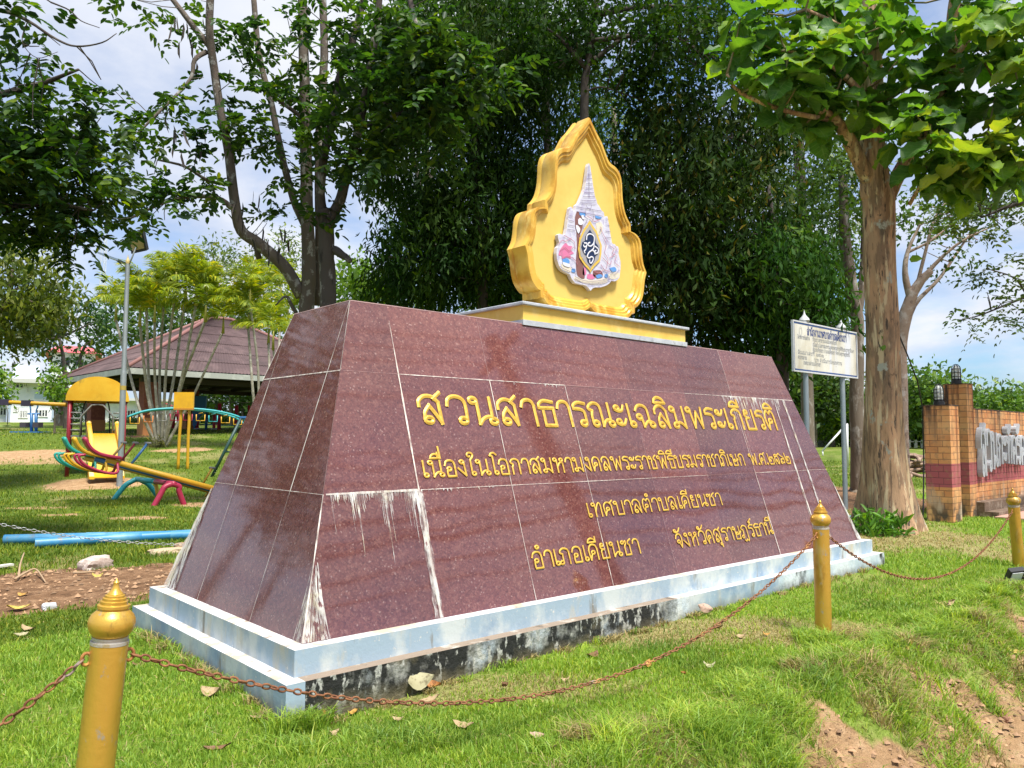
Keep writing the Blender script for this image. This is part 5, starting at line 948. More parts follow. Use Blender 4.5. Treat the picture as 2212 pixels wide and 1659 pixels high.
# monkey bars: two teal arched rails with hanging coloured rings
mkb = thing('monkey_bars', 'teal arched overhead rails hung with small coloured rings beside the play tower', 'monkey bars', Tw + R0 * .8)
zr = zpx(300, 882, dT + .6)
for v_ in (.25, 1.15):
    MB().tube(catmull([tl(HW - .1, v_, zdm - .50), tl(HW + .6, v_, zdm - .24), tl(HW + 1.6, v_, zdm - .16), tl(HW + 2.7, v_, zdm - .25), tl(HW + 3.5, v_, zdm - .55), tl(HW + 3.9, v_, zdm - 1.3), tl(HW + 4.05, v_, -.1)], 6), .034, 8).build('arched_rail', tealp, mkb, True)
rc = [yelp, mat('orange_ring', (.55, .17, .03), .5), greyp, magp, redp, yelp, tealp, yelp, yelp]
for i in range(9):
    u = HW + .25 + i * .38; zt = zdm - .22 - .12 * ((i - 4) / 4) ** 2 - .10; q = [(-.13, 0), (-.13, -.2), (.13, -.2), (.13, 0)]
    MB().tube([tl(u + a, .7, zt + b) for a, b in q], .018, 6).tube([tl(u, .25, zt + .04), tl(u, 1.15, zt + .04)], .016, 6).build('ring', rc[i], mkb, True)
# swing
swb = thing('swing', 'yellow swing beam with hanging seat reaching past the picture edge', 'swing', tl(-4, .3, 0))
sa, sb_ = tl(-HW + .05, .25, zdm - .12), None; d_end = dT + .5; sL = P(-95, 864, d_end)
MB().tube([sa, sL], .06, 10).build('beam', yelp, swb, True)
for xx in (20, 70):
    q = sa + (sL - sa) * ((166 - xx) / (166 + 95)); MB().box((-.14, -.08, -.09), (.14, .08, .08), 0, (R0, F0, ZZ), q).build('clamp', mat('dark_clamp', (.04, .03, .06), .5) if xx == 20 else bpy.data.materials['dark_clamp'], swb)
for s_ in (-1, 1): MB().tube([sL, sL - R0 * .1 + F0 * s_ * 1.1 - ZZ * (sL[2] - gz(sL[0], sL[1]) + .05)], .05, 8).build('leg', yelp, swb, True)
q1 = P(14, 868, d_end); seat = P(6, 920, d_end)
for xx in (14, -30):
    a = P(xx, 868, d_end); b = P(xx + 2, 917, d_end); MB().tube([a, (a + b) / 2 + R0 * .03, b], .014, 6).build('hanger', greyp, swb, True)
MB().box((-.45, -.2, -.03), (.12, .2, .03), 0, (R0, F0, ZZ), seat).build('seat', mat('pale_green_seat', (.36, .48, .16), .5), swb)
# yellow board on two posts
yb = G(*T(413, 1083)); dY = dep(yb); ybd = thing('backboard', 'yellow square board on two yellow posts on the lawn', 'backboard', yb)
for (xa, ya, xb_, yb_) in ((417, 940, 411, 1082), (436, 940, 433, 1087)):
    a = P(*T(xa, ya), dY); b = P(*T(xb_, yb_), dY); MB().tube(catmull([b - ZZ * .1, (a + b) / 2, a + (b - a) * .12 + R0 * .02, a + ZZ * .3 - R0 * .03], 4), .048, 8).build('post', yelp, ybd, True)
a = P(*T(403.5, 905.5), dY); b = P(*T(448.5, 943), dY); wv = float((b - a) @ R0); MB().box((0, -.05, 0), (wv, .02, -(b - a)[2]), 0, (R0, F0, ZZ), np.array([a[0], a[1], b[2]])).build('board', ypl, ybd)
MB().box((0, -.06, -.05), (wv, .03, 0), 0, (R0, F0, ZZ), np.array([a[0], a[1], b[2]])).build('bottom_rail', mat('orange_rail', (.46, .20, .03), .5), ybd)
# green slanted frame half hidden by the monument
gf = thing('climbing_frame', 'dark green slanted steel frame half hidden behind the granite slope', 'climbing frame', G(456, 1030))
gb = G(456, 1030); gt = P(521, 903, dep(gb) + .5); MB().tube([gb - ZZ * .05, gt], .045, 8).build('leg', grnp, gf, True); MB().tube([gt - R0 * .05, gt + R0 * 1.6], .05, 8).build('top_rail', bluep, gf, True)
g2 = gb + R0 * 2.6 + F0 * .2; MB().tube([g2 - ZZ * .05, gt + R0 * 1.4], .045, 8).build('leg', grnp, gf, True); MB().tube([gb + (gt - gb) * .42, gb + (gt - gb) * .42 + R0 * 1.6], .025, 6).build('rung', grnp, gf, True)
# seesaw
BY = [12.75, 13.55, 14.35]; see = thing('seesaw', 'triple seesaw with yellow beams on teal and magenta arched legs', 'seesaw', (3.5, 13.5, 0))
s0 = ony(228, 998, BY[0]); s1 = ony(455, 1058.5, BY[0]); ps = s0 + (s1 - s0) * ((361 - 228) / (455 - 228)); pvx = ony(361, 1032, BY[0]); PVX, PVZ = pvx[0], pvx[2] - .02
def arch(y, fx0, fx1, m, r=.055):
    z0 = gz(fx0, y) - .05; MB().tube(catmull([(fx0, y, z0), (fx0 + (PVX - fx0) * .45, y, z0 + (PVZ - z0) * .55), (PVX - .14, y, PVZ - .15), (PVX, y, PVZ - .10), (PVX + .14, y, PVZ - .15), (fx1 + (PVX - fx1) * .45, y, z0 + (PVZ - z0) * .55), (fx1, y, z0)], 6), r, 10).build('arched_leg', m, see, True)
fa, fb_ = ony(330, 1094, 12.45), ony(399, 1090, 12.45); arch(12.45, fa[0], fb_[0], magp); fa, fb_ = ony(273, 1078, 14.75), ony(337, 1070, 14.75); PVX = ony(302, 1004, 14.75)[0] * .35 + PVX * .65; arch(14.75, PVX - .5, PVX + .5, tealp)
MB().tube([(PVX, 12.4, PVZ - .09), (PVX, 13.5, PVZ - .09)], .055, 10).tube([(PVX, 13.5, PVZ - .09), (PVX, 14.8, PVZ - .09)], .055, 10, 1).build('axle', [magp, tealp], see, True)
MB().tube([(PVX + .02, 13.6, PVZ - .1), (PVX + .12, 13.6, -.05)], .04, 8).build('prop', yelp, see, True)
dirb = np.array([s1[0] - s0[0], 0, s1[2] - s0[2]]); dirb /= np.linalg.norm(dirb); upb = np.array([-dirb[2], 0, dirb[0]]); upb *= np.sign(upb[2])
for bi, y in enumerate(BY):
    c = np.array([PVX, y, PVZ + .05]); bmk = [yelp, bluep, yelp][bi]; La, Lb = float((c - np.array([s0[0], y, s0[2]])) @ dirb), 1.75
    bmo = MB().tube([c - dirb * La, c + dirb * Lb], .055, 10).build('beam', bmk, see, True); ROOTLOC[bmo] = ROOTLOC[see]
    for sg, m_s, m_h in ((-1, [magp, ypl, mat('teal_seat', (.02, .30, .24), .45)][bi], [mat('brass_handle', (.34, .22, .06), .5), redp, bluep][2 - bi]), (1, [mat('light_teal_seat', (.06, .45, .44), .45), magp, ypl][bi], [redp, bluep, yelp][bi])):
        e = c + dirb * (-La if sg < 0 else Lb); o_ = dirb * sg
        sp = catmull([e - o_ * .25 + upb * .10, e + o_ * .05 + upb * .07, e + o_ * .22 + upb * .08, e + o_ * .38 + upb * .15, e + o_ * .52 + upb * .30], 5); sm_ = MB(); vs = []
        for i, q in enumerate(sp):
            d = sp[min(i + 1, len(sp) - 1)] - sp[max(i - 1, 0)]; d /= np.linalg.norm(d); nn_ = np.cross(d, [0, 1, 0]); nn_ *= np.sign(nn_ @ upb + 1e-6); ww = .11 * (1 if 0 < i < len(sp) - 1 else .7)
            vs += [q + np.array([0, -ww, 0]) - nn_ * .035, q + np.array([0, ww, 0]) - nn_ * .035, q + np.array([0, ww, 0]) + nn_ * .03, q + np.array([0, -ww, 0]) + nn_ * .03]
        m_ = len(sp); sm_.add(vs, [(4 * i + j, 4 * i + (j + 1) % 4, 4 * i + 4 + (j + 1) % 4, 4 * i + 4 + j) for i in range(m_ - 1) for j in range(4)] + [(0, 1, 2, 3), tuple(4 * (m_ - 1) + j for j in (3, 2, 1, 0))])
        so_ = sm_.build('seat', m_s, bmo, 'auto'); so_.modifiers.new('b', 'BEVEL').width = .02
        hb = e - o_ * .45; ht = hb + upb * .52 - o_ * .0 + o_ * (-.18 if sg < 0 else .12)
        ho = MB().tube([hb, ht], .026, 8).build('handle', m_h, bmo, True); gh = MB().tube([ht + np.array([0, -.15, 0]), ht + np.array([0, .15, 0])], .028, 8).build('grip', mat('grey_grip', (.22, .21, .2), .6) if 'grey_grip' not in bpy.data.materials else bpy.data.materials['grey_grip'], bmo, True)
        lpz = [e - o_ * .20, e - o_ * .22 - upb * .20, e + o_ * .05 - upb * .25, e + o_ * .38 - upb * .20, e + o_ * .52 - upb * .08, e + o_ * .42 - upb * .02]
        fr_ = MB()
        for s_ in (-.16, .16): fr_.tube(catmull([q + np.array([0, s_ * (.2 if i == 0 else 1), 0]) for i, q in enumerate(lpz)], 4), .026, 7)
        fr_.build('foot_loop', m_s, bmo, True)
# blue exercise machine on the left lawn
em_ = G(66, 934); dE = dep(em_); ex = thing('exercise_machine', 'blue outdoor exercise machine with two swinging handles on the left lawn', 'exercise machine', em_)
def exl(x, y): return P(x, y, dE)
MB().box((-.75, -.5, -.05), (.75, .5, .05), 0, (R0, F0, ZZ), em_).build('base', bluep, ex); MB().tube([exl(48, 934) - F0 * .3, exl(98, 934) - F0 * .3], .05, 6).build('foot_bar', yelp, ex, True)
for x in (68, 78): MB().tube([exl(x, 934), exl(x, 892)], .075, 8).build('post', bluep, ex, True)
MB().tube([exl(60, 894), exl(86, 894)], .04, 8).build('cross_bar', bluep, ex, True)
for x, xx in ((66, 63), (78, 82)): MB().tube(catmull([exl(x, 925), exl(x, 890), exl((x + xx) / 2 + 1, 880), exl(xx, 872)], 5), .035, 7).build('handle', bluep, ex, True)
MB().box((-.45, -.2, .25), (-.15, .2, .5), 0, (R0, F0, ZZ), em_).box((.2, -.2, .25), (.5, .2, .5), 0, (R0, F0, ZZ), em_).build('pedals', mat('dark_pedal', (.05, .04, .05), .6), ex)
# red and teal exercise posts behind the pavilion
def station(label, x, y, d, parts):
    p = P(x, y, d); p[2] = gz(p[0], p[1]); t = thing('exercise_station', label, 'exercise machine', p, 'exercise stations beyond the pavilion lawn')
    for (kind, u, h0, h1, r, m) in parts:
        if kind == 'p': MB().tube([p + R0 * u + ZZ * h0, p + R0 * u + ZZ * h1], r, 8).build('post', m, t, True)
        elif kind == 'd': MB().lathe([(r, h0), (r, h1)], p + R0 * u, 14).build('footplate', m, t, 'auto')
        else: MB().tube([p + R0 * u + ZZ * h0, p + R0 * (u + r) + ZZ * h1], .035, 6).build('rail', m, t, True)
redx = mat('bright_red_post', (.50, .03, .07), .5); tex = mat('teal_plate', (.06, .36, .34), .5)
station('red and teal exercise bars, nearest to the granite slope', 492, 938, 44, [('p', -.5, 0, 1.5, .11, redx), ('p', .45, 0, 1.4, .11, redx), ('p', 1.15, 0, 1.4, .07, redx), ('r', -.6, 1.55, 1.55, 2.2, greyp), ('d', 0, .25, .3, .4, tex), ('d', 1, .25, .3, .35, tex)])
station('short red exercise posts with grey tops left of the taller red bars', 441, 937, 45, [('p', -.4, 0, .95, .09, redx), ('p', .1, 0, 1.0, .08, bluep), ('p', .55, 0, .95, .09, redx), ('r', -.75, 1.05, 1.05, .7, greyp), ('r', .25, 1.05, 1.05, .7, greyp), ('d', -.4, 0, .08, .2, wgrey), ('d', .55, 0, .08, .2, wgrey)])
station('blue exercise post with teal plate behind the yellow board', 408, 937, 46, [('p', -.5, 0, 1.9, .12, bluep), ('p', -.1, 0, 1.9, .05, greyp), ('d', .9, .22, .28, .5, tex)])
station('red twisted exercise seat under the pavilion roof', 372, 930, 47, [('p', 0, 0, .9, .16, redx), ('p', .3, 0, 1.6, .06, redx), ('r', -.5, 1.5, 1.2, .9, redx), ('d', 0, .7, .9, .35, redx)])
bp_ = P(417, 878, 45); setp(MB().prism([bp_ + R0 * a + ZZ * b for a, b in ((-.7, .6), (.75, .6), (.7, -.2), (.35, -.6), (.2, -1.1), (-.05, -1.1), (-.15, -.6), (-.5, -.3))], F0 * .15).tube([bp_ + R0 * .1 + ZZ * .3 + F0 * .1, np.array([bp_[0], bp_[1], 1.2]) + R0 * .1], .06, 6).build('blue_banner', mat('blue_plastic_sheet', (.03, .20, .52), .5)), 'bright blue sheet hanging on a post beyond the pavilion', 'banner')
# ------------------------------------------------------------------ buildings
wal = mat('white_building_paint', (.83, .84, .87), .8, layers=[((.62, .66, .74), .5, V1, .5, .65)]); dkg = mat('dark_window_glass', (.03, .035, .04), .15); wfr = mat('white_window_frame', (.75, .75, .75), .6); cre = mat('grey_cream_fascia', (.50, .50, .46), .8)
def building(name, label, x0, x1, yt, yb, d, wins, depth=8, roof=None, fas=None, cat='building'):
    """front parallel to the view; wins: (x0, y0, x1, y1) in the photograph's pixels"""
    m_ = P((max(x0, -40) + x1) / 2, yb, d); FB = np.array([m_[0] - CAM[0], m_[1] - CAM[1], 0]); FB /= np.linalg.norm(FB); RB = np.array([FB[1], -FB[0], 0]); Q = lambda x, y: onpl(x, y, m_, FB)
    a = Q(x0, yb); b = Q(x1, yb); zt = Q((x0 + x1) / 2, yt)[2]; zb = a[2]; w = float((b - a) @ RB); B = (RB, FB, ZZ); o_ = np.array([a[0], a[1], 0]); t = thing(name, label, cat, (a[0], a[1], zb))
    MB().box((0, 0, zb - 2.5), (w, depth, zt), 0, B, o_).build('wall', wal, t)
    px = lambda x: float((Q(x, yb) - a) @ RB); pz = lambda x, y: Q(x, y)[2]
    for (xa, ya, xb_, yb_) in wins:
        f = MB(); u0, u1, z1, z0 = px(xa), px(xb_), pz(xa, ya), pz(xa, yb_); tk = .07
        for q in (((u0 - tk, z0 - tk), (u1 + tk, z0)), ((u0 - tk, z1), (u1 + tk, z1 + tk)), ((u0 - tk, z0), (u0, z1)), ((u1, z0), (u1 + tk, z1)), (((u0 + u1) / 2 - tk / 2, z0), ((u0 + u1) / 2 + tk / 2, z1)), ((u0, z0 + (z1 - z0) * .66), ((u0 + u1) / 2 - tk / 2, z0 + (z1 - z0) * .66 + tk / 2))): f.box((q[0][0], -.06, q[0][1]), (q[1][0], .02, q[1][1]), 0, B, o_)
        fo_ = f.build('window', wfr, t); MB().box((u0, -.02, z0), (u1, .01, z1), 0, B, o_).build('pane', dkg, fo_)
    if fas: f0, f1 = pz(x0, fas[0]), pz(x0, fas[1]); MB().box((-.6, -.9, f1), (w + .6, depth + .5, f0), 0, B, o_).build('eave_slab', cre, t)
    if roof:
        zr_ = pz((x0 + x1) / 2, roof[0]); m = roof[1]; r_ = MB(); c_ = [o_ + RB * u_ + FB * v_ + ZZ * zt for u_, v_ in ((-.8, -.8), (w + .8, -.8), (w + .8, depth + .8), (-.8, depth + .8))]; ra = o_ + RB * (w * .12) + FB * depth / 2 + ZZ * zr_; rb = o_ + RB * (w * .88) + FB * depth / 2 + ZZ * zr_
        r_.add(c_ + [ra, rb], [(0, 1, 5, 4), (1, 2, 5), (2, 3, 4, 5), (3, 0, 4), (3, 2, 1, 0)]); r_.build('roof', m, t)
    return t, B, o_, w, px, pz
Z3_ = lambda x, y: T(x / 6.381, 800 + y / 6.381)
def zw_(x0, y0, x1, y1): a = Z3_(x0, y0); b = Z3_(x1, y1); return (a[0], a[1], b[0], b[1])
t_, B, o_, w, px, pz = building('white_building', 'two storey white building with grey flat eave behind the play tower', Z3_(150, 0)[0], Z3_(755, 0)[0], Z3_(0, 480)[1], Z3_(0, 1130)[1], 62, [zw_(530, 940, 600, 1025), zw_(620, 940, 685, 1025), zw_(215, 545, 310, 600), zw_(335, 545, 365, 585), zw_(380, 590, 402, 670), zw_(195, 900, 225, 950), zw_(237, 900, 262, 950), zw_(272, 950, 298, 1040), zw_(312, 950, 345, 1040), zw_(360, 945, 392, 1040), zw_(545, 580, 610, 650), zw_(635, 580, 700, 650)], 9, fas=(Z3_(0, 475)[1], Z3_(0, 535)[1]))
u0, u1 = px(Z3_(490, 0)[0]), px(Z3_(745, 0)[0]); MB().box((u0, -.03, pz(60, Z3_(0, 765)[1])), (u1, 0, pz(60, Z3_(0, 665)[1])), 0, B, o_).build('pale_blue_panel', mat('pale_blue_wall', (.50, .60, .74), .8), t_)
MB().box((0, 2, pz(60, Z3_(0, 476)[1])), (w * .66, 8, pz(60, Z3_(0, 240)[1])), 0, B, o_).build('roof_storey', mat('bluish_white_wall', (.62, .68, .78), .8), t_)
building('white_annex', 'low white annex with dark doorway at the picture edge', -60, Z3_(85, 0)[0], Z3_(0, 780)[1], Z3_(0, 1120)[1], 66, [zw_(0, 910, 75, 1005), zw_(-200, 910, -90, 1005)], 6, fas=(Z3_(0, 765)[1], Z3_(0, 790)[1]))
building('white_wing', 'long low white building seen through the play tower and pavilion', Z3_(800, 0)[0], 470, Z3_(0, 770)[1], Z3_(0, 1130)[1], 74, [zw_(880, 960, 1000, 1035), zw_(1420, 955, 1480, 1060), zw_(1840, 945, 1905, 1090), zw_(1920, 945, 1985, 1090)], 7, fas=(Z3_(0, 745)[1], Z3_(0, 780)[1]))
building('red_roofed_building', 'building with a bright red hip roof rising behind the trees', 112, 205, 763, 800, 95, [(130, 775, 150, 790), (160, 775, 180, 790)], 14, roof=(735, mat('bright_red_roof', (.60, .12, .13), .6)))
hg = MB(); a = P(106, 912, 61); b = P(168, 912, 61)
# radio mast far behind
ms = P(224, 560, 190); mast = MB(); B0 = np.array([ms[0], ms[1], 3.])
for k in range(3): mast.tube([B0 + np.array([math.cos(2.1 * k + .4) * .75, math.sin(2.1 * k + .4) * .75, 0]), B0 + np.array([math.cos(2.1 * k + .4) * .6, math.sin(2.1 * k + .4) * .6, 64])], .09, 5)
for i in range(24):
    z = i * 2.6 + 1; mast.tube([B0 + np.array([math.cos(2.1 * (k % 3) + .4) * .7, math.sin(2.1 * (k % 3) + .4) * .7, z + (k % 2) * 1.3]) for k in range(4)], .05, 4)
setp(mast.build('radio_mast', mat('pale_mast', (.55, .57, .6), .7), None), 'faint slender lattice mast rising behind the palms', 'mast')
# ------------------------------------------------------------------ sports field on the right
gm_ = thing('goal', 'white slanted goal frame on the far sports field', 'goal', G(*T(1940, 1045))); wpt = mat('white_goal_paint', (.72, .72, .72), .5); ga = G(*T(1900, 1052)); dG = dep(ga) ; gb = P(*T(1943.5, 992), dG)
MB().tube([P(*T(1899, 1041), dG), gb], .07, 8).build('crossbar', wpt, gm_, True); MB().tube([P(*T(1899, 1041), dG), ga - ZZ * .1], .05, 8).build('post', wpt, gm_, True); gd = G(*T(1957, 1082)); MB().tube([P(*T(1955.5, 980), dep(gd)), gd - ZZ * .1], .05, 8).build('post', wpt, gm_, True); MB().tube([gb, P(*T(1955.5, 980), dep(gd))], .05, 8).build('crossbar', wpt, gm_, True)
fp = MB()
dF = 96
for i in range(26): p = P(1880 + i * 14, 952, dF); zg_ = gz(p[0], p[1]); setp(MB().box((p[0] - .14, p[1] - .14, zg_ - .1), (p[0] + .14, p[1] + .14, zg_ + 1.0)).build('white_post', wpt) if 0 else (fp.box((p[0] - .14, p[1] - .14, zg_ - .1), (p[0] + .14, p[1] + .14, zg_ + .95)) and None) or bpy.data.objects['ground'])
p0, p1 = P(1880, 952, dF), P(2230, 952, dF); fp.bar([p0[0], p0[1], gz(p0[0], p0[1]) + .75], [p1[0], p1[1], gz(p1[0], p1[1]) + .75], .1)
setp(fp.build('field_fence', wpt), 'low white post and rail fence at the far side of the field', 'fence')
car = thing('parked_truck', 'dark truck with pale canopy parked beyond the far field', 'truck', G(*T(2125, 1022))); cp = P(*T(2126, 1022), 101); cp[2] = gz(cp[0], cp[1])
MB().box((-1.9, 0, .5), (1.9, 1.7, 1.2), 0, (R0, F0, ZZ), cp).box((-1.9, .1, 1.2), (-.2, 1.6, 2.1), 0, (R0, F0, ZZ), cp).build('body', mat('dark_truck_paint', (.02, .025, .04), .3), car); MB().box((-.3, 0, 2.0), (2.0, 1.7, 2.12), 0, (R0, F0, ZZ), cp).build('canopy', mat('grey_blue_canopy', (.25, .30, .38), .6), car)
for u in (-1.2, 1.2): MB().lathe([(.36, -.1), (.36, .1)], cp + R0 * u + ZZ * .36, 14, -F0).build('wheel', black, car, 'auto')
hut = thing('blue_kiosk', 'small blue roofed kiosk under the far trees', 'kiosk', P(*T(1890, 1020), 104)); hp_ = P(*T(1890, 1020), 104); hz_ = gz(hp_[0], hp_[1])
hp_[2] = hz_; MB().box((-1.6, 0, 0), (1.6, 2.5, 2.2), 0, (R0, F0, ZZ), hp_).build('wall', mat('kiosk_wall', (.4, .38, .34), .8), hut); MB().add([hp_ + R0 * a + F0 * b + ZZ * c for a, b, c in ((-2, -.4, 2.2), (2, -.4, 2.2), (2, 3, 2.2), (-2, 3, 2.2), (-2, 1.3, 3.4), (2, 1.3, 3.4))], [(0, 1, 5, 4), (2, 3, 4, 5), (1, 2, 5), (3, 0, 4), (3, 2, 1, 0)]).build('roof', mat('kiosk_blue_roof', (.05, .26, .50), .5), hut)
# heap of roots and logs behind the brick pillar
lgm = mat('dry_root_wood', (.26, .17, .12), .9, layers=[((.40, .30, .23), 12, V1, .5, .65), ((.10, .06, .045), 9, V1, .58, .7)], bump=(30, .6))
hc = G(*T(2112, 1100)); rr = random.Random(4); NLOG = 46
for i in range(NLOG):
    lv = i / NLOG; z = .04 + .78 * lv ** 1.3; c = hc + R0 * (rr.uniform(-1.1, 2.4) * (1 - .45 * lv) - .1) + F0 * rr.uniform(-.6, .9) * (1 - .6 * lv); L = rr.uniform(.7, 1.7); a = rr.uniform(-.55, .55) + (rr.random() < .2) * 1.2; d = R0 * math.cos(a) + F0 * math.sin(a) + ZZ * rr.uniform(-.12, .22); d /= np.linalg.norm(d); r0_ = rr.uniform(.035, .10)
    pts = [np.array([c[0], c[1], gz(c[0], c[1]) + z]) + d * (L * (k / 4 - .5)) + np.array([rr.uniform(-.07, .07) for _ in range(3)]) for k in range(5)]
    setp(MB().tube(catmull(pts, 3), [r0_, r0_ * .55], 7).build('log', lgm, None, True), 'dry root or branch in the heap of roots behind the brick pillar', 'log', 'roots and branches in the heap')
pk = hc - R0 * .7; setp(MB().tube(catmull([pk + ZZ * .1, pk + ZZ * .6, pk + ZZ * .95 + R0 * .05, pk + ZZ * 1.25 + R0 * .1, pk + ZZ * 1.5 + R0 * .04], 4), [.20, .16, .12, .02], 7).build('stump', lgm, None, True), 'pointed upright stump at the end of the heap of roots', 'stump')
# ------------------------------------------------------------------ trees
def unit(a): return a / (np.linalg.norm(a, axis=-1, keepdims=True) + 1e-9)
TM = {'quad': (np.array([(0, 0, 0), (.48, -.5, .10), (1, 0, -.06), (.52, .5, .10)]), np.array([(0, 1, 2, 3)])),
      'six': (np.array([(0, 0, 0), (.28, -.44, .10), (.70, -.40, .08), (1, 0, -.05), (.70, .40, .08), (.28, .44, .10)]), np.array([(0, 1, 2, 3), (0, 3, 4, 5)]))}
_v = []; _f = []; _nx, _ny = 7, 5
_wv = [.16, .62, .92, 1.0, .90, .55, .06]
for i in range(_nx):
    for j in range(_ny):
        t = i / (_nx - 1); s = (j - 2) / 2; _v.append((t, s * _wv[i] * .5, .13 * s * s - .42 * (t - .35) ** 2 + (.045 * (-1) ** i if abs(s) == 1 else 0)))
for i in range(_nx - 1):
    for j in range(_ny - 1): _f.append((i * _ny + j, i * _ny + j + 1, (i + 1) * _ny + j + 1, (i + 1) * _ny + j))
TM['broad'] = (np.array(_v), np.array(_f))
def leaves(pos, d, n, L, Wd, kind):
    tv, tf = TM[kind]; d = unit(d); s = unit(np.cross(n, d)); n = np.cross(d, s); N = len(pos); L = np.broadcast_to(L, N)[:, None, None]; Wd = np.broadcast_to(Wd, N)[:, None, None]
    V = pos[:, None] + L * tv[None, :, :1] * d[:, None] + Wd * tv[None, :, 1:2] * s[:, None] + L * tv[None, :, 2:] * n[:, None]
    F_ = tf[None] + (np.arange(N) * len(tv))[:, None, None]; return V.reshape(-1, 3), F_.reshape(-1, 4)
def join(parts):
    V = []; F_ = []; o = 0
    for v, f in parts: V.append(v); F_.append(f + o); o += len(v)
    return np.concatenate(V), np.concatenate(F_)
def inball(n, shell=.35):
    d = unit(NR.normal(size=(n, 3))); r = NR.random((n, 1)) ** (1 / 3); r = r * (1 - shell) + shell * (.8 + .2 * NR.random((n, 1))); return d * r
def blobm(b):
    x, y, d, rx, ry = b[:5]; c = P(x, y, d); rz = b[5] if len(b) > 5 else max(1, .7 * (rx + ry) / 2 * d / FD); return c, rx * d / FD, ry * d / FD, rz
def bpts(b, n, shell=.35):
    c, rx, ry, rz = blobm(b); q = inball(n, shell); return c + q[:, :1] * rx * R0 + q[:, 1:2] * rz * F0 + q[:, 2:] * ry * ZZ
def rv(n, z=0., s=1.): v = NR.normal(size=(n, 3)) * s; v[:, 2] += z; return v
def sprays(b, ncl, per, L, asp, droop=-.5, spread=.28, kind='quad', up=.6, shell=.35, jit=.3):
    """clumps of simple leaves; droop: downward bias of leaf direction"""
    c = bpts(b, ncl, shell); od = unit(rv(ncl, droop * .5)); cc = np.repeat(c, per, 0); oo = np.repeat(od, per, 0); N = len(cc)
    p = cc + NR.normal(size=(N, 3)) * spread; d = unit(oo * .8 + rv(N, droop, .7)); n = rv(N, up, .6); l = L * (1 + jit * NR.normal(size=N)).clip(.45, 1.7)
    return leaves(p, d, n, l, l * asp, kind)
def pinnate(o, d, Lr, npair, L, asp, droop=.35, kind='six'):
    """compound leaves: o origins, d directions; npair leaflet pairs and a terminal one"""
    N = len(o); d = unit(d); s = unit(np.cross(d, np.array([0, 0, 1.]) + NR.normal(size=(N, 3)) * .25)); u = np.cross(s, d); out = []; Lr = np.broadcast_to(Lr, N)[:, None]
    for k in range(npair + 1):
        t = .25 + .75 * k / npair; p = o + d * Lr * t - np.array([0, 0, 1.]) * Lr * droop * t * t
        for sg in ((-1, 1) if k < npair else (0,)):
            dd = unit(d * (.55 if sg else 1) + s * sg * .85 - np.array([0, 0, 1.]) * (.15 + .3 * NR.random((N, 1))) + NR.normal(size=(N, 3)) * .14); l = L * (.75 + .5 * NR.random(N))
            out.append(leaves(p, dd, u + NR.normal(size=(N, 3)) * .35, l, l * asp, kind))
    return join(out)
def compound(b, ncl, per, Lr, npair, L, asp, shell=.35, spread=.10, z=.1, droop=.35, kind='six'):
    c = bpts(b, ncl, shell); o = np.repeat(c, per, 0) + NR.normal(size=(ncl * per, 3)) * spread; d = rv(len(o), z, 1); d[:, 2] *= .6
    return pinnate(o, d, Lr * (.7 + .6 * NR.random(len(o))), npair, L, asp, droop, kind)
def limbs(mb, paths, n=8):
    for pts, r in paths:
        q = [P(*p) if not isinstance(p, np.ndarray) else p for p in pts]; mb.tube(catmull(q, 4), r, n, cap=True, rfun=lambda t, a: 1 + .06 * math.sin(a * 3 + t * 9) + .04 * math.sin(t * 37 + a))
def twigs(mb, src, dst, r=.008, wob=.06):
    """thin twigs from points src (k,3) to the nearest of which each dst hangs"""
    for p in dst:
        i = np.argmin(((src - p) ** 2).sum(1)); a = src[i]; m_ = (a + p) / 2 + NR.normal(size=3) * wob * np.linalg.norm(p - a); mb.tube([a, m_, p], [r * 1.6, r], 5, cap=False)
def sample_paths(paths, k=8):
    out = []
    for pts, r in paths:
        q = [P(*p) if not isinstance(p, np.ndarray) else p for p in pts]; out += catmull(q, k)
    return np.array(out)
bark = mat('grey_brown_bark', (.17, .135, .10), .95, layers=[((.36, .34, .30), 5, (1, 1, .5), .54, .66), ((.07, .055, .042), 8, (1, 1, .3), .54, .68)], bump=(16, .8, (1, 1, .25)))
dbark = mat('dark_bark', (.055, .045, .038), .95, layers=[((.12, .10, .08), 6, (1, 1, .4), .5, .66)], bump=(18, .8, (1, 1, .3)))
pbark = mat('pale_lichen_bark', (.115, .092, .072), .95, layers=[((.30, .29, .26), 6, (1, 1, .7), .55, .61), ((.13, .09, .07), 9, (1, 1, .5), .56, .68)], bump=(20, .5))
def tree(name, label, cat, base, paths, parts, leafm, barkm=bark, group=None, tw=None, twr=.007, extra=None, nseg=8):
    t = thing(name, label, cat, base, group); mb = MB(); limbs(mb, paths, nseg)
    if tw is not None and len(tw): twigs(mb, sample_paths(paths), tw, twr)
    mb.build('trunk', barkm, t, True, recalc=False)
    V, F_ = join(parts); npmesh('crown', V, F_, leafm, t)
    for nm, vf, m in (extra or []): npmesh(nm, vf[0], vf[1], m, t)
    return t
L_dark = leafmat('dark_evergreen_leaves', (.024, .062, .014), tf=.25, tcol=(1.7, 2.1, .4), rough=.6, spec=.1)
L_mid = leafmat('mid_green_leaves', (.052, .115, .022), tf=.3)
L_blue = leafmat('deep_green_leaflets', (.028, .068, .021), rough=.5, spec=.25, tf=.32, tcol=(1.9, 2.1, .5), isl=[(0, (.5, .6, .7)), (.5, (.95, 1, .9)), (.82, (1.3, 1.35, .8)), (.95, (2.2, 1.9, .6)), (1, (4.2, 2.6, .5))])
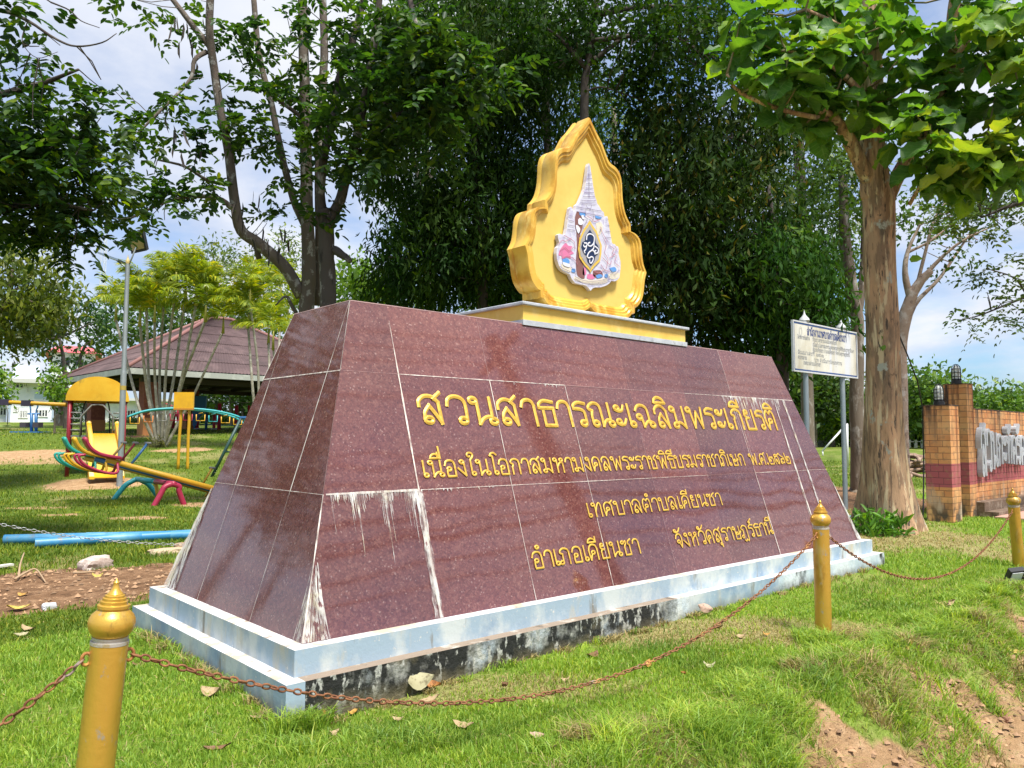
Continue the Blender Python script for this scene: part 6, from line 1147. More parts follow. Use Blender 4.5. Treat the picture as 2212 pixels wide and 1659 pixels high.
L_yel = leafmat('olive_leaves', (.085, .13, .022), tf=.3, isl=[(0, (.5, .55, .6)), (.5, (1, 1, .9)), (1, (1.8, 1.5, .9))])
L_bright = leafmat('bright_green_leaves', (.11, .21, .028), tf=.4)
L_far = leafmat('far_green_leaves', (.062, .118, .034), tf=.25)
L_pale = leafmat('pale_grey_green_leaves', (.11, .17, .06), tf=.3)
L_teak = mat('teak_leaf', (.085, .20, .042), .5, layers=[((.15, .28, .05), 3, V1, .45, .65), ((.05, .13, .035), 9, V1, .55, .7)], spec=.45, island=[(0, (.55, .65, .7)), (.45, (.95, 1, .9)), (.75, (1.2, 1.15, .8)), (1, (2.0, 1.5, .55))], trans=((1.6, 1.6, .35), .42))
def ctr(bs): return np.array([blobm(b)[0] for b in bs])
# drooping dark trees behind the monument
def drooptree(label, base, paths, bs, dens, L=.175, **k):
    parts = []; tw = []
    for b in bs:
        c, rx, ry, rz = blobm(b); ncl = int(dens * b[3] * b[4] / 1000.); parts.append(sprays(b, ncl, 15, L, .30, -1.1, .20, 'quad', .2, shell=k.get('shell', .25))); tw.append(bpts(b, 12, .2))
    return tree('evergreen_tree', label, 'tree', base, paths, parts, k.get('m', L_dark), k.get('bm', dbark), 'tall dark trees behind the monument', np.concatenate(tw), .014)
def gp(x, y, d): p = P(x, y, d); return np.array([p[0], p[1], gz(p[0], p[1]) - .1])
def trunkline(pts, d): """pts (x, y) upward in the picture; adds the root on the ground"""; b = gp(pts[0][0], pts[0][1], d); return [b] + [P(x, y, d) for x, y in pts]
brk = lambda x0, y0, x1, y1, d0, d1, r0=.07, r1=.02: ([P(x0, y0, d0), P((x0 + x1) / 2 + rnd.uniform(-14, 14), (y0 + y1) / 2 - 12, (d0 + d1) / 2), P(x1, y1, d1)], [r0, r1])
DT = [('tall dark tree with drooping leaves behind the left half of the monument', 1040, 19, [(1042, 660), (1038, 560), (1030, 400), (1022, 200), (1010, -40)], [(930, 330, 19, 165, 150, 2.6), (1060, 500, 19.5, 170, 160, 2.4), (930, 560, 19, 125, 110, 2), (1020, 130, 19, 200, 170, 2.8), (860, 620, 20, 70, 60, 1.4)]),
      ('dark drooping tree standing just left of the gold plaque', 1190, 21, [(1190, 660), (1185, 450), (1180, 200), (1175, -30)], [(1170, 280, 21, 140, 230, 2.5), (1140, 560, 21, 150, 120, 2.4), (1230, 500, 22, 120, 160, 2)]),
      ('dark tree whose brown hanging leaves fill the space right of the plaque', 1480, 18, [(1482, 720), (1478, 560), (1470, 380), (1466, 200)], [(1440, 420, 18, 140, 200, 2.4), (1570, 520, 18.5, 150, 190, 2.3), (1480, 620, 18, 170, 120, 2), (1600, 300, 19, 120, 90, 1.8)]),
      ('dark tree with glossy drooping leaves just left of the notice board', 1690, 17, [(1690, 800), (1684, 700), (1676, 560), (1660, 400)], [(1680, 610, 17, 115, 125, 1.8), (1750, 690, 16.5, 75, 70, 1.3), (1640, 720, 18, 110, 90, 1.6)])]
for i, (lab, x, d, tl_, bs) in enumerate(DT):
    pts = trunkline(tl_, d); paths = [(pts, [.15, .12, .09, .04])]
    for b in bs: q = pts[2] if b[1] > 350 else pts[-2]; paths.append(([q, (q + P(b[0], b[1], b[2])) / 2 + ZZ * .4, P(b[0], b[1], b[2])], [.07, .03]))
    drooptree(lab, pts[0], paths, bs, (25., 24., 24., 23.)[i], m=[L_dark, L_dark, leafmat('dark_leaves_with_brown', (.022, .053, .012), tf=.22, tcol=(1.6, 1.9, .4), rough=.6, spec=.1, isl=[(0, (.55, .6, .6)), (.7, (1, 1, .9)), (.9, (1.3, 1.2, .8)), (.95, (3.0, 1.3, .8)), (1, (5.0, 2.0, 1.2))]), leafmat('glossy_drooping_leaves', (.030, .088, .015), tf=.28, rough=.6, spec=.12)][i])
# tree over the plaque with a pale thin trunk and rounder leaves
pts = trunkline([(1262, 640), (1262, 230), (1268, 150), (1285, 30), (1300, -60)], 17)
tree('broadleaf_tree', 'tree with a thin grey trunk rising behind the tip of the plaque', 'tree', pts[0], [(pts, [.14, .10, .07, .05]), brk(1268, 150, 1180, 60, 17, 17), brk(1270, 140, 1400, 50, 17, 17), brk(1275, 90, 1480, 90, 17, 16.5), brk(1285, 30, 1560, 20, 17, 16.5), brk(1262, 200, 1340, 200, 17, 17, .03, .012)],
     [sprays((1330, 70, 17, 130, 110, 1.8), 260, 12, .13, .55, -.3, .2), sprays((1480, 110, 17, 120, 120, 1.7), 260, 12, .13, .55, -.4, .2), sprays((1190, 60, 17.5, 110, 110, 1.8), 230, 12, .13, .55, -.3, .2), sprays((1430, 230, 18, 100, 70, 1.2), 110, 12, .13, .5, -.6, .2), sprays((1330, 240, 22, 90, 60, 2), 70, 12, .16, .4, -.3, .25), sprays((1560, 40, 18, 130, 110, 1.8), 240, 12, .13, .55, -.4, .2)], L_dark, dbark, 'tall dark trees behind the monument', bpts((1380, 100, 17, 210, 120, 1.6), 70), .010)
# back row that closes the gaps with lighter green
for lab, x, d, tl_, bs, m in (('mid green tree seen through the gap right of the dark drooping trees', 1740, 27, [(1742, 800), (1738, 560), (1730, 300)], [(1720, 330, 27, 110, 110, 2.5), (1760, 480, 27, 100, 110, 2.5), (1700, 180, 28, 120, 110, 3), (1790, 620, 28, 60, 80, 2)], L_mid),
                              ('paler tree far behind the plaque tip', 1340, 30, [(1335, 640), (1330, 400), (1325, 230)], [(1330, 270, 30, 70, 60, 2), (1400, 330, 31, 60, 60, 2), (1280, 480, 32, 110, 140, 3)], L_pale),
                              ('broad mid green tree in the back row behind the left half of the monument', 930, 30, [(930, 700), (925, 500), (920, 300)], [(850, 180, 30, 110, 130, 3), (960, 60, 30, 140, 90, 3), (1010, 600, 31, 170, 80, 3), (1110, 60, 30, 130, 100, 3), (900, 430, 31, 90, 110, 3)], L_mid)):
    pts = trunkline(tl_, d); paths = [(pts, [.25, .18, .10])] + [([pts[2], (pts[2] + P(*b[:3])) / 2 + ZZ * .5, P(*b[:3])], [.10, .04]) for b in bs]
    tree('broadleaf_tree', lab, 'tree', pts[0], paths, [sprays(b, int(b[3] * b[4] / 75), 12, .22, .42, -.35, .35) for b in bs], m, bark, 'back row trees')
# the leafy clump left of centre: two trees with pale mottled stems and pinnate leaves
dA = 16.0
pA = [([gp(662, 690, dA), P(662, 670, dA), P(668, 590, dA), P(664, 460, dA), P(660, 300, dA), P(656, 130, dA), P(652, -40, dA)], [.17, .15, .13, .11, .09]),
      ([P(652, 640, dA), P(612, 575, dA - .2), P(560, 528, dA - .4), P(522, 498, dA - .5), P(508, 440, dA - .6), P(496, 340, dA - .7), P(478, 250, dA - .8), P(462, 150, dA - .8), P(452, 60, dA - .9), P(456, -40, dA - 1)], [.13, .12, .10, .085, .075, .07]),
      ([P(664, 500, dA + .2), P(634, 430, dA + .2), P(608, 330, dA + .2), P(585, 220, dA + .2), P(560, 120, dA + .2), P(546, -30, dA + .2)], [.085, .07, .065, .055]),
      ([P(690, 660, dA + .3), P(690, 500, dA + .3), P(690, 300, dA + .3), P(700, 120, dA + .3), P(695, -40, dA + .3)], [.105, .09, .085, .075]),
      ([P(460, 108, dA - .8), P(420, 60, dA - .9), P(366, -10, dA - 1)], [.07, .045]),
      ([P(446, 112, dA - .8), P(420, 130, dA - 1), P(412, 170, dA - 1.1), P(372, 215, dA - 1.3), P(330, 255, dA - 1.5), P(302, 285, dA - 1.6)], [.05, .03, .018]),
      ([P(505, 452, dA - .6), P(470, 428, dA - .9), P(410, 425, dA - 1.2), P(350, 440, dA - 1.6), P(285, 470, dA - 2)], [.055, .035, .02]),
      ([P(498, 400, dA - .6), P(450, 390, dA - .9), P(400, 360, dA - 1.2), P(340, 345, dA - 1.5)], [.04, .018]),
      ([P(520, 500, dA - .5), P(548, 520, dA - .2), P(560, 560, dA - .1)], [.05, .06]),
      ([P(690, 330, dA + .3), P(735, 260, dA), P(790, 215, dA - .4)], [.05, .02]), ([P(660, 260, dA), P(600, 215, dA - .4), P(560, 190, dA - .6)], [.05, .02]), ([P(595, 660, dA - .1), P(618, 640, dA), P(634, 668, dA), P(650, 690, dA)], [.015, .035, .04])]
bA = [(430, 205, 14.9, 75, 55), (350, 330, 14.4, 95, 60), (400, 400, 14.6, 110, 38), (300, 430, 14.2, 70, 40), (520, 215, 15.2, 90, 75), (600, 160, 15.6, 80, 80), (560, 60, 15.4, 110, 60), (330, 45, 14.6, 65, 25), (440, 20, 15, 90, 22), (640, 330, 15.5, 85, 70), (690, 230, 15.4, 80, 70), (545, 300, 15.3, 55, 45), (590, 470, 15.7, 26, 16), (260, 200, 14.2, 26, 10), (470, 290, 15, 50, 40), (270, 468, 14, 36, 14), (370, 255, 14.6, 40, 22), (620, 60, 15.4, 100, 60)]
nA = [5, 7, 8, 4, 7, 6, 5, 3, 4, 9, 9, 2, 2, 1, 2, 2, 1, 4]
twA = np.concatenate([bpts(b, max(2, n // 2), .2) for b, n in zip(bA, nA)])
pods = []
for b in ((395, 300, 14.6, 60, 60), (420, 90, 14.8, 50, 60), (590, 520, 15.6, 30, 50), (560, 470, 15.6, 40, 60)):
    o = bpts(b, 11, .2); pods.append(leaves(o, rv(11, -3.5, .5), rv(11), .36, .010, 'six'))
tree('mottled_tree', 'tree with pale mottled trunks, one limb bending far out left, and rows of oval leaflets', 'tree', gp(662, 690, dA), pA, [compound(b, n, 5, .42, 4, .155, .52) for b, n in zip(bA, nA)], L_blue, pbark, None, twA, .006, [('seed_pods', join(pods), dbark)], 10)
dB = 15.0
pB = [([gp(708, 680, dB), P(708, 640, dB), P(706, 560, dB), P(704, 480, dB), P(700, 455, dB)], [.165, .155, .15, .165]), ([P(712, 480, dB), P(735, 430, dB), P(748, 380, dB), P(770, 300, dB - .2), P(792, 190, dB - .4), P(812, 60, dB - .5), P(822, -40, dB - .6)], [.11, .095, .085, .075, .06]),
      ([P(700, 480, dB), P(692, 420, dB), P(700, 340, dB - .1), P(716, 270, dB - .2), P(730, 180, dB - .2), P(770, 60, dB - .2), P(790, -30, dB)], [.095, .08, .075, .06]), ([P(722, 540, dB), P(742, 552, dB - .2), P(757, 564, dB - .3)], [.09, .07, .05]), ([P(760, 330, dB), P(830, 318, dB), P(890, 300, dB - .2)], [.06, .03]), ([P(790, 190, dB - .4), P(860, 150, dB - .8), P(940, 130, dB - 1)], [.05, .02]), ([P(770, 280, dB - .3), P(850, 250, dB - .8), P(900, 230, dB - 1)], [.05, .02]), ([P(940, 130, dB - 1), P(900, 60, dB - .8), P(880, -30, dB - .6)], [.045, .05])]
bB = [(880, 105, 13.9, 85, 36), (960, 130, 13.8, 80, 45), (1040, 170, 14, 80, 60), (880, 200, 13.9, 95, 50), (800, 190, 14.2, 70, 55), (960, 250, 14, 90, 60), (760, 110, 14.4, 80, 60), (750, 280, 14.4, 70, 50), (760, 350, 14.4, 60, 50), (910, 300, 14, 70, 50), (720, 40, 14.5, 90, 50), (860, 20, 14.2, 90, 50), (700, 420, 14.6, 45, 40), (840, 280, 14, 60, 40), (830, 360, 14.4, 40, 30)]
nB = [13, 14, 15, 15, 9, 14, 5, 8, 6, 9, 5, 9, 3, 6, 3]
tree('dark_stemmed_tree', 'tree with a short dark burnt looking trunk forking low, beside the pale mottled trunks', 'tree', gp(708, 680, dB), pB, [compound(b, n, 5, .44, 4, .165, .52) for b, n in zip(bB, nB)], L_blue, mat('dark_to_pale_bark', (.075, .06, .05), .95, layers=[((.30, .28, .25), 4, (1, 1, .6), .54, .62), ((.03, .025, .022), 6, (1, 1, .4), .56, .68)], bump=(16, .8)), None, np.concatenate([bpts(b, max(2, n // 2), .2) for b, n in zip(bB, nB)]), .007, None, 10)
# tree at the left edge, its trunk outside the frame
dL = 10.5
pL = [([gp(-330, 1000, dL), P(-330, 700, dL), P(-300, 350, dL), P(-260, 60, dL)], [.3, .22, .14]), ([P(-310, 450, dL), P(-120, 380, dL - .3), P(60, 330, dL - .6), P(180, 290, dL - .8)], [.10, .06, .02]), ([P(-300, 350, dL), P(-120, 240, dL - .3), P(60, 190, dL - .6), P(170, 150, dL - .8)], [.10, .05, .015]), ([P(-315, 560, dL), P(-80, 480, dL - .2), P(80, 440, dL - .4), P(200, 455, dL - .6)], [.10, .05, .015]),
      ([P(-270, 110, dL), P(-120, 20, dL - 1), P(0, 22, dL - 1.5), P(60, 45, dL - 1.7), P(122, 85, dL - 1.8), P(165, 100, dL - 1.9), P(220, 92, dL - 2), P(252, 72, dL - 2)], [.07, .03, .014, .010, .004]), ([P(60, 45, dL - 1.7), P(95, 70, dL - 1.7), P(130, 98, dL - 1.7)], [.010, .004]), ([P(110, 5, dL - 1.8), P(150, 22, dL - 1.8), P(175, 45, dL - 1.8), P(215, 60, dL - 1.8)], [.010, .004]), ([P(60, 45, dL - 1.7), P(48, 90, dL - 1.7), P(80, 125, dL - 1.7), P(125, 112, dL - 1.7)], [.006, .003])]
bL = [(30, 260, 9.9, 95, 95), (60, 390, 9.9, 100, 90), (-30, 330, 10.2, 90, 140), (130, 270, 9.7, 70, 55), (165, 330, 9.7, 65, 50), (140, 410, 9.8, 75, 50), (60, 480, 10, 80, 50), (190, 380, 9.7, 55, 40), (170, 470, 9.7, 50, 30), (160, 150, 9.6, 22, 14), (200, 225, 9.6, 45, 22), (60, 20, 8.9, 60, 14), (20, 130, 10.2, 50, 40), (215, 400, 9.6, 35, 22), (110, 520, 9.8, 40, 22), (260, 220, 9.5, 26, 8)]
nL_ = [26, 32, 26, 12, 9, 12, 17, 5, 3, 2, 3, 4, 6, 2, 3, 1]
tree('leafy_tree', 'dark leafy tree reaching in from the left edge with bare drooping twigs above', 'tree', gp(-330, 1000, dL), pL, [compound(b, n, 5, .34, 4, .125, .50) for b, n in zip(bL, nL_)], leafmat('dark_left_leaves', (.024, .060, .016), rough=.55, spec=.2, tf=.3, tcol=(1.9, 2.2, .5), isl=[(0, (.5, .6, .7)), (.6, (1, 1, .9)), (.85, (1.5, 1.4, .8)), (.95, (3, 2.4, .6)), (1, (6, 3.6, .6))]), dbark, None, np.concatenate([bpts(b, max(2, n // 3), .2) for b, n in zip(bL, nL_)]), .005)
# ------------------------------------------------------------------ the teak tree on the right
dK = 11.3; tk0 = G(1925, 1146); dK = dep(tk0); teak = thing('teak_tree', 'big broad leaved tree with a thick fluted brown trunk right of the notice board', 'tree', tk0)
tkb = mat('teak_bark', (.42, .26, .15), .92, layers=[((.52, .30, .165), 1.3, V1, .48, .62), ((.13, .095, .065), 1.7, (1, 1, .4), .55, .66), ((.24, .15, .09), 15, (1, 1, .14), .50, .57, 9), ((.60, .46, .28), 10, (1, 1, .13), .54, .60, 9), ((.075, .055, .04), 21, (1, 1, .16), .58, .63, 10), ((.40, .40, .33), 3.2, (1, 1, .8), .62, .66, 9), ((.06, .045, .035), 2.1, (1, 1, 1.2), .66, .69, 9)], bump=(17, 1.0, (1, 1, .16)))
ctrl = [(1926, 1160, 1.0), (1921, 1115, .83), (1915, 1040, .66), (1910, 960, .56), (1908, 850, .49), (1906, 700, .46), (1900, 560, .45), (1898, 440, .45), (1893, 410, .45), (1886, 330, .35), (1884, 200, .33), (1878, 60, .31), (1872, -60, .29)]
cen = [P(x, y, dK) for x, y, w in ctrl]; cen[0] = np.array([tk0[0], tk0[1], tk0[2] - .15]); wd_ = [w for *_, w in ctrl]
cs_ = catmull(cen, 5); ws_ = np.interp(np.linspace(0, 1, len(cs_)), np.linspace(0, 1, len(wd_)), wd_)
def flute(t, a):
    k = max(0, 1 - t * 3.2); return 1 + (.10 + .16 * k) * math.sin(a * 3 + 1.1) * (.35 + k) + .07 * math.sin(a * 5 + .4 + t * 5) * (.5 + k) + .025 * math.sin(a * 9 + t * 22)
tkm = MB(); tkm.tube(cs_, [w / 2 for w in ws_], 40, rfun=flute)
lim = [([P(1893, 405, dK), P(1862, 360, dK - .1), P(1832, 300, dK - .2), P(1808, 262, dK - .4), P(1770, 235, dK - .6), P(1740, 205, dK - .8)], [.14, .11, .095, .06, .04]), ([P(1908, 450, dK + .1), P(1940, 380, dK + .12), P(1978, 310, dK), P(1998, 248, dK - .1), P(2038, 195, dK - .2), P(2052, 130, dK - .3), P(2060, 30, dK - .4), P(2072, -50, dK - .5)], [.12, .105, .10, .095, .085, .08]), ([P(2046, 160, dK - .4), P(2090, 150, dK - .6), P(2140, 120, dK - .8), P(2185, 110, dK - 1)], [.05, .04, .02]),
       ([P(1995, 290, dK - .2), P(2060, 330, dK - .7), P(2120, 330, dK - 1)], [.04, .02]), ([P(1900, 250, dK), P(1840, 180, dK - .7), P(1780, 130, dK - 1.1), P(1700, 110, dK - 1.3)], [.06, .04, .02]), ([P(1890, 120, dK), P(1820, 60, dK - .7), P(1740, 20, dK - 1)], [.05, .02]), ([P(1808, 262, dK - .4), P(1700, 240, dK - .8), P(1600, 200, dK - 1), P(1570, 160, dK - 1.1)], [.04, .02]), ([P(1960, 330, dK - .1), P(1990, 300, dK - .9), P(2010, 270, dK - 1.2)], [.03, .02]), ([P(2056, 130, dK - .4), P(2120, 60, dK - .6), P(2180, 40, dK - .8)], [.04, .02]), ([P(1965, 440, dK - .1), P(1990, 400, dK - .5), P(2020, 370, dK - .9)], [.03, .015])]
for pts, r in lim: tkm.tube(catmull(pts, 5), r, 12, rfun=lambda t, a: 1 + .07 * math.sin(3 * a + 9 * t))
tkm.build('trunk', tkb, teak, True, recalc=False)
ros = [(1745, 45, 1.2, 9), (1690, 120, 1.3, 9), (1640, 165, 1.2, 8), (1575, 135, 1.1, 7), (1600, 40, 1.0, 6), (1790, 105, 1.2, 10), (1720, 190, 1.0, 8), (1800, 200, .9, 8), (1855, 235, .7, 7), (1830, 60, 1.1, 8), (1900, 60, 1.0, 7), (1940, 130, .9, 7), (1760, 150, 1.2, 8), (1980, 250, 1.2, 9), (2030, 265, 1.1, 8), (2000, 200, .8, 7), (2085, 330, 1.2, 10), (2125, 310, 1.1, 8), (2060, 370, 1.0, 8), (2030, 390, .9, 7), (2180, 330, 1.2, 8), (2210, 260, 1.2, 8), (2150, 210, 1.0, 7), (2200, 180, 1.1, 8), (2160, 70, 1.2, 9), (2100, 40, 1.1, 8), (2205, 30, 1.2, 9), (2110, 130, .9, 7), (1960, 40, .8, 7), (2020, 60, .8, 7), (2030, 140, .7, 6), (1850, 130, .8, 8), (1780, 240, .6, 7), (1680, 60, 1.1, 7), (1640, 90, 1, 6), (1690, 250, .8, 6), (1870, 20, .6, 7), (2130, 380, .8, 6), (1960, 190, .5, 6), (2080, 240, .6, 7), (1800, 10, .8, 7), (2230, 100, 1, 8), (2090, -30, .8, 8), (1930, -20, .6, 8), (1750, -30, .9, 8)]
ros += [(x + rnd.uniform(-45, 45), y + rnd.uniform(-25, 45), o_ - rnd.uniform(.35, .9), n) for x, y, o_, n in ros] + [(2000, 360, 1.0, 9), (2080, 400, .9, 8), (2010, 310, 1.3, 9), (1940, 300, .9, 8), (2150, 350, 1.2, 9), (2195, 380, 1.1, 9), (2205, 130, 1.2, 8), (2180, 10, 1, 8), (1990, 130, .3, 8), (2060, 200, .2, 8), (1930, 210, .7, 7), (1700, 160, 1.3, 8), (1610, 190, 1, 7), (1770, 90, 1.3, 8), (1660, 30, 1, 7)]
lp_ = []; shoots = MB(); src = np.concatenate([np.array(catmull(p_, 6)) for p_, r in lim])
for x, y, off, n in ros:
    c = P(x, y, dK - off + rnd.uniform(-.2, .2)); n = int(n * 1.15); a = NR.random() * 6 + np.arange(n) * 2.4; el = NR.uniform(-.95, .25, n); d = np.stack([np.cos(a) * np.cos(el), np.sin(a) * np.cos(el), np.sin(el)], -1)
    l = NR.uniform(.22, .46, n); up2 = np.array([0, 0, 1.]) - F0 * .55 + d * .35 + NR.normal(size=(n, 3)) * .3; lp_.append(leaves(c + d * .05 + NR.normal(size=(n, 3)) * .05, d, up2, l, l * NR.uniform(.70, .88, n), 'broad'))
    i = np.argmin(((src - c) ** 2).sum(1)); shoots.tube([src[i], (src[i] + c) / 2 - ZZ * .06, c], [.018, .009], 6)
shoots.build('shoots', mat('green_brown_shoot', (.22, .18, .08), .8), teak, True, recalc=False)
V, F_ = join(lp_); tco = npmesh('crown', V, F_, L_teak, teak, True); nl = len(V) // len(_v)
for an, k in (('lt', 0), ('ls', 1)): at_ = tco.data.attributes.new(an, 'FLOAT', 'POINT'); at_.data.foreach_set('value', np.tile(np.array([(q[0], q[1])[k] if k == 0 else ((j % _ny) - 2) / 2 for j, q in enumerate(_v)], np.float32), nl))
def veins(m):
    t = m.node_tree; A = lambda n_: node(t, 'ShaderNodeAttribute', attribute_name=n_).outputs['Fac']
    def mth(op, a, b=None):
        x = node(t, 'ShaderNodeMath', operation=op)
        for i, q in enumerate((a, b)):
            if q is None: continue
            if isinstance(q, (int, float)): x.inputs[i].default_value = q
            else: t.links.new(q, x.inputs[i])
        return x.outputs[0]
    s_ = mth('ABSOLUTE', A('ls')); mid = mth('LESS_THAN', s_, .045); v = mth('LESS_THAN', mth('ABSOLUTE', mth('SUBTRACT', mth('FRACT', mth('MULTIPLY', mth('SUBTRACT', A('lt'), mth('MULTIPLY', s_, .22)), 6.5)), .5)), .055)
    f = mth('MULTIPLY', mth('MAXIMUM', mid, v), .55); b = t.nodes['Principled BSDF']; src_ = b.inputs['Base Color'].links[0].from_socket; x = node(t, 'ShaderNodeMix', data_type='RGBA'); t.links.new(f, x.inputs[0]); t.links.new(src_, x.inputs[6]); x.inputs[7].default_value = (.26, .38, .14, 1); t.links.new(x.outputs[2], b.inputs['Base Color'])
veins(L_teak)
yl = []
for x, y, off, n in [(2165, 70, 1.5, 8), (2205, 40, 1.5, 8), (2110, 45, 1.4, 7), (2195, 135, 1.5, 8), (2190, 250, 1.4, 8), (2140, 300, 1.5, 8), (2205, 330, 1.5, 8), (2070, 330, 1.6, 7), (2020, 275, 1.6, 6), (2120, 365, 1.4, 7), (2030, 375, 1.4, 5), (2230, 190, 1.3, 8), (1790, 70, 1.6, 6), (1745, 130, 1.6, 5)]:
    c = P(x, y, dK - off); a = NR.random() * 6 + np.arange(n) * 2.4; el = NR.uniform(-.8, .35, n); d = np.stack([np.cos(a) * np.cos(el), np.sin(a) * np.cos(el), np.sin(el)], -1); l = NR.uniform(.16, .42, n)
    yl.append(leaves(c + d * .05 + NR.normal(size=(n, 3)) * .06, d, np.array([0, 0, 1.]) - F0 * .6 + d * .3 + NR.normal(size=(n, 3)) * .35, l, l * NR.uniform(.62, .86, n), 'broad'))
L_sunlit = mat('sunlit_teak_leaf', (.20, .33, .045), .5, layers=[((.30, .40, .06), 4, V1, .45, .65), ((.11, .22, .04), 8, V1, .55, .7)], spec=.4, island=[(0, (.6, .75, .8)), (.5, (1, 1, .9)), (1, (1.35, 1.1, .7))], trans=((1.4, 1.3, .4), .45))  # lighter yellow-green copy of the teak leaf, sunlight painted into its colour
V, F_ = join(yl); yo_ = npmesh('sunlit_leaves', V, F_, L_sunlit, teak, True); nl = len(V) // len(_v)
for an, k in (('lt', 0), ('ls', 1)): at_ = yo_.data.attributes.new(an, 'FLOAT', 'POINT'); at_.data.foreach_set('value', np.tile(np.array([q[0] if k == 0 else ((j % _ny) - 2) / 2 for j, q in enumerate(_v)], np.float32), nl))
veins(L_sunlit)
o = leaves(np.array([P(2030 - 66, 560, dK - .32), P(1905, 735, dK - .33), P(1912, 745, dK - .33), P(1900, 752, dK - .33)]), rv(4, -.6), rv(4, .2) - F0 * 2, np.array([.22, .09, .1, .08]), np.array([.12, .06, .07, .05]), 'six'); npmesh('creeper_leaves', o[0], o[1], L_bright, teak)
# weeds at its foot
o = sprays((1895, 1140, dK - .5, 55, 22, .3), 46, 9, .13, .3, .5, .08, 'six'); setp(npmesh('weeds', o[0], o[1], leafmat('weed_leaves', (.09, .22, .03)), None), 'low clump of bright weeds at the foot of the big tree trunk', 'plant')
# slim trunks beside it
d2 = 20.0
tree('slim_tree', 'slim grey tree with a bent trunk between notice board and big brown trunk', 'tree', gp(1857, 1060, d2), [([gp(1857, 1070, d2), P(1857, 1060, d2), P(1853, 980, d2), P(1850, 860, d2), P(1852, 760, d2), P(1852, 690, d2), P(1836, 600, d2), P(1824, 500, d2), P(1820, 380, d2)], [.30, .20, .17, .16, .15, .10]), ([P(1852, 690, d2), P(1860, 640, d2), P(1866, 520, d2), P(1862, 400, d2)], [.10, .06])] + [brk(1852, 700, 1800, 640, d2, d2, .05, .015), brk(1824, 500, 1790, 460, d2, d2, .04, .01)],
     [sprays((1800, 430, 20, 80, 90, 1.6), 130, 12, .15, .45, -.3, .22), sprays((1790, 560, 20.5, 60, 60, 1.2), 60, 12, .15, .45, -.3, .22), sprays((1830, 300, 20, 90, 80, 1.6), 130, 12, .15, .45, -.3, .22), sprays((1800, 690, 20, 30, 30, .6), 14, 12, .15, .4, -.6, .15)], L_mid, bark, 'slim trees right of the monument')
d3 = 16.0
tree('slim_tree', 'small pale barked tree with spreading bare branches just right of the big brown trunk', 'tree', gp(1955, 1080, d3), [([gp(1950, 1085, d3), P(1945, 900, d3), P(1945, 740, d3), P(1962, 660, d3), P(1985, 612, d3), P(2010, 585, d3)], [.17, .15, .13, .10, .07]), ([P(1968, 650, d3), P(1955, 590, d3), P(1962, 540, d3), P(1990, 480, d3)], [.08, .05, .02]), ([P(1985, 612, d3), P(2030, 560, d3), P(2080, 520, d3), P(2140, 490, d3)], [.05, .03, .012]), ([P(1950, 740, d3), P(1975, 660, d3 + .3), P(2030, 600, d3 + .4), P(2095, 505, d3 + .5)], [.07, .04, .02]), ([P(1962, 545, d3), P(2010, 520, d3), P(2075, 470, d3)], [.03, .015]), ([P(1975, 640, d3), P(2000, 540, d3), P(2020, 470, d3), P(2060, 420, d3)], [.04, .02])],
     [sprays((2010, 460, 16, 80, 60, 1.3), 60, 11, .12, .5, -.3, .16), sprays((2090, 480, 16.4, 60, 40, 1), 30, 11, .12, .5, -.3, .16), sprays((2060, 575, 16, 50, 20, .8), 14, 9, .11, .5, -.4, .12)], L_mid, mat('pale_pinkish_bark', (.34, .25, .19), .9, layers=[((.46, .40, .35), 5, V1, .5, .65), ((.15, .10, .08), 9, V1, .56, .7)], bump=(20, .5)), 'slim trees right of the monument', bpts((2040, 480, 16, 90, 70, 1.2), 22), .008)
# tree outside the right edge
dR = 13.5
tree('hanging_tree', 'leafy branches hanging into view at the right edge above the brick wall', 'tree', gp(2520, 1000, dR), [([gp(2520, 1000, dR), P(2520, 700, dR), P(2490, 420, dR), P(2440, 200, dR)], [.3, .22, .14]), ([P(2490, 430, dR), P(2330, 420, dR), P(2200, 440, dR), P(2120, 470, dR)], [.10, .05, .015]), ([P(2510, 640, dR), P(2340, 600, dR), P(2220, 640, dR), P(2120, 680, dR), P(2070, 692, dR)], [.08, .035, .014, .006]), ([P(2220, 640, dR), P(2190, 600, dR), P(2130, 580, dR)], [.02, .008])],
     [compound((2180, 440, 13.5, 100, 65, 1.4), 30, 4, .30, 4, .10, .45), compound((2120, 420, 14.5, 90, 50, 1.4), 22, 4, .30, 4, .10, .45), compound((2185, 570, 13.5, 60, 34, .8), 11, 4, .28, 3, .095, .45, droop=.7), compound((2180, 660, 13.4, 55, 32, .6), 10, 4, .26, 3, .09, .45, droop=.8), compound((2110, 690, 13.4, 45, 16, .5), 6, 4, .24, 3, .085, .45, droop=.8)], L_far, dbark, None, np.concatenate([bpts((2150, 440, 13.5, 90, 60, 1), 16), bpts((2170, 630, 13.4, 70, 50, .7), 16)]), .006)
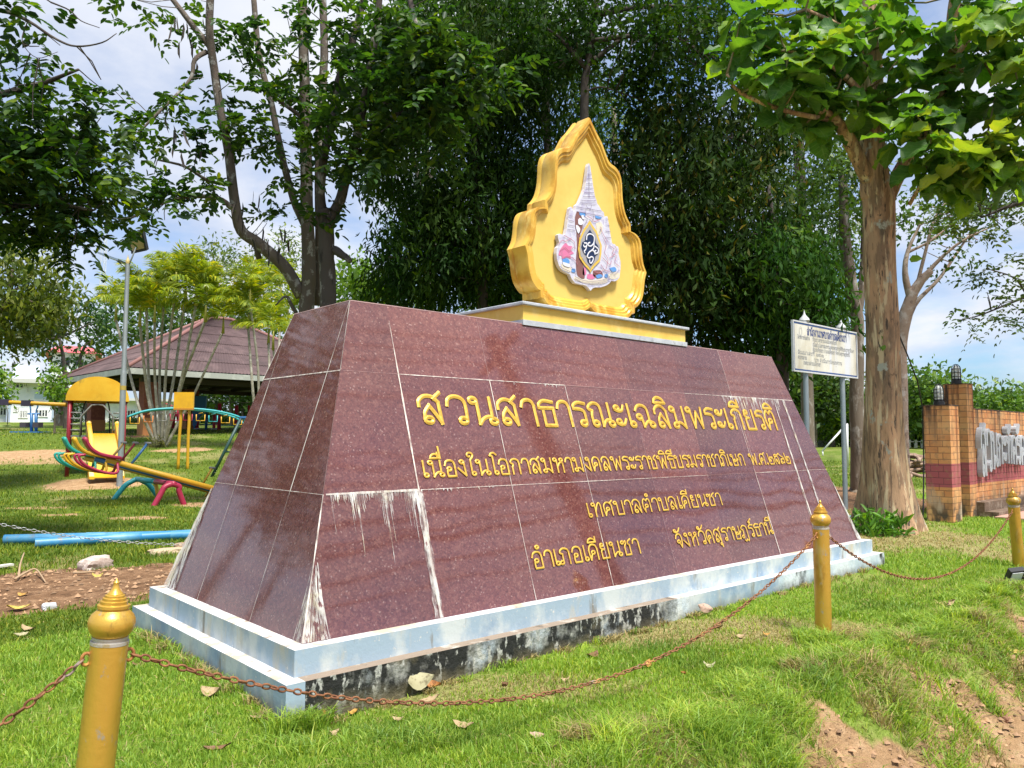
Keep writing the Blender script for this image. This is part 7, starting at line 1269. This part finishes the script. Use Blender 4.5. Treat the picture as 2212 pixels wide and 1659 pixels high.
# ------------------------------------------------------------------ left background trees
def fartree(name, label, x, d, tl_, bs, m, L, per=12, asp=.5, den=60., group=None, bm=bark, r0=.2, droop=-.2, sp=.35, limbs_=True):
    pts = trunkline(tl_, d); paths = [(pts, [r0, r0 * .7, r0 * .4])]
    if limbs_: paths += [([pts[-1] if b[1] < tl_[-1][1] + 30 else pts[-2], P(*b[:3])], [r0 * .35, r0 * .12]) for b in bs]
    return tree(name, label, 'tree', pts[0], paths, [sprays(b, max(6, int(b[3] * b[4] / den)), per, L, asp, droop, sp) for b in bs], m, bm, group, nseg=7)
BG = 'trees behind the playground'
fartree('olive_tree', 'bushy olive green tree with hanging twigs at the left edge below the dark crown', 20, 20, [(-60, 930), (-40, 800), (-10, 700), (20, 640)], [(40, 620, 20, 85, 75, 2), (-20, 680, 20, 90, 70, 2), (95, 660, 20, 45, 55, 1.2), (30, 560, 20.5, 70, 40, 1.4), (30, 700, 20.5, 60, 34, 1.4)], L_yel, .19, den=46, asp=.36, group=BG, droop=-.8, sp=.25)
fartree('rain_tree', 'dark spreading tree before the red roofed building', 130, 46, [(143, 925), (142, 850), (138, 780), (128, 730)], [(110, 680, 46, 60, 34, 3), (165, 670, 47, 55, 36, 3), (70, 735, 46, 60, 26, 2.4), (215, 690, 48, 40, 36, 2.4), (150, 790, 47, 40, 18, 2), (60, 700, 48, 60, 60, 3)], leafmat('dark_rain_tree_leaves', (.03, .085, .03), tf=.25), .30, den=52, group=BG, bm=dbark, sp=.45)
fartree('rain_tree', 'airy tree with two curving dark limbs right of the red roof', 178, 50, [(192, 940), (180, 820), (172, 780), (186, 742)], [(200, 740, 50, 36, 30, 2.4), (180, 800, 50, 40, 24, 2.4), (230, 770, 50, 40, 30, 2.4), (225, 720, 52, 40, 30, 2.4)], L_mid, .30, den=70, group=BG, bm=dbark, sp=.45)
fartree('young_tree', 'young bright green tree before the white building', 118, 38, [(118, 918), (118, 870), (116, 830)], [(116, 822, 38, 22, 20, .9), (106, 846, 38, 14, 12, .6), (134, 850, 38, 20, 14, .7), (118, 802, 38, 14, 12, .6)], L_bright, .20, den=26, asp=.6, group=BG, r0=.06, sp=.16)
fartree('thick_trunk_tree', 'old tree with a thick grey trunk beside the white building', 137, 52, [(135, 916), (137, 880), (143, 840)], [(155, 850, 52, 28, 20, 1.6), (170, 875, 52, 20, 14, 1.2)], L_mid, .34, den=24, group=BG, r0=.62, sp=.4)
fartree('young_tree', 'leafy tree at the left edge before the white annex', 8, 42, [(-14, 925), (-10, 880), (-5, 840)], [(-10, 845, 42, 20, 26, 1.2), (-30, 810, 42, 30, 22, 1.4)], L_bright, .26, den=16, group=BG, r0=.12, sp=.3)
fartree('feathery_tree', 'pale feathery tree behind the palms and pavilion', 560, 48, [(560, 900), (556, 720), (545, 640)], [(540, 590, 48, 60, 50, 2.6), (600, 600, 48, 45, 50, 2.4), (480, 560, 49, 50, 30, 2.2), (430, 600, 49, 50, 45, 2.4), (620, 540, 48, 30, 40, 2)], L_pale, .30, den=42, group=BG, sp=.5, asp=.35)
fartree('broadleaf_tree', 'mid green tree filling the space behind the pavilion roof', 500, 54, [(500, 930), (498, 760), (495, 690)], [(500, 670, 54, 70, 50, 3), (400, 690, 54, 70, 50, 3), (580, 690, 54, 60, 50, 3), (320, 690, 54, 60, 50, 3), (260, 720, 55, 50, 40, 3)], L_mid, .36, den=42, group=BG, sp=.5)
fartree('broadleaf_tree', 'light green tree in the gap between the trunks and the dark crowns', 800, 36, [(800, 720), (796, 680), (790, 640)], [(790, 630, 36, 60, 30, 2), (760, 600, 37, 50, 26, 1.6), (860, 640, 36, 50, 26, 1.6), (740, 660, 36, 40, 24, 1.4)], L_bright, .28, den=28, group=BG, sp=.4)
for i, (x, d) in enumerate(((470, 56), (528, 54), (556, 58), (582, 53), (428, 60))): fartree('slender_tree', 'slender pale trunked tree beyond the exercise bars, seen under the pavilion roof', x, d, [(x, 940), (x + rnd.uniform(-4, 4), 900), (x + rnd.uniform(-6, 6), 850)], [(x, 860, d, 30, 22, 1.4), (x + 12, 900, d + 2, 26, 22, 1.4)], L_mid, .36, den=16, group='slender trees beyond the exercise bars', bm=pbark, r0=.16, sp=.4)
hgm = leafmat('hedge_leaves', (.025, .06, .016), tf=.15)
hb0 = P(170, 915, 60)
def hedge(label, x0, x1, yt, yb, d, m):
    a = P(x0, yb, d); b = P(x1, yb, d); zt = P(x0, yt, d)[2]; w = float((b - a) @ R0); z0 = gz(a[0], a[1]); n = int(w * 260); p = np.array([a[0], a[1], 0]) + R0 * (NR.random((n, 1)) * w) + F0 * (NR.random((n, 1)) * 1.0) + ZZ * (z0 + NR.random((n, 1)) * (zt - z0 + .06 * np.sin(NR.random((n, 1)) * 9))); o = leaves(p, rv(n, .2), rv(n, .5), .22, .12, 'quad'); setp(npmesh('hedge', o[0], o[1], m, None), label, 'hedge', 'clipped hedges before the white buildings')
hedge('clipped dark hedge beside the thick grey trunk', 110, 166, 905, 922, 60, hgm); hedge('clipped dark hedge seen right of the play tower', 232, 330, 905, 922, 60, hgm); hedge('long dark hedge beyond the exercise bars', 400, 640, 893, 930, 63, hgm)
# ------------------------------------------------------------------ palms
pstem = mat('ringed_palm_stem', (.30, .28, .22), .9, layers=[((.46, .44, .38), 5, (1, 1, 1), .5, .62), ((.15, .13, .09), 14, (1, 1, 1), .56, .68)], bump=(40, .3)); pfr = leafmat('yellow_green_fronds', (.20, .28, .028), tf=.45, tcol=(1.5, 1.5, .35), isl=[(0, (.6, .7, .8)), (.5, (1, 1, .9)), (.85, (1.4, 1.2, .8)), (1, (2.4, 1.5, .6))]); pfg = leafmat('green_fronds', (.075, .145, .022), tf=.35)
def frondset(c, n, L, up=.75):
    out = []
    for i in range(n):
        a = NR.random() * 2 * math.pi; e = NR.uniform(.45, 1.52) * up; d = np.array([math.cos(a) * math.cos(e), math.sin(a) * math.cos(e), math.sin(e)]); l = L * NR.uniform(.75, 1.15); m_ = 26; t = np.linspace(.12, 1, m_)[:, None]
        rp_ = c + d * l * t - ZZ * (l * .42 * t ** 3); tg = unit(np.gradient(rp_, axis=0)); s = unit(np.cross(tg, ZZ)); ll_ = l * .36 * np.sin(math.pi * np.clip(t[:, 0] * .9 + .08, 0, 1)) ** .6
        for sg in (-1, 1): out.append(leaves(rp_, unit(tg * .75 + s * sg * .55 - ZZ * .5 + NR.normal(size=(m_, 3)) * .10), np.cross(s, tg) + NR.normal(size=(m_, 3)) * .2, ll_, np.full(m_, .042 * L / 1.7), 'quad'))
        out.append(leaves(rp_[:-1], np.diff(rp_, axis=0), np.cross(s, tg)[:-1], np.linalg.norm(np.diff(rp_, axis=0), axis=1) * 1.05, np.full(m_ - 1, .02), 'quad'))
    return join(out)
def palm(label, base, stems, d, L, m, group=None):
    t = thing('palm_clump', label, 'palm', base, group)
    for (xb, yb, xm, ym, xt, yt, r, nf) in stems:
        b = P(xb, yb, d); b[2] = gz(b[0], b[1]) - .05; mid = P(xm, ym, d + rnd.uniform(-.4, .4)); tp_ = P(xt, yt, d + rnd.uniform(-1, 1)); MB().tube(catmull([b, b * .45 + mid * .55 + (mid - b) * .0, mid, tp_], 5), [r * 1.25, r, r * .85], 8).build('stem', pstem, t, True)
        MB().tube([tp_ - ZZ * .1, tp_ + ZZ * .55], [r * 1.2, r * .5], 8).build('crownshaft', mat('yellow_green_crownshaft', (.34, .32, .06), .6) if 'yellow_green_crownshaft' not in bpy.data.materials else bpy.data.materials['yellow_green_crownshaft'], t, True)
        V, F_ = frondset(tp_ + ZZ * .5, nf + 5, L * 1.12, 1.0); npmesh('fronds', V, F_, m, t)
pb_ = G(346, 966); dP = dep(pb_)
palm('tall clump of slender palms fanning out in front of the pavilion', pb_, [(340, 962, 300, 880, 250, 690, .06, 9), (341, 964, 316, 830, 302, 700, .065, 9), (343, 965, 322, 830, 316, 660, .06, 9), (345, 966, 334, 800, 334, 690, .055, 8), (347, 966, 345, 800, 354, 650, .055, 8), (349, 965, 378, 800, 401, 640, .06, 10), (350, 965, 392, 820, 424, 655, .06, 9), (352, 965, 402, 800, 444, 690, .06, 8), (356, 964, 420, 850, 482, 715, .055, 8), (348, 966, 360, 790, 380, 618, .055, 9)], dP, 1.75, pfr, 'palms by the pavilion')
palm('shorter pair of palms whose stems end behind the granite slope', P(560, 930, 30), [(560, 940, 545, 830, 536, 705, .055, 9), (575, 940, 583, 830, 580, 740, .055, 9), (570, 940, 600, 800, 606, 650, .05, 8), (565, 940, 556, 780, 540, 655, .05, 8)], 30, 1.6, pfr, 'palms by the pavilion')
palm('young palm half hidden by the top corner of the granite', P(600, 930, 27), [(600, 940, 598, 830, 590, 750, .045, 9), (622, 940, 622, 800, 622, 700, .045, 8)], 27, 1.35, pfr, 'palms by the pavilion')
o = sprays((346, 962, dP, 14, 5, .4), 30, 8, .3, .12, .5, .12); setp(npmesh('grass_tuft', o[0], o[1], leafmat('dry_tuft', (.16, .15, .05)), None), 'dry tuft around the foot of the fanning palm clump', 'grass')
# ------------------------------------------------------------------ far trees round the field
FG = 'trees beyond the sports field'
for i, (lab, x, d, w, h0, yt) in enumerate((('farthest left round tree over the sports field, beside the notice board posts', 1760, 95, 70, 60, 800), ('green tree between the two notice board posts', 1800, 100, 60, 60, 840), ('tree right of the notice board post', 1840, 100, 40, 50, 850), ('flat topped spreading tree right of the big brown trunk', 2000, 88, 62, 60, 812), ('low tree beside the flat topped spreading tree', 1965, 98, 45, 40, 865), ('dense green tree behind the brick pillars', 2050, 96, 50, 50, 850), ('wide umbrella shaped tree above the brick wall', 2140, 90, 62, 46, 856), ('umbrella shaped tree at the right edge above the brick wall', 2215, 92, 60, 50, 850), ('dark tree by the left end of the far field', 1700, 92, 60, 60, 790), ('small tree above the far truck', 2095, 100, 40, 30, 872))):
    bs = [(x, yt + 22, d, w * .62, 20, 4), (x - w * .45, yt + 36, d, w * .5, 18, 3.4), (x + w * .48, yt + 34, d + 1, w * .5, 18, 3.4), (x + w * .05, yt + 62, d + 2, w * .8, 26, 4), (x - w * .3, yt + 88, d + 2, w * .6, 18, 4)]
    fartree('field_tree', lab, x, d, [(x, 955), (x + 2, 930), (x - 2, yt + 50)], bs, [L_far, L_bright, L_mid][i % 3] if i not in (3, 6, 7) else leafmat('fresh_far_leaves', (.085, .17, .04), tf=.3) if i == 3 else bpy.data.materials['fresh_far_leaves'], .62, den=13, group=FG, r0=.32, sp=1.0, droop=0)
o = join([sprays((x, 930, 116, 80, 28, 4), 260, 10, .8, .5, 0, 1.1) for x in range(1600, 2500, 100)] + [sprays((x, 890, 120, 90, 40, 4), 160, 10, .8, .5, 0, 1.2) for x in range(1600, 2500, 110)]); setp(npmesh('far_woods', o[0], o[1], L_far, None), kind='stuff')
# ------------------------------------------------------------------ across the road, behind the camera: what the polished granite mirrors
pl = thing('utility_pole', 'concrete utility pole with many wires across the road, mirrored in the granite', 'utility pole', (12.4, -8.2, -.35)); con = mat('concrete_pole', (.09, .085, .08), .9)
MB().lathe([(.30, 0), (.22, 11.5)], (12.4, -8.2, -.35), 12).build('pole', con, pl, 'auto'); wires = MB()
for z, yo in ((10.6, -.5), (10.6, .0), (10.6, .5), (9.0, 0), (7.4, .1), (7.15, .1), (6.7, .1), (6.4, .12), (5.9, .12), (5.5, .15), (5.3, .15), (4.7, .15), (4.3, .15)):
    rw = .03 if z > 8 else rnd.choice((.025, .035, .06)); wires.tube([(-30 + 75 * t, -8.2 + yo, z - 1.0 * (1 - (2 * ((t * 75 - 30 + 27.6) % 40) / 40 - 1) ** 2) * (.4 + .6 * (z < 8) * rnd.random())) for t in np.linspace(0, 1, 70)], rw, 5)
wires.build('wires', black, pl, True); MB().box((12.3, -9.1, 10.5), (12.5, -7.3, 10.65)).build('cross_arm', con, pl)
for i, (x, y) in enumerate(((-5, 17.5), (-10, 25), (-2.5, 24), (-16, 33))):
    z0 = gz(x, y); b0 = np.array([x, y, z0 - .1]); c = np.array([x, y, z0 + 8.2]); q = inball(230, .3) * np.array([3.4, 3.4, 3.2]) + c; q = np.repeat(q, 12, 0) + NR.normal(size=(2760, 3)) * .35
    o = leaves(q, rv(2760, -.4), rv(2760, .5), .3, .14, 'quad'); tree('lawn_tree', ('leafy lawn tree mirrored in the end face of the granite, nearest to it', 'leafy lawn tree mirrored in the end face of the granite, second row', 'leafy lawn tree mirrored in the end face of the granite, behind the nearest', 'farthest leafy lawn tree mirrored in the end face of the granite')[i], 'tree', b0, [([b0, b0 + ZZ * 3, b0 + ZZ * 6.5], [.22, .18, .1])], [o], L_dark, bark, 'lawn trees off the picture mirrored in the granite')
# ------------------------------------------------------------------ grass blades
def grass_pts(n, d0, d1, a0=-.72, a1=.74, pw=1.0):
    d = d0 * (d1 / d0) ** NR.random(n); l = d * NR.uniform(a0, a1, n); x = CAM[0] + F0[0] * d + R0[0] * l; y = CAM[1] + F0[1] * d + R0[1] * l
    keep = ~((x > -O2 + .01) & (x < LL + O2 - .01) & (y > -O2 + .01) & (y < WD + O2 - .01)); keep &= (y > bank_edge(x) - .75)
    return x[keep], y[keep]
def blades(x, y, hfac, wbase, lean=.45):
    N = len(x); d, l = dl(x, y); z = hgt(x, y); n1_ = fbm(x * 1.4, y * 1.4, 3); h_ = hfac * (.55 + .9 * n1_) * NR.uniform(.6, 1.35, N); w = (wbase + .00075 * d) * NR.uniform(.7, 1.3, N)
    a = NR.random(N) * 2 * math.pi; lx, ly = np.cos(a), np.sin(a); le = lean * NR.uniform(.3, 1.5, N) * h_; b = NR.random(N) * math.pi; sx_, sy_ = np.cos(b) * w / 2, np.sin(b) * w / 2
    p0 = np.stack([x, y, z - .004], -1); p1 = p0 + np.stack([lx * le * .35, ly * le * .35, h_ * .6], -1); p2 = p0 + np.stack([lx * le, ly * le, h_ * (1 - .25 * lean)], -1); s = np.stack([sx_, sy_, np.zeros(N)], -1)
    V = np.stack([p0 - s, p0 + s, p1 + s * .8, p1 - s * .8, p2 + s * .15, p2 - s * .15], 1).reshape(-1, 3); i = np.arange(N)[:, None] * 6; F_ = np.stack([i + [0, 1, 2, 3], i + [3, 2, 4, 5]], 1).reshape(-1, 4); return V, F_
gB = leafmat('lawn_blades', (.23, .375, .048), var=.3, tf=.4, tcol=(1.3, 1.25, .6), rough=.5, isl=[(0, (.6, .68, .6)), (.35, (.9, .95, .9)), (.7, (1.15, 1.1, 1)), (.93, (1.6, 1.25, 1.2)), (1, (1.9, 1.3, 2.0))])
gD = mat('dry_blades', (.36, .30, .12), .8, island=[(0, (.6, .6, .6)), (.6, (1, 1, 1)), (1, (1.3, 1.2, 1.2))], trans=((1.2, 1.1, .8), .3))
parts = []; dparts = []; cparts = []
gC = leafmat('rough_grass_blades', (.125, .215, .022), tf=.35, tcol=(1.3, 1.2, .5), rough=.6, isl=[(0, (.6, .65, .6)), (.4, (.95, 1, .9)), (.8, (1.3, 1.1, 1)), (1, (2.2, 1.4, 1.6))])
for n, d0, d1, hf in ((340000, 2.0, 7, .033), (160000, 7, 17, .044), (80000, 17, 45, .062)):
    x, y = grass_pts(n, d0, d1); nearm = np.exp(-((x - 1.6) / 1.7) ** 2 - ((y + .22) / .16) ** 2); bare = .55 * nearm + np.clip(dirt_soil(x, y) * 1.15 + dirt_sand(x, y) * 1.1, 0, 1); dm_ = dry_m(x, y); u = NR.random(len(x)); patchy = sst(.30, .50, fbm(x * 3.1 + 4, y * 3.1, 3) + .16 * NR.random(len(x)))
    kb = (u > bare) & (NR.random(len(x)) < .25 + .75 * patchy); isd = kb & (NR.random(len(x)) < dm_ * .85 + .03); isg = kb & ~isd & (NR.random(len(x)) > dm_ * .55)
    bk_ = isg & (y > 2.4 + .12 * x); fr_ = isg & ~bk_; parts.append(blades(x[fr_], y[fr_], hf, .0022)); cparts.append(blades(x[bk_], y[bk_], hf * 1.1, .004)); dparts.append(blades(x[isd], y[isd], hf * .62, .0022, .9))
# longer grass: bank lip, post foot, plinth edges
def tuft(cx, cy, r, n, hh, lean, lst=parts, wb=.0026):
    a = NR.random(n) * 2 * math.pi; q = r * np.sqrt(NR.random(n)); x, y = cx + q * np.cos(a), cy + q * np.sin(a); k = ~((x > -O2) & (x < LL + O2) & (y > -O2) & (y < WD + O2)); x, y = x[k], y[k]
    v, f = blades(x, y, hh, wb, lean); lst.append((v, f))
for x_, y_, r, n, hh, ln in ((3.27, -1.20, .15, 520, .13, 1.1), (3.36, -1.05, .10, 160, .09, 1.2)): tuft(x_, y_, r, n, hh, ln)
tuft(3.58, -1.26, .10, 300, .11, 1.6, dparts)
for i in range(330):
    x_ = rnd.uniform(.3, 11); y_ = float(bank_edge(np.array([x_]))[0]) + rnd.choice((rnd.uniform(-.12, .30), rnd.uniform(-.60, .1))); tuft(x_, y_, rnd.uniform(.05, .16), rnd.randint(60, 190), rnd.uniform(.055, .12), rnd.uniform(.7, 1.4), parts if rnd.random() < .86 else dparts)
for i in range(60):
    q = rnd.random() * LL; tuft(q, -O2 - rnd.uniform(.0, .05), .05, 40, rnd.uniform(.03, .06), 1, parts if rnd.random() < .35 else dparts)
for i in range(26): tuft(-O2 - rnd.uniform(.01, .06), rnd.uniform(-.2, 1.9), .06, 60, rnd.uniform(.04, .09), .9, parts if rnd.random() < .6 else dparts)
for i in range(9): tuft(-O2 + rnd.uniform(-.10, .22), -O2 - rnd.uniform(.01, .08), .06, 80, rnd.uniform(.09, .14), .8)
for x_, y_ in ((8.1, -1.2), (7.0, -1.5), (6.8, -1.55), (4.1, -.9), (5.2, -1.4), (-.3, -.6), (-.8, .8), (.1, -.9)): tuft(x_, y_, .12, 170, .09, .9)
for i in range(90):
    x_, y_ = grass_pts(1, 2.2, 9); 
    if len(x_) and dirt_soil(x_, y_)[0] + dirt_sand(x_, y_)[0] < .3: tuft(x_[0], y_[0], rnd.uniform(.05, .12), rnd.randint(30, 80), rnd.uniform(.04, .065), .9)
# straw and dead roots lying on the bank and in the lawn
x = NR.uniform(.3, 10, 16000); y = bank_edge(x) - NR.uniform(-.25, .85, 16000); k = fbm(x * 2.3 + 8, y * 2.3, 3) > .47; v, f = blades(x[k], y[k], .055, .0022, 1.9); dparts.append((v, f))
x, y = grass_pts(9000, 2.1, 12); k = (dirt_soil(x, y) < .4); v, f = blades(x[k], y[k], .035, .002, 2.2); dparts.append((v, f))
V, F_ = join(parts); g = npmesh('grass', V, F_, gB); setp(g, kind='stuff')
V, F_ = join(cparts); g = npmesh('rough_grass', V, F_, gC); setp(g, kind='stuff')
V, F_ = join(dparts); g = npmesh('dry_grass', V, F_, gD); setp(g, kind='stuff')
# clods and crumbs on the bare soil and on the bank
cl = []; n = 9000; x = np.concatenate([NR.uniform(-3.5, 3, n), NR.uniform(.8, 9, 2 * n)]); y = np.concatenate([NR.uniform(2.6, 5.6, n), NR.uniform(-2.9, -1.6, 2 * n)]); k = (dirt_soil(x, y) + dirt_sand(x, y)) > .6; x, y = x[k], y[k]; N = len(x); r = .003 + .026 * NR.random(N) ** 6
oct_ = np.array([(1, 0, 0), (-1, 0, 0), (0, 1, 0), (0, -1, 0), (0, 0, .8), (0, 0, -.8)]); of = np.array([(0, 2, 4, 4), (2, 1, 4, 4), (1, 3, 4, 4), (3, 0, 4, 4)])
c = np.stack([x, y, hgt(x, y) + r * .3], -1); V = (c[:, None] + oct_[None] * r[:, None, None] * NR.uniform(.6, 1.3, (N, 6, 1))).reshape(-1, 3); tri = np.array([(0, 2, 4), (2, 1, 4), (1, 3, 4), (3, 0, 4)]); F_ = (tri[None] + (np.arange(N) * 6)[:, None, None]).reshape(-1, 3)
cl = npmesh('soil_crumbs', V, F_, mat('soil_crumb', (.30, .18, .10), .95, island=[(0, (.5, .5, .5)), (1, (1.5, 1.5, 1.5))]), k=3); setp(cl, kind='stuff')
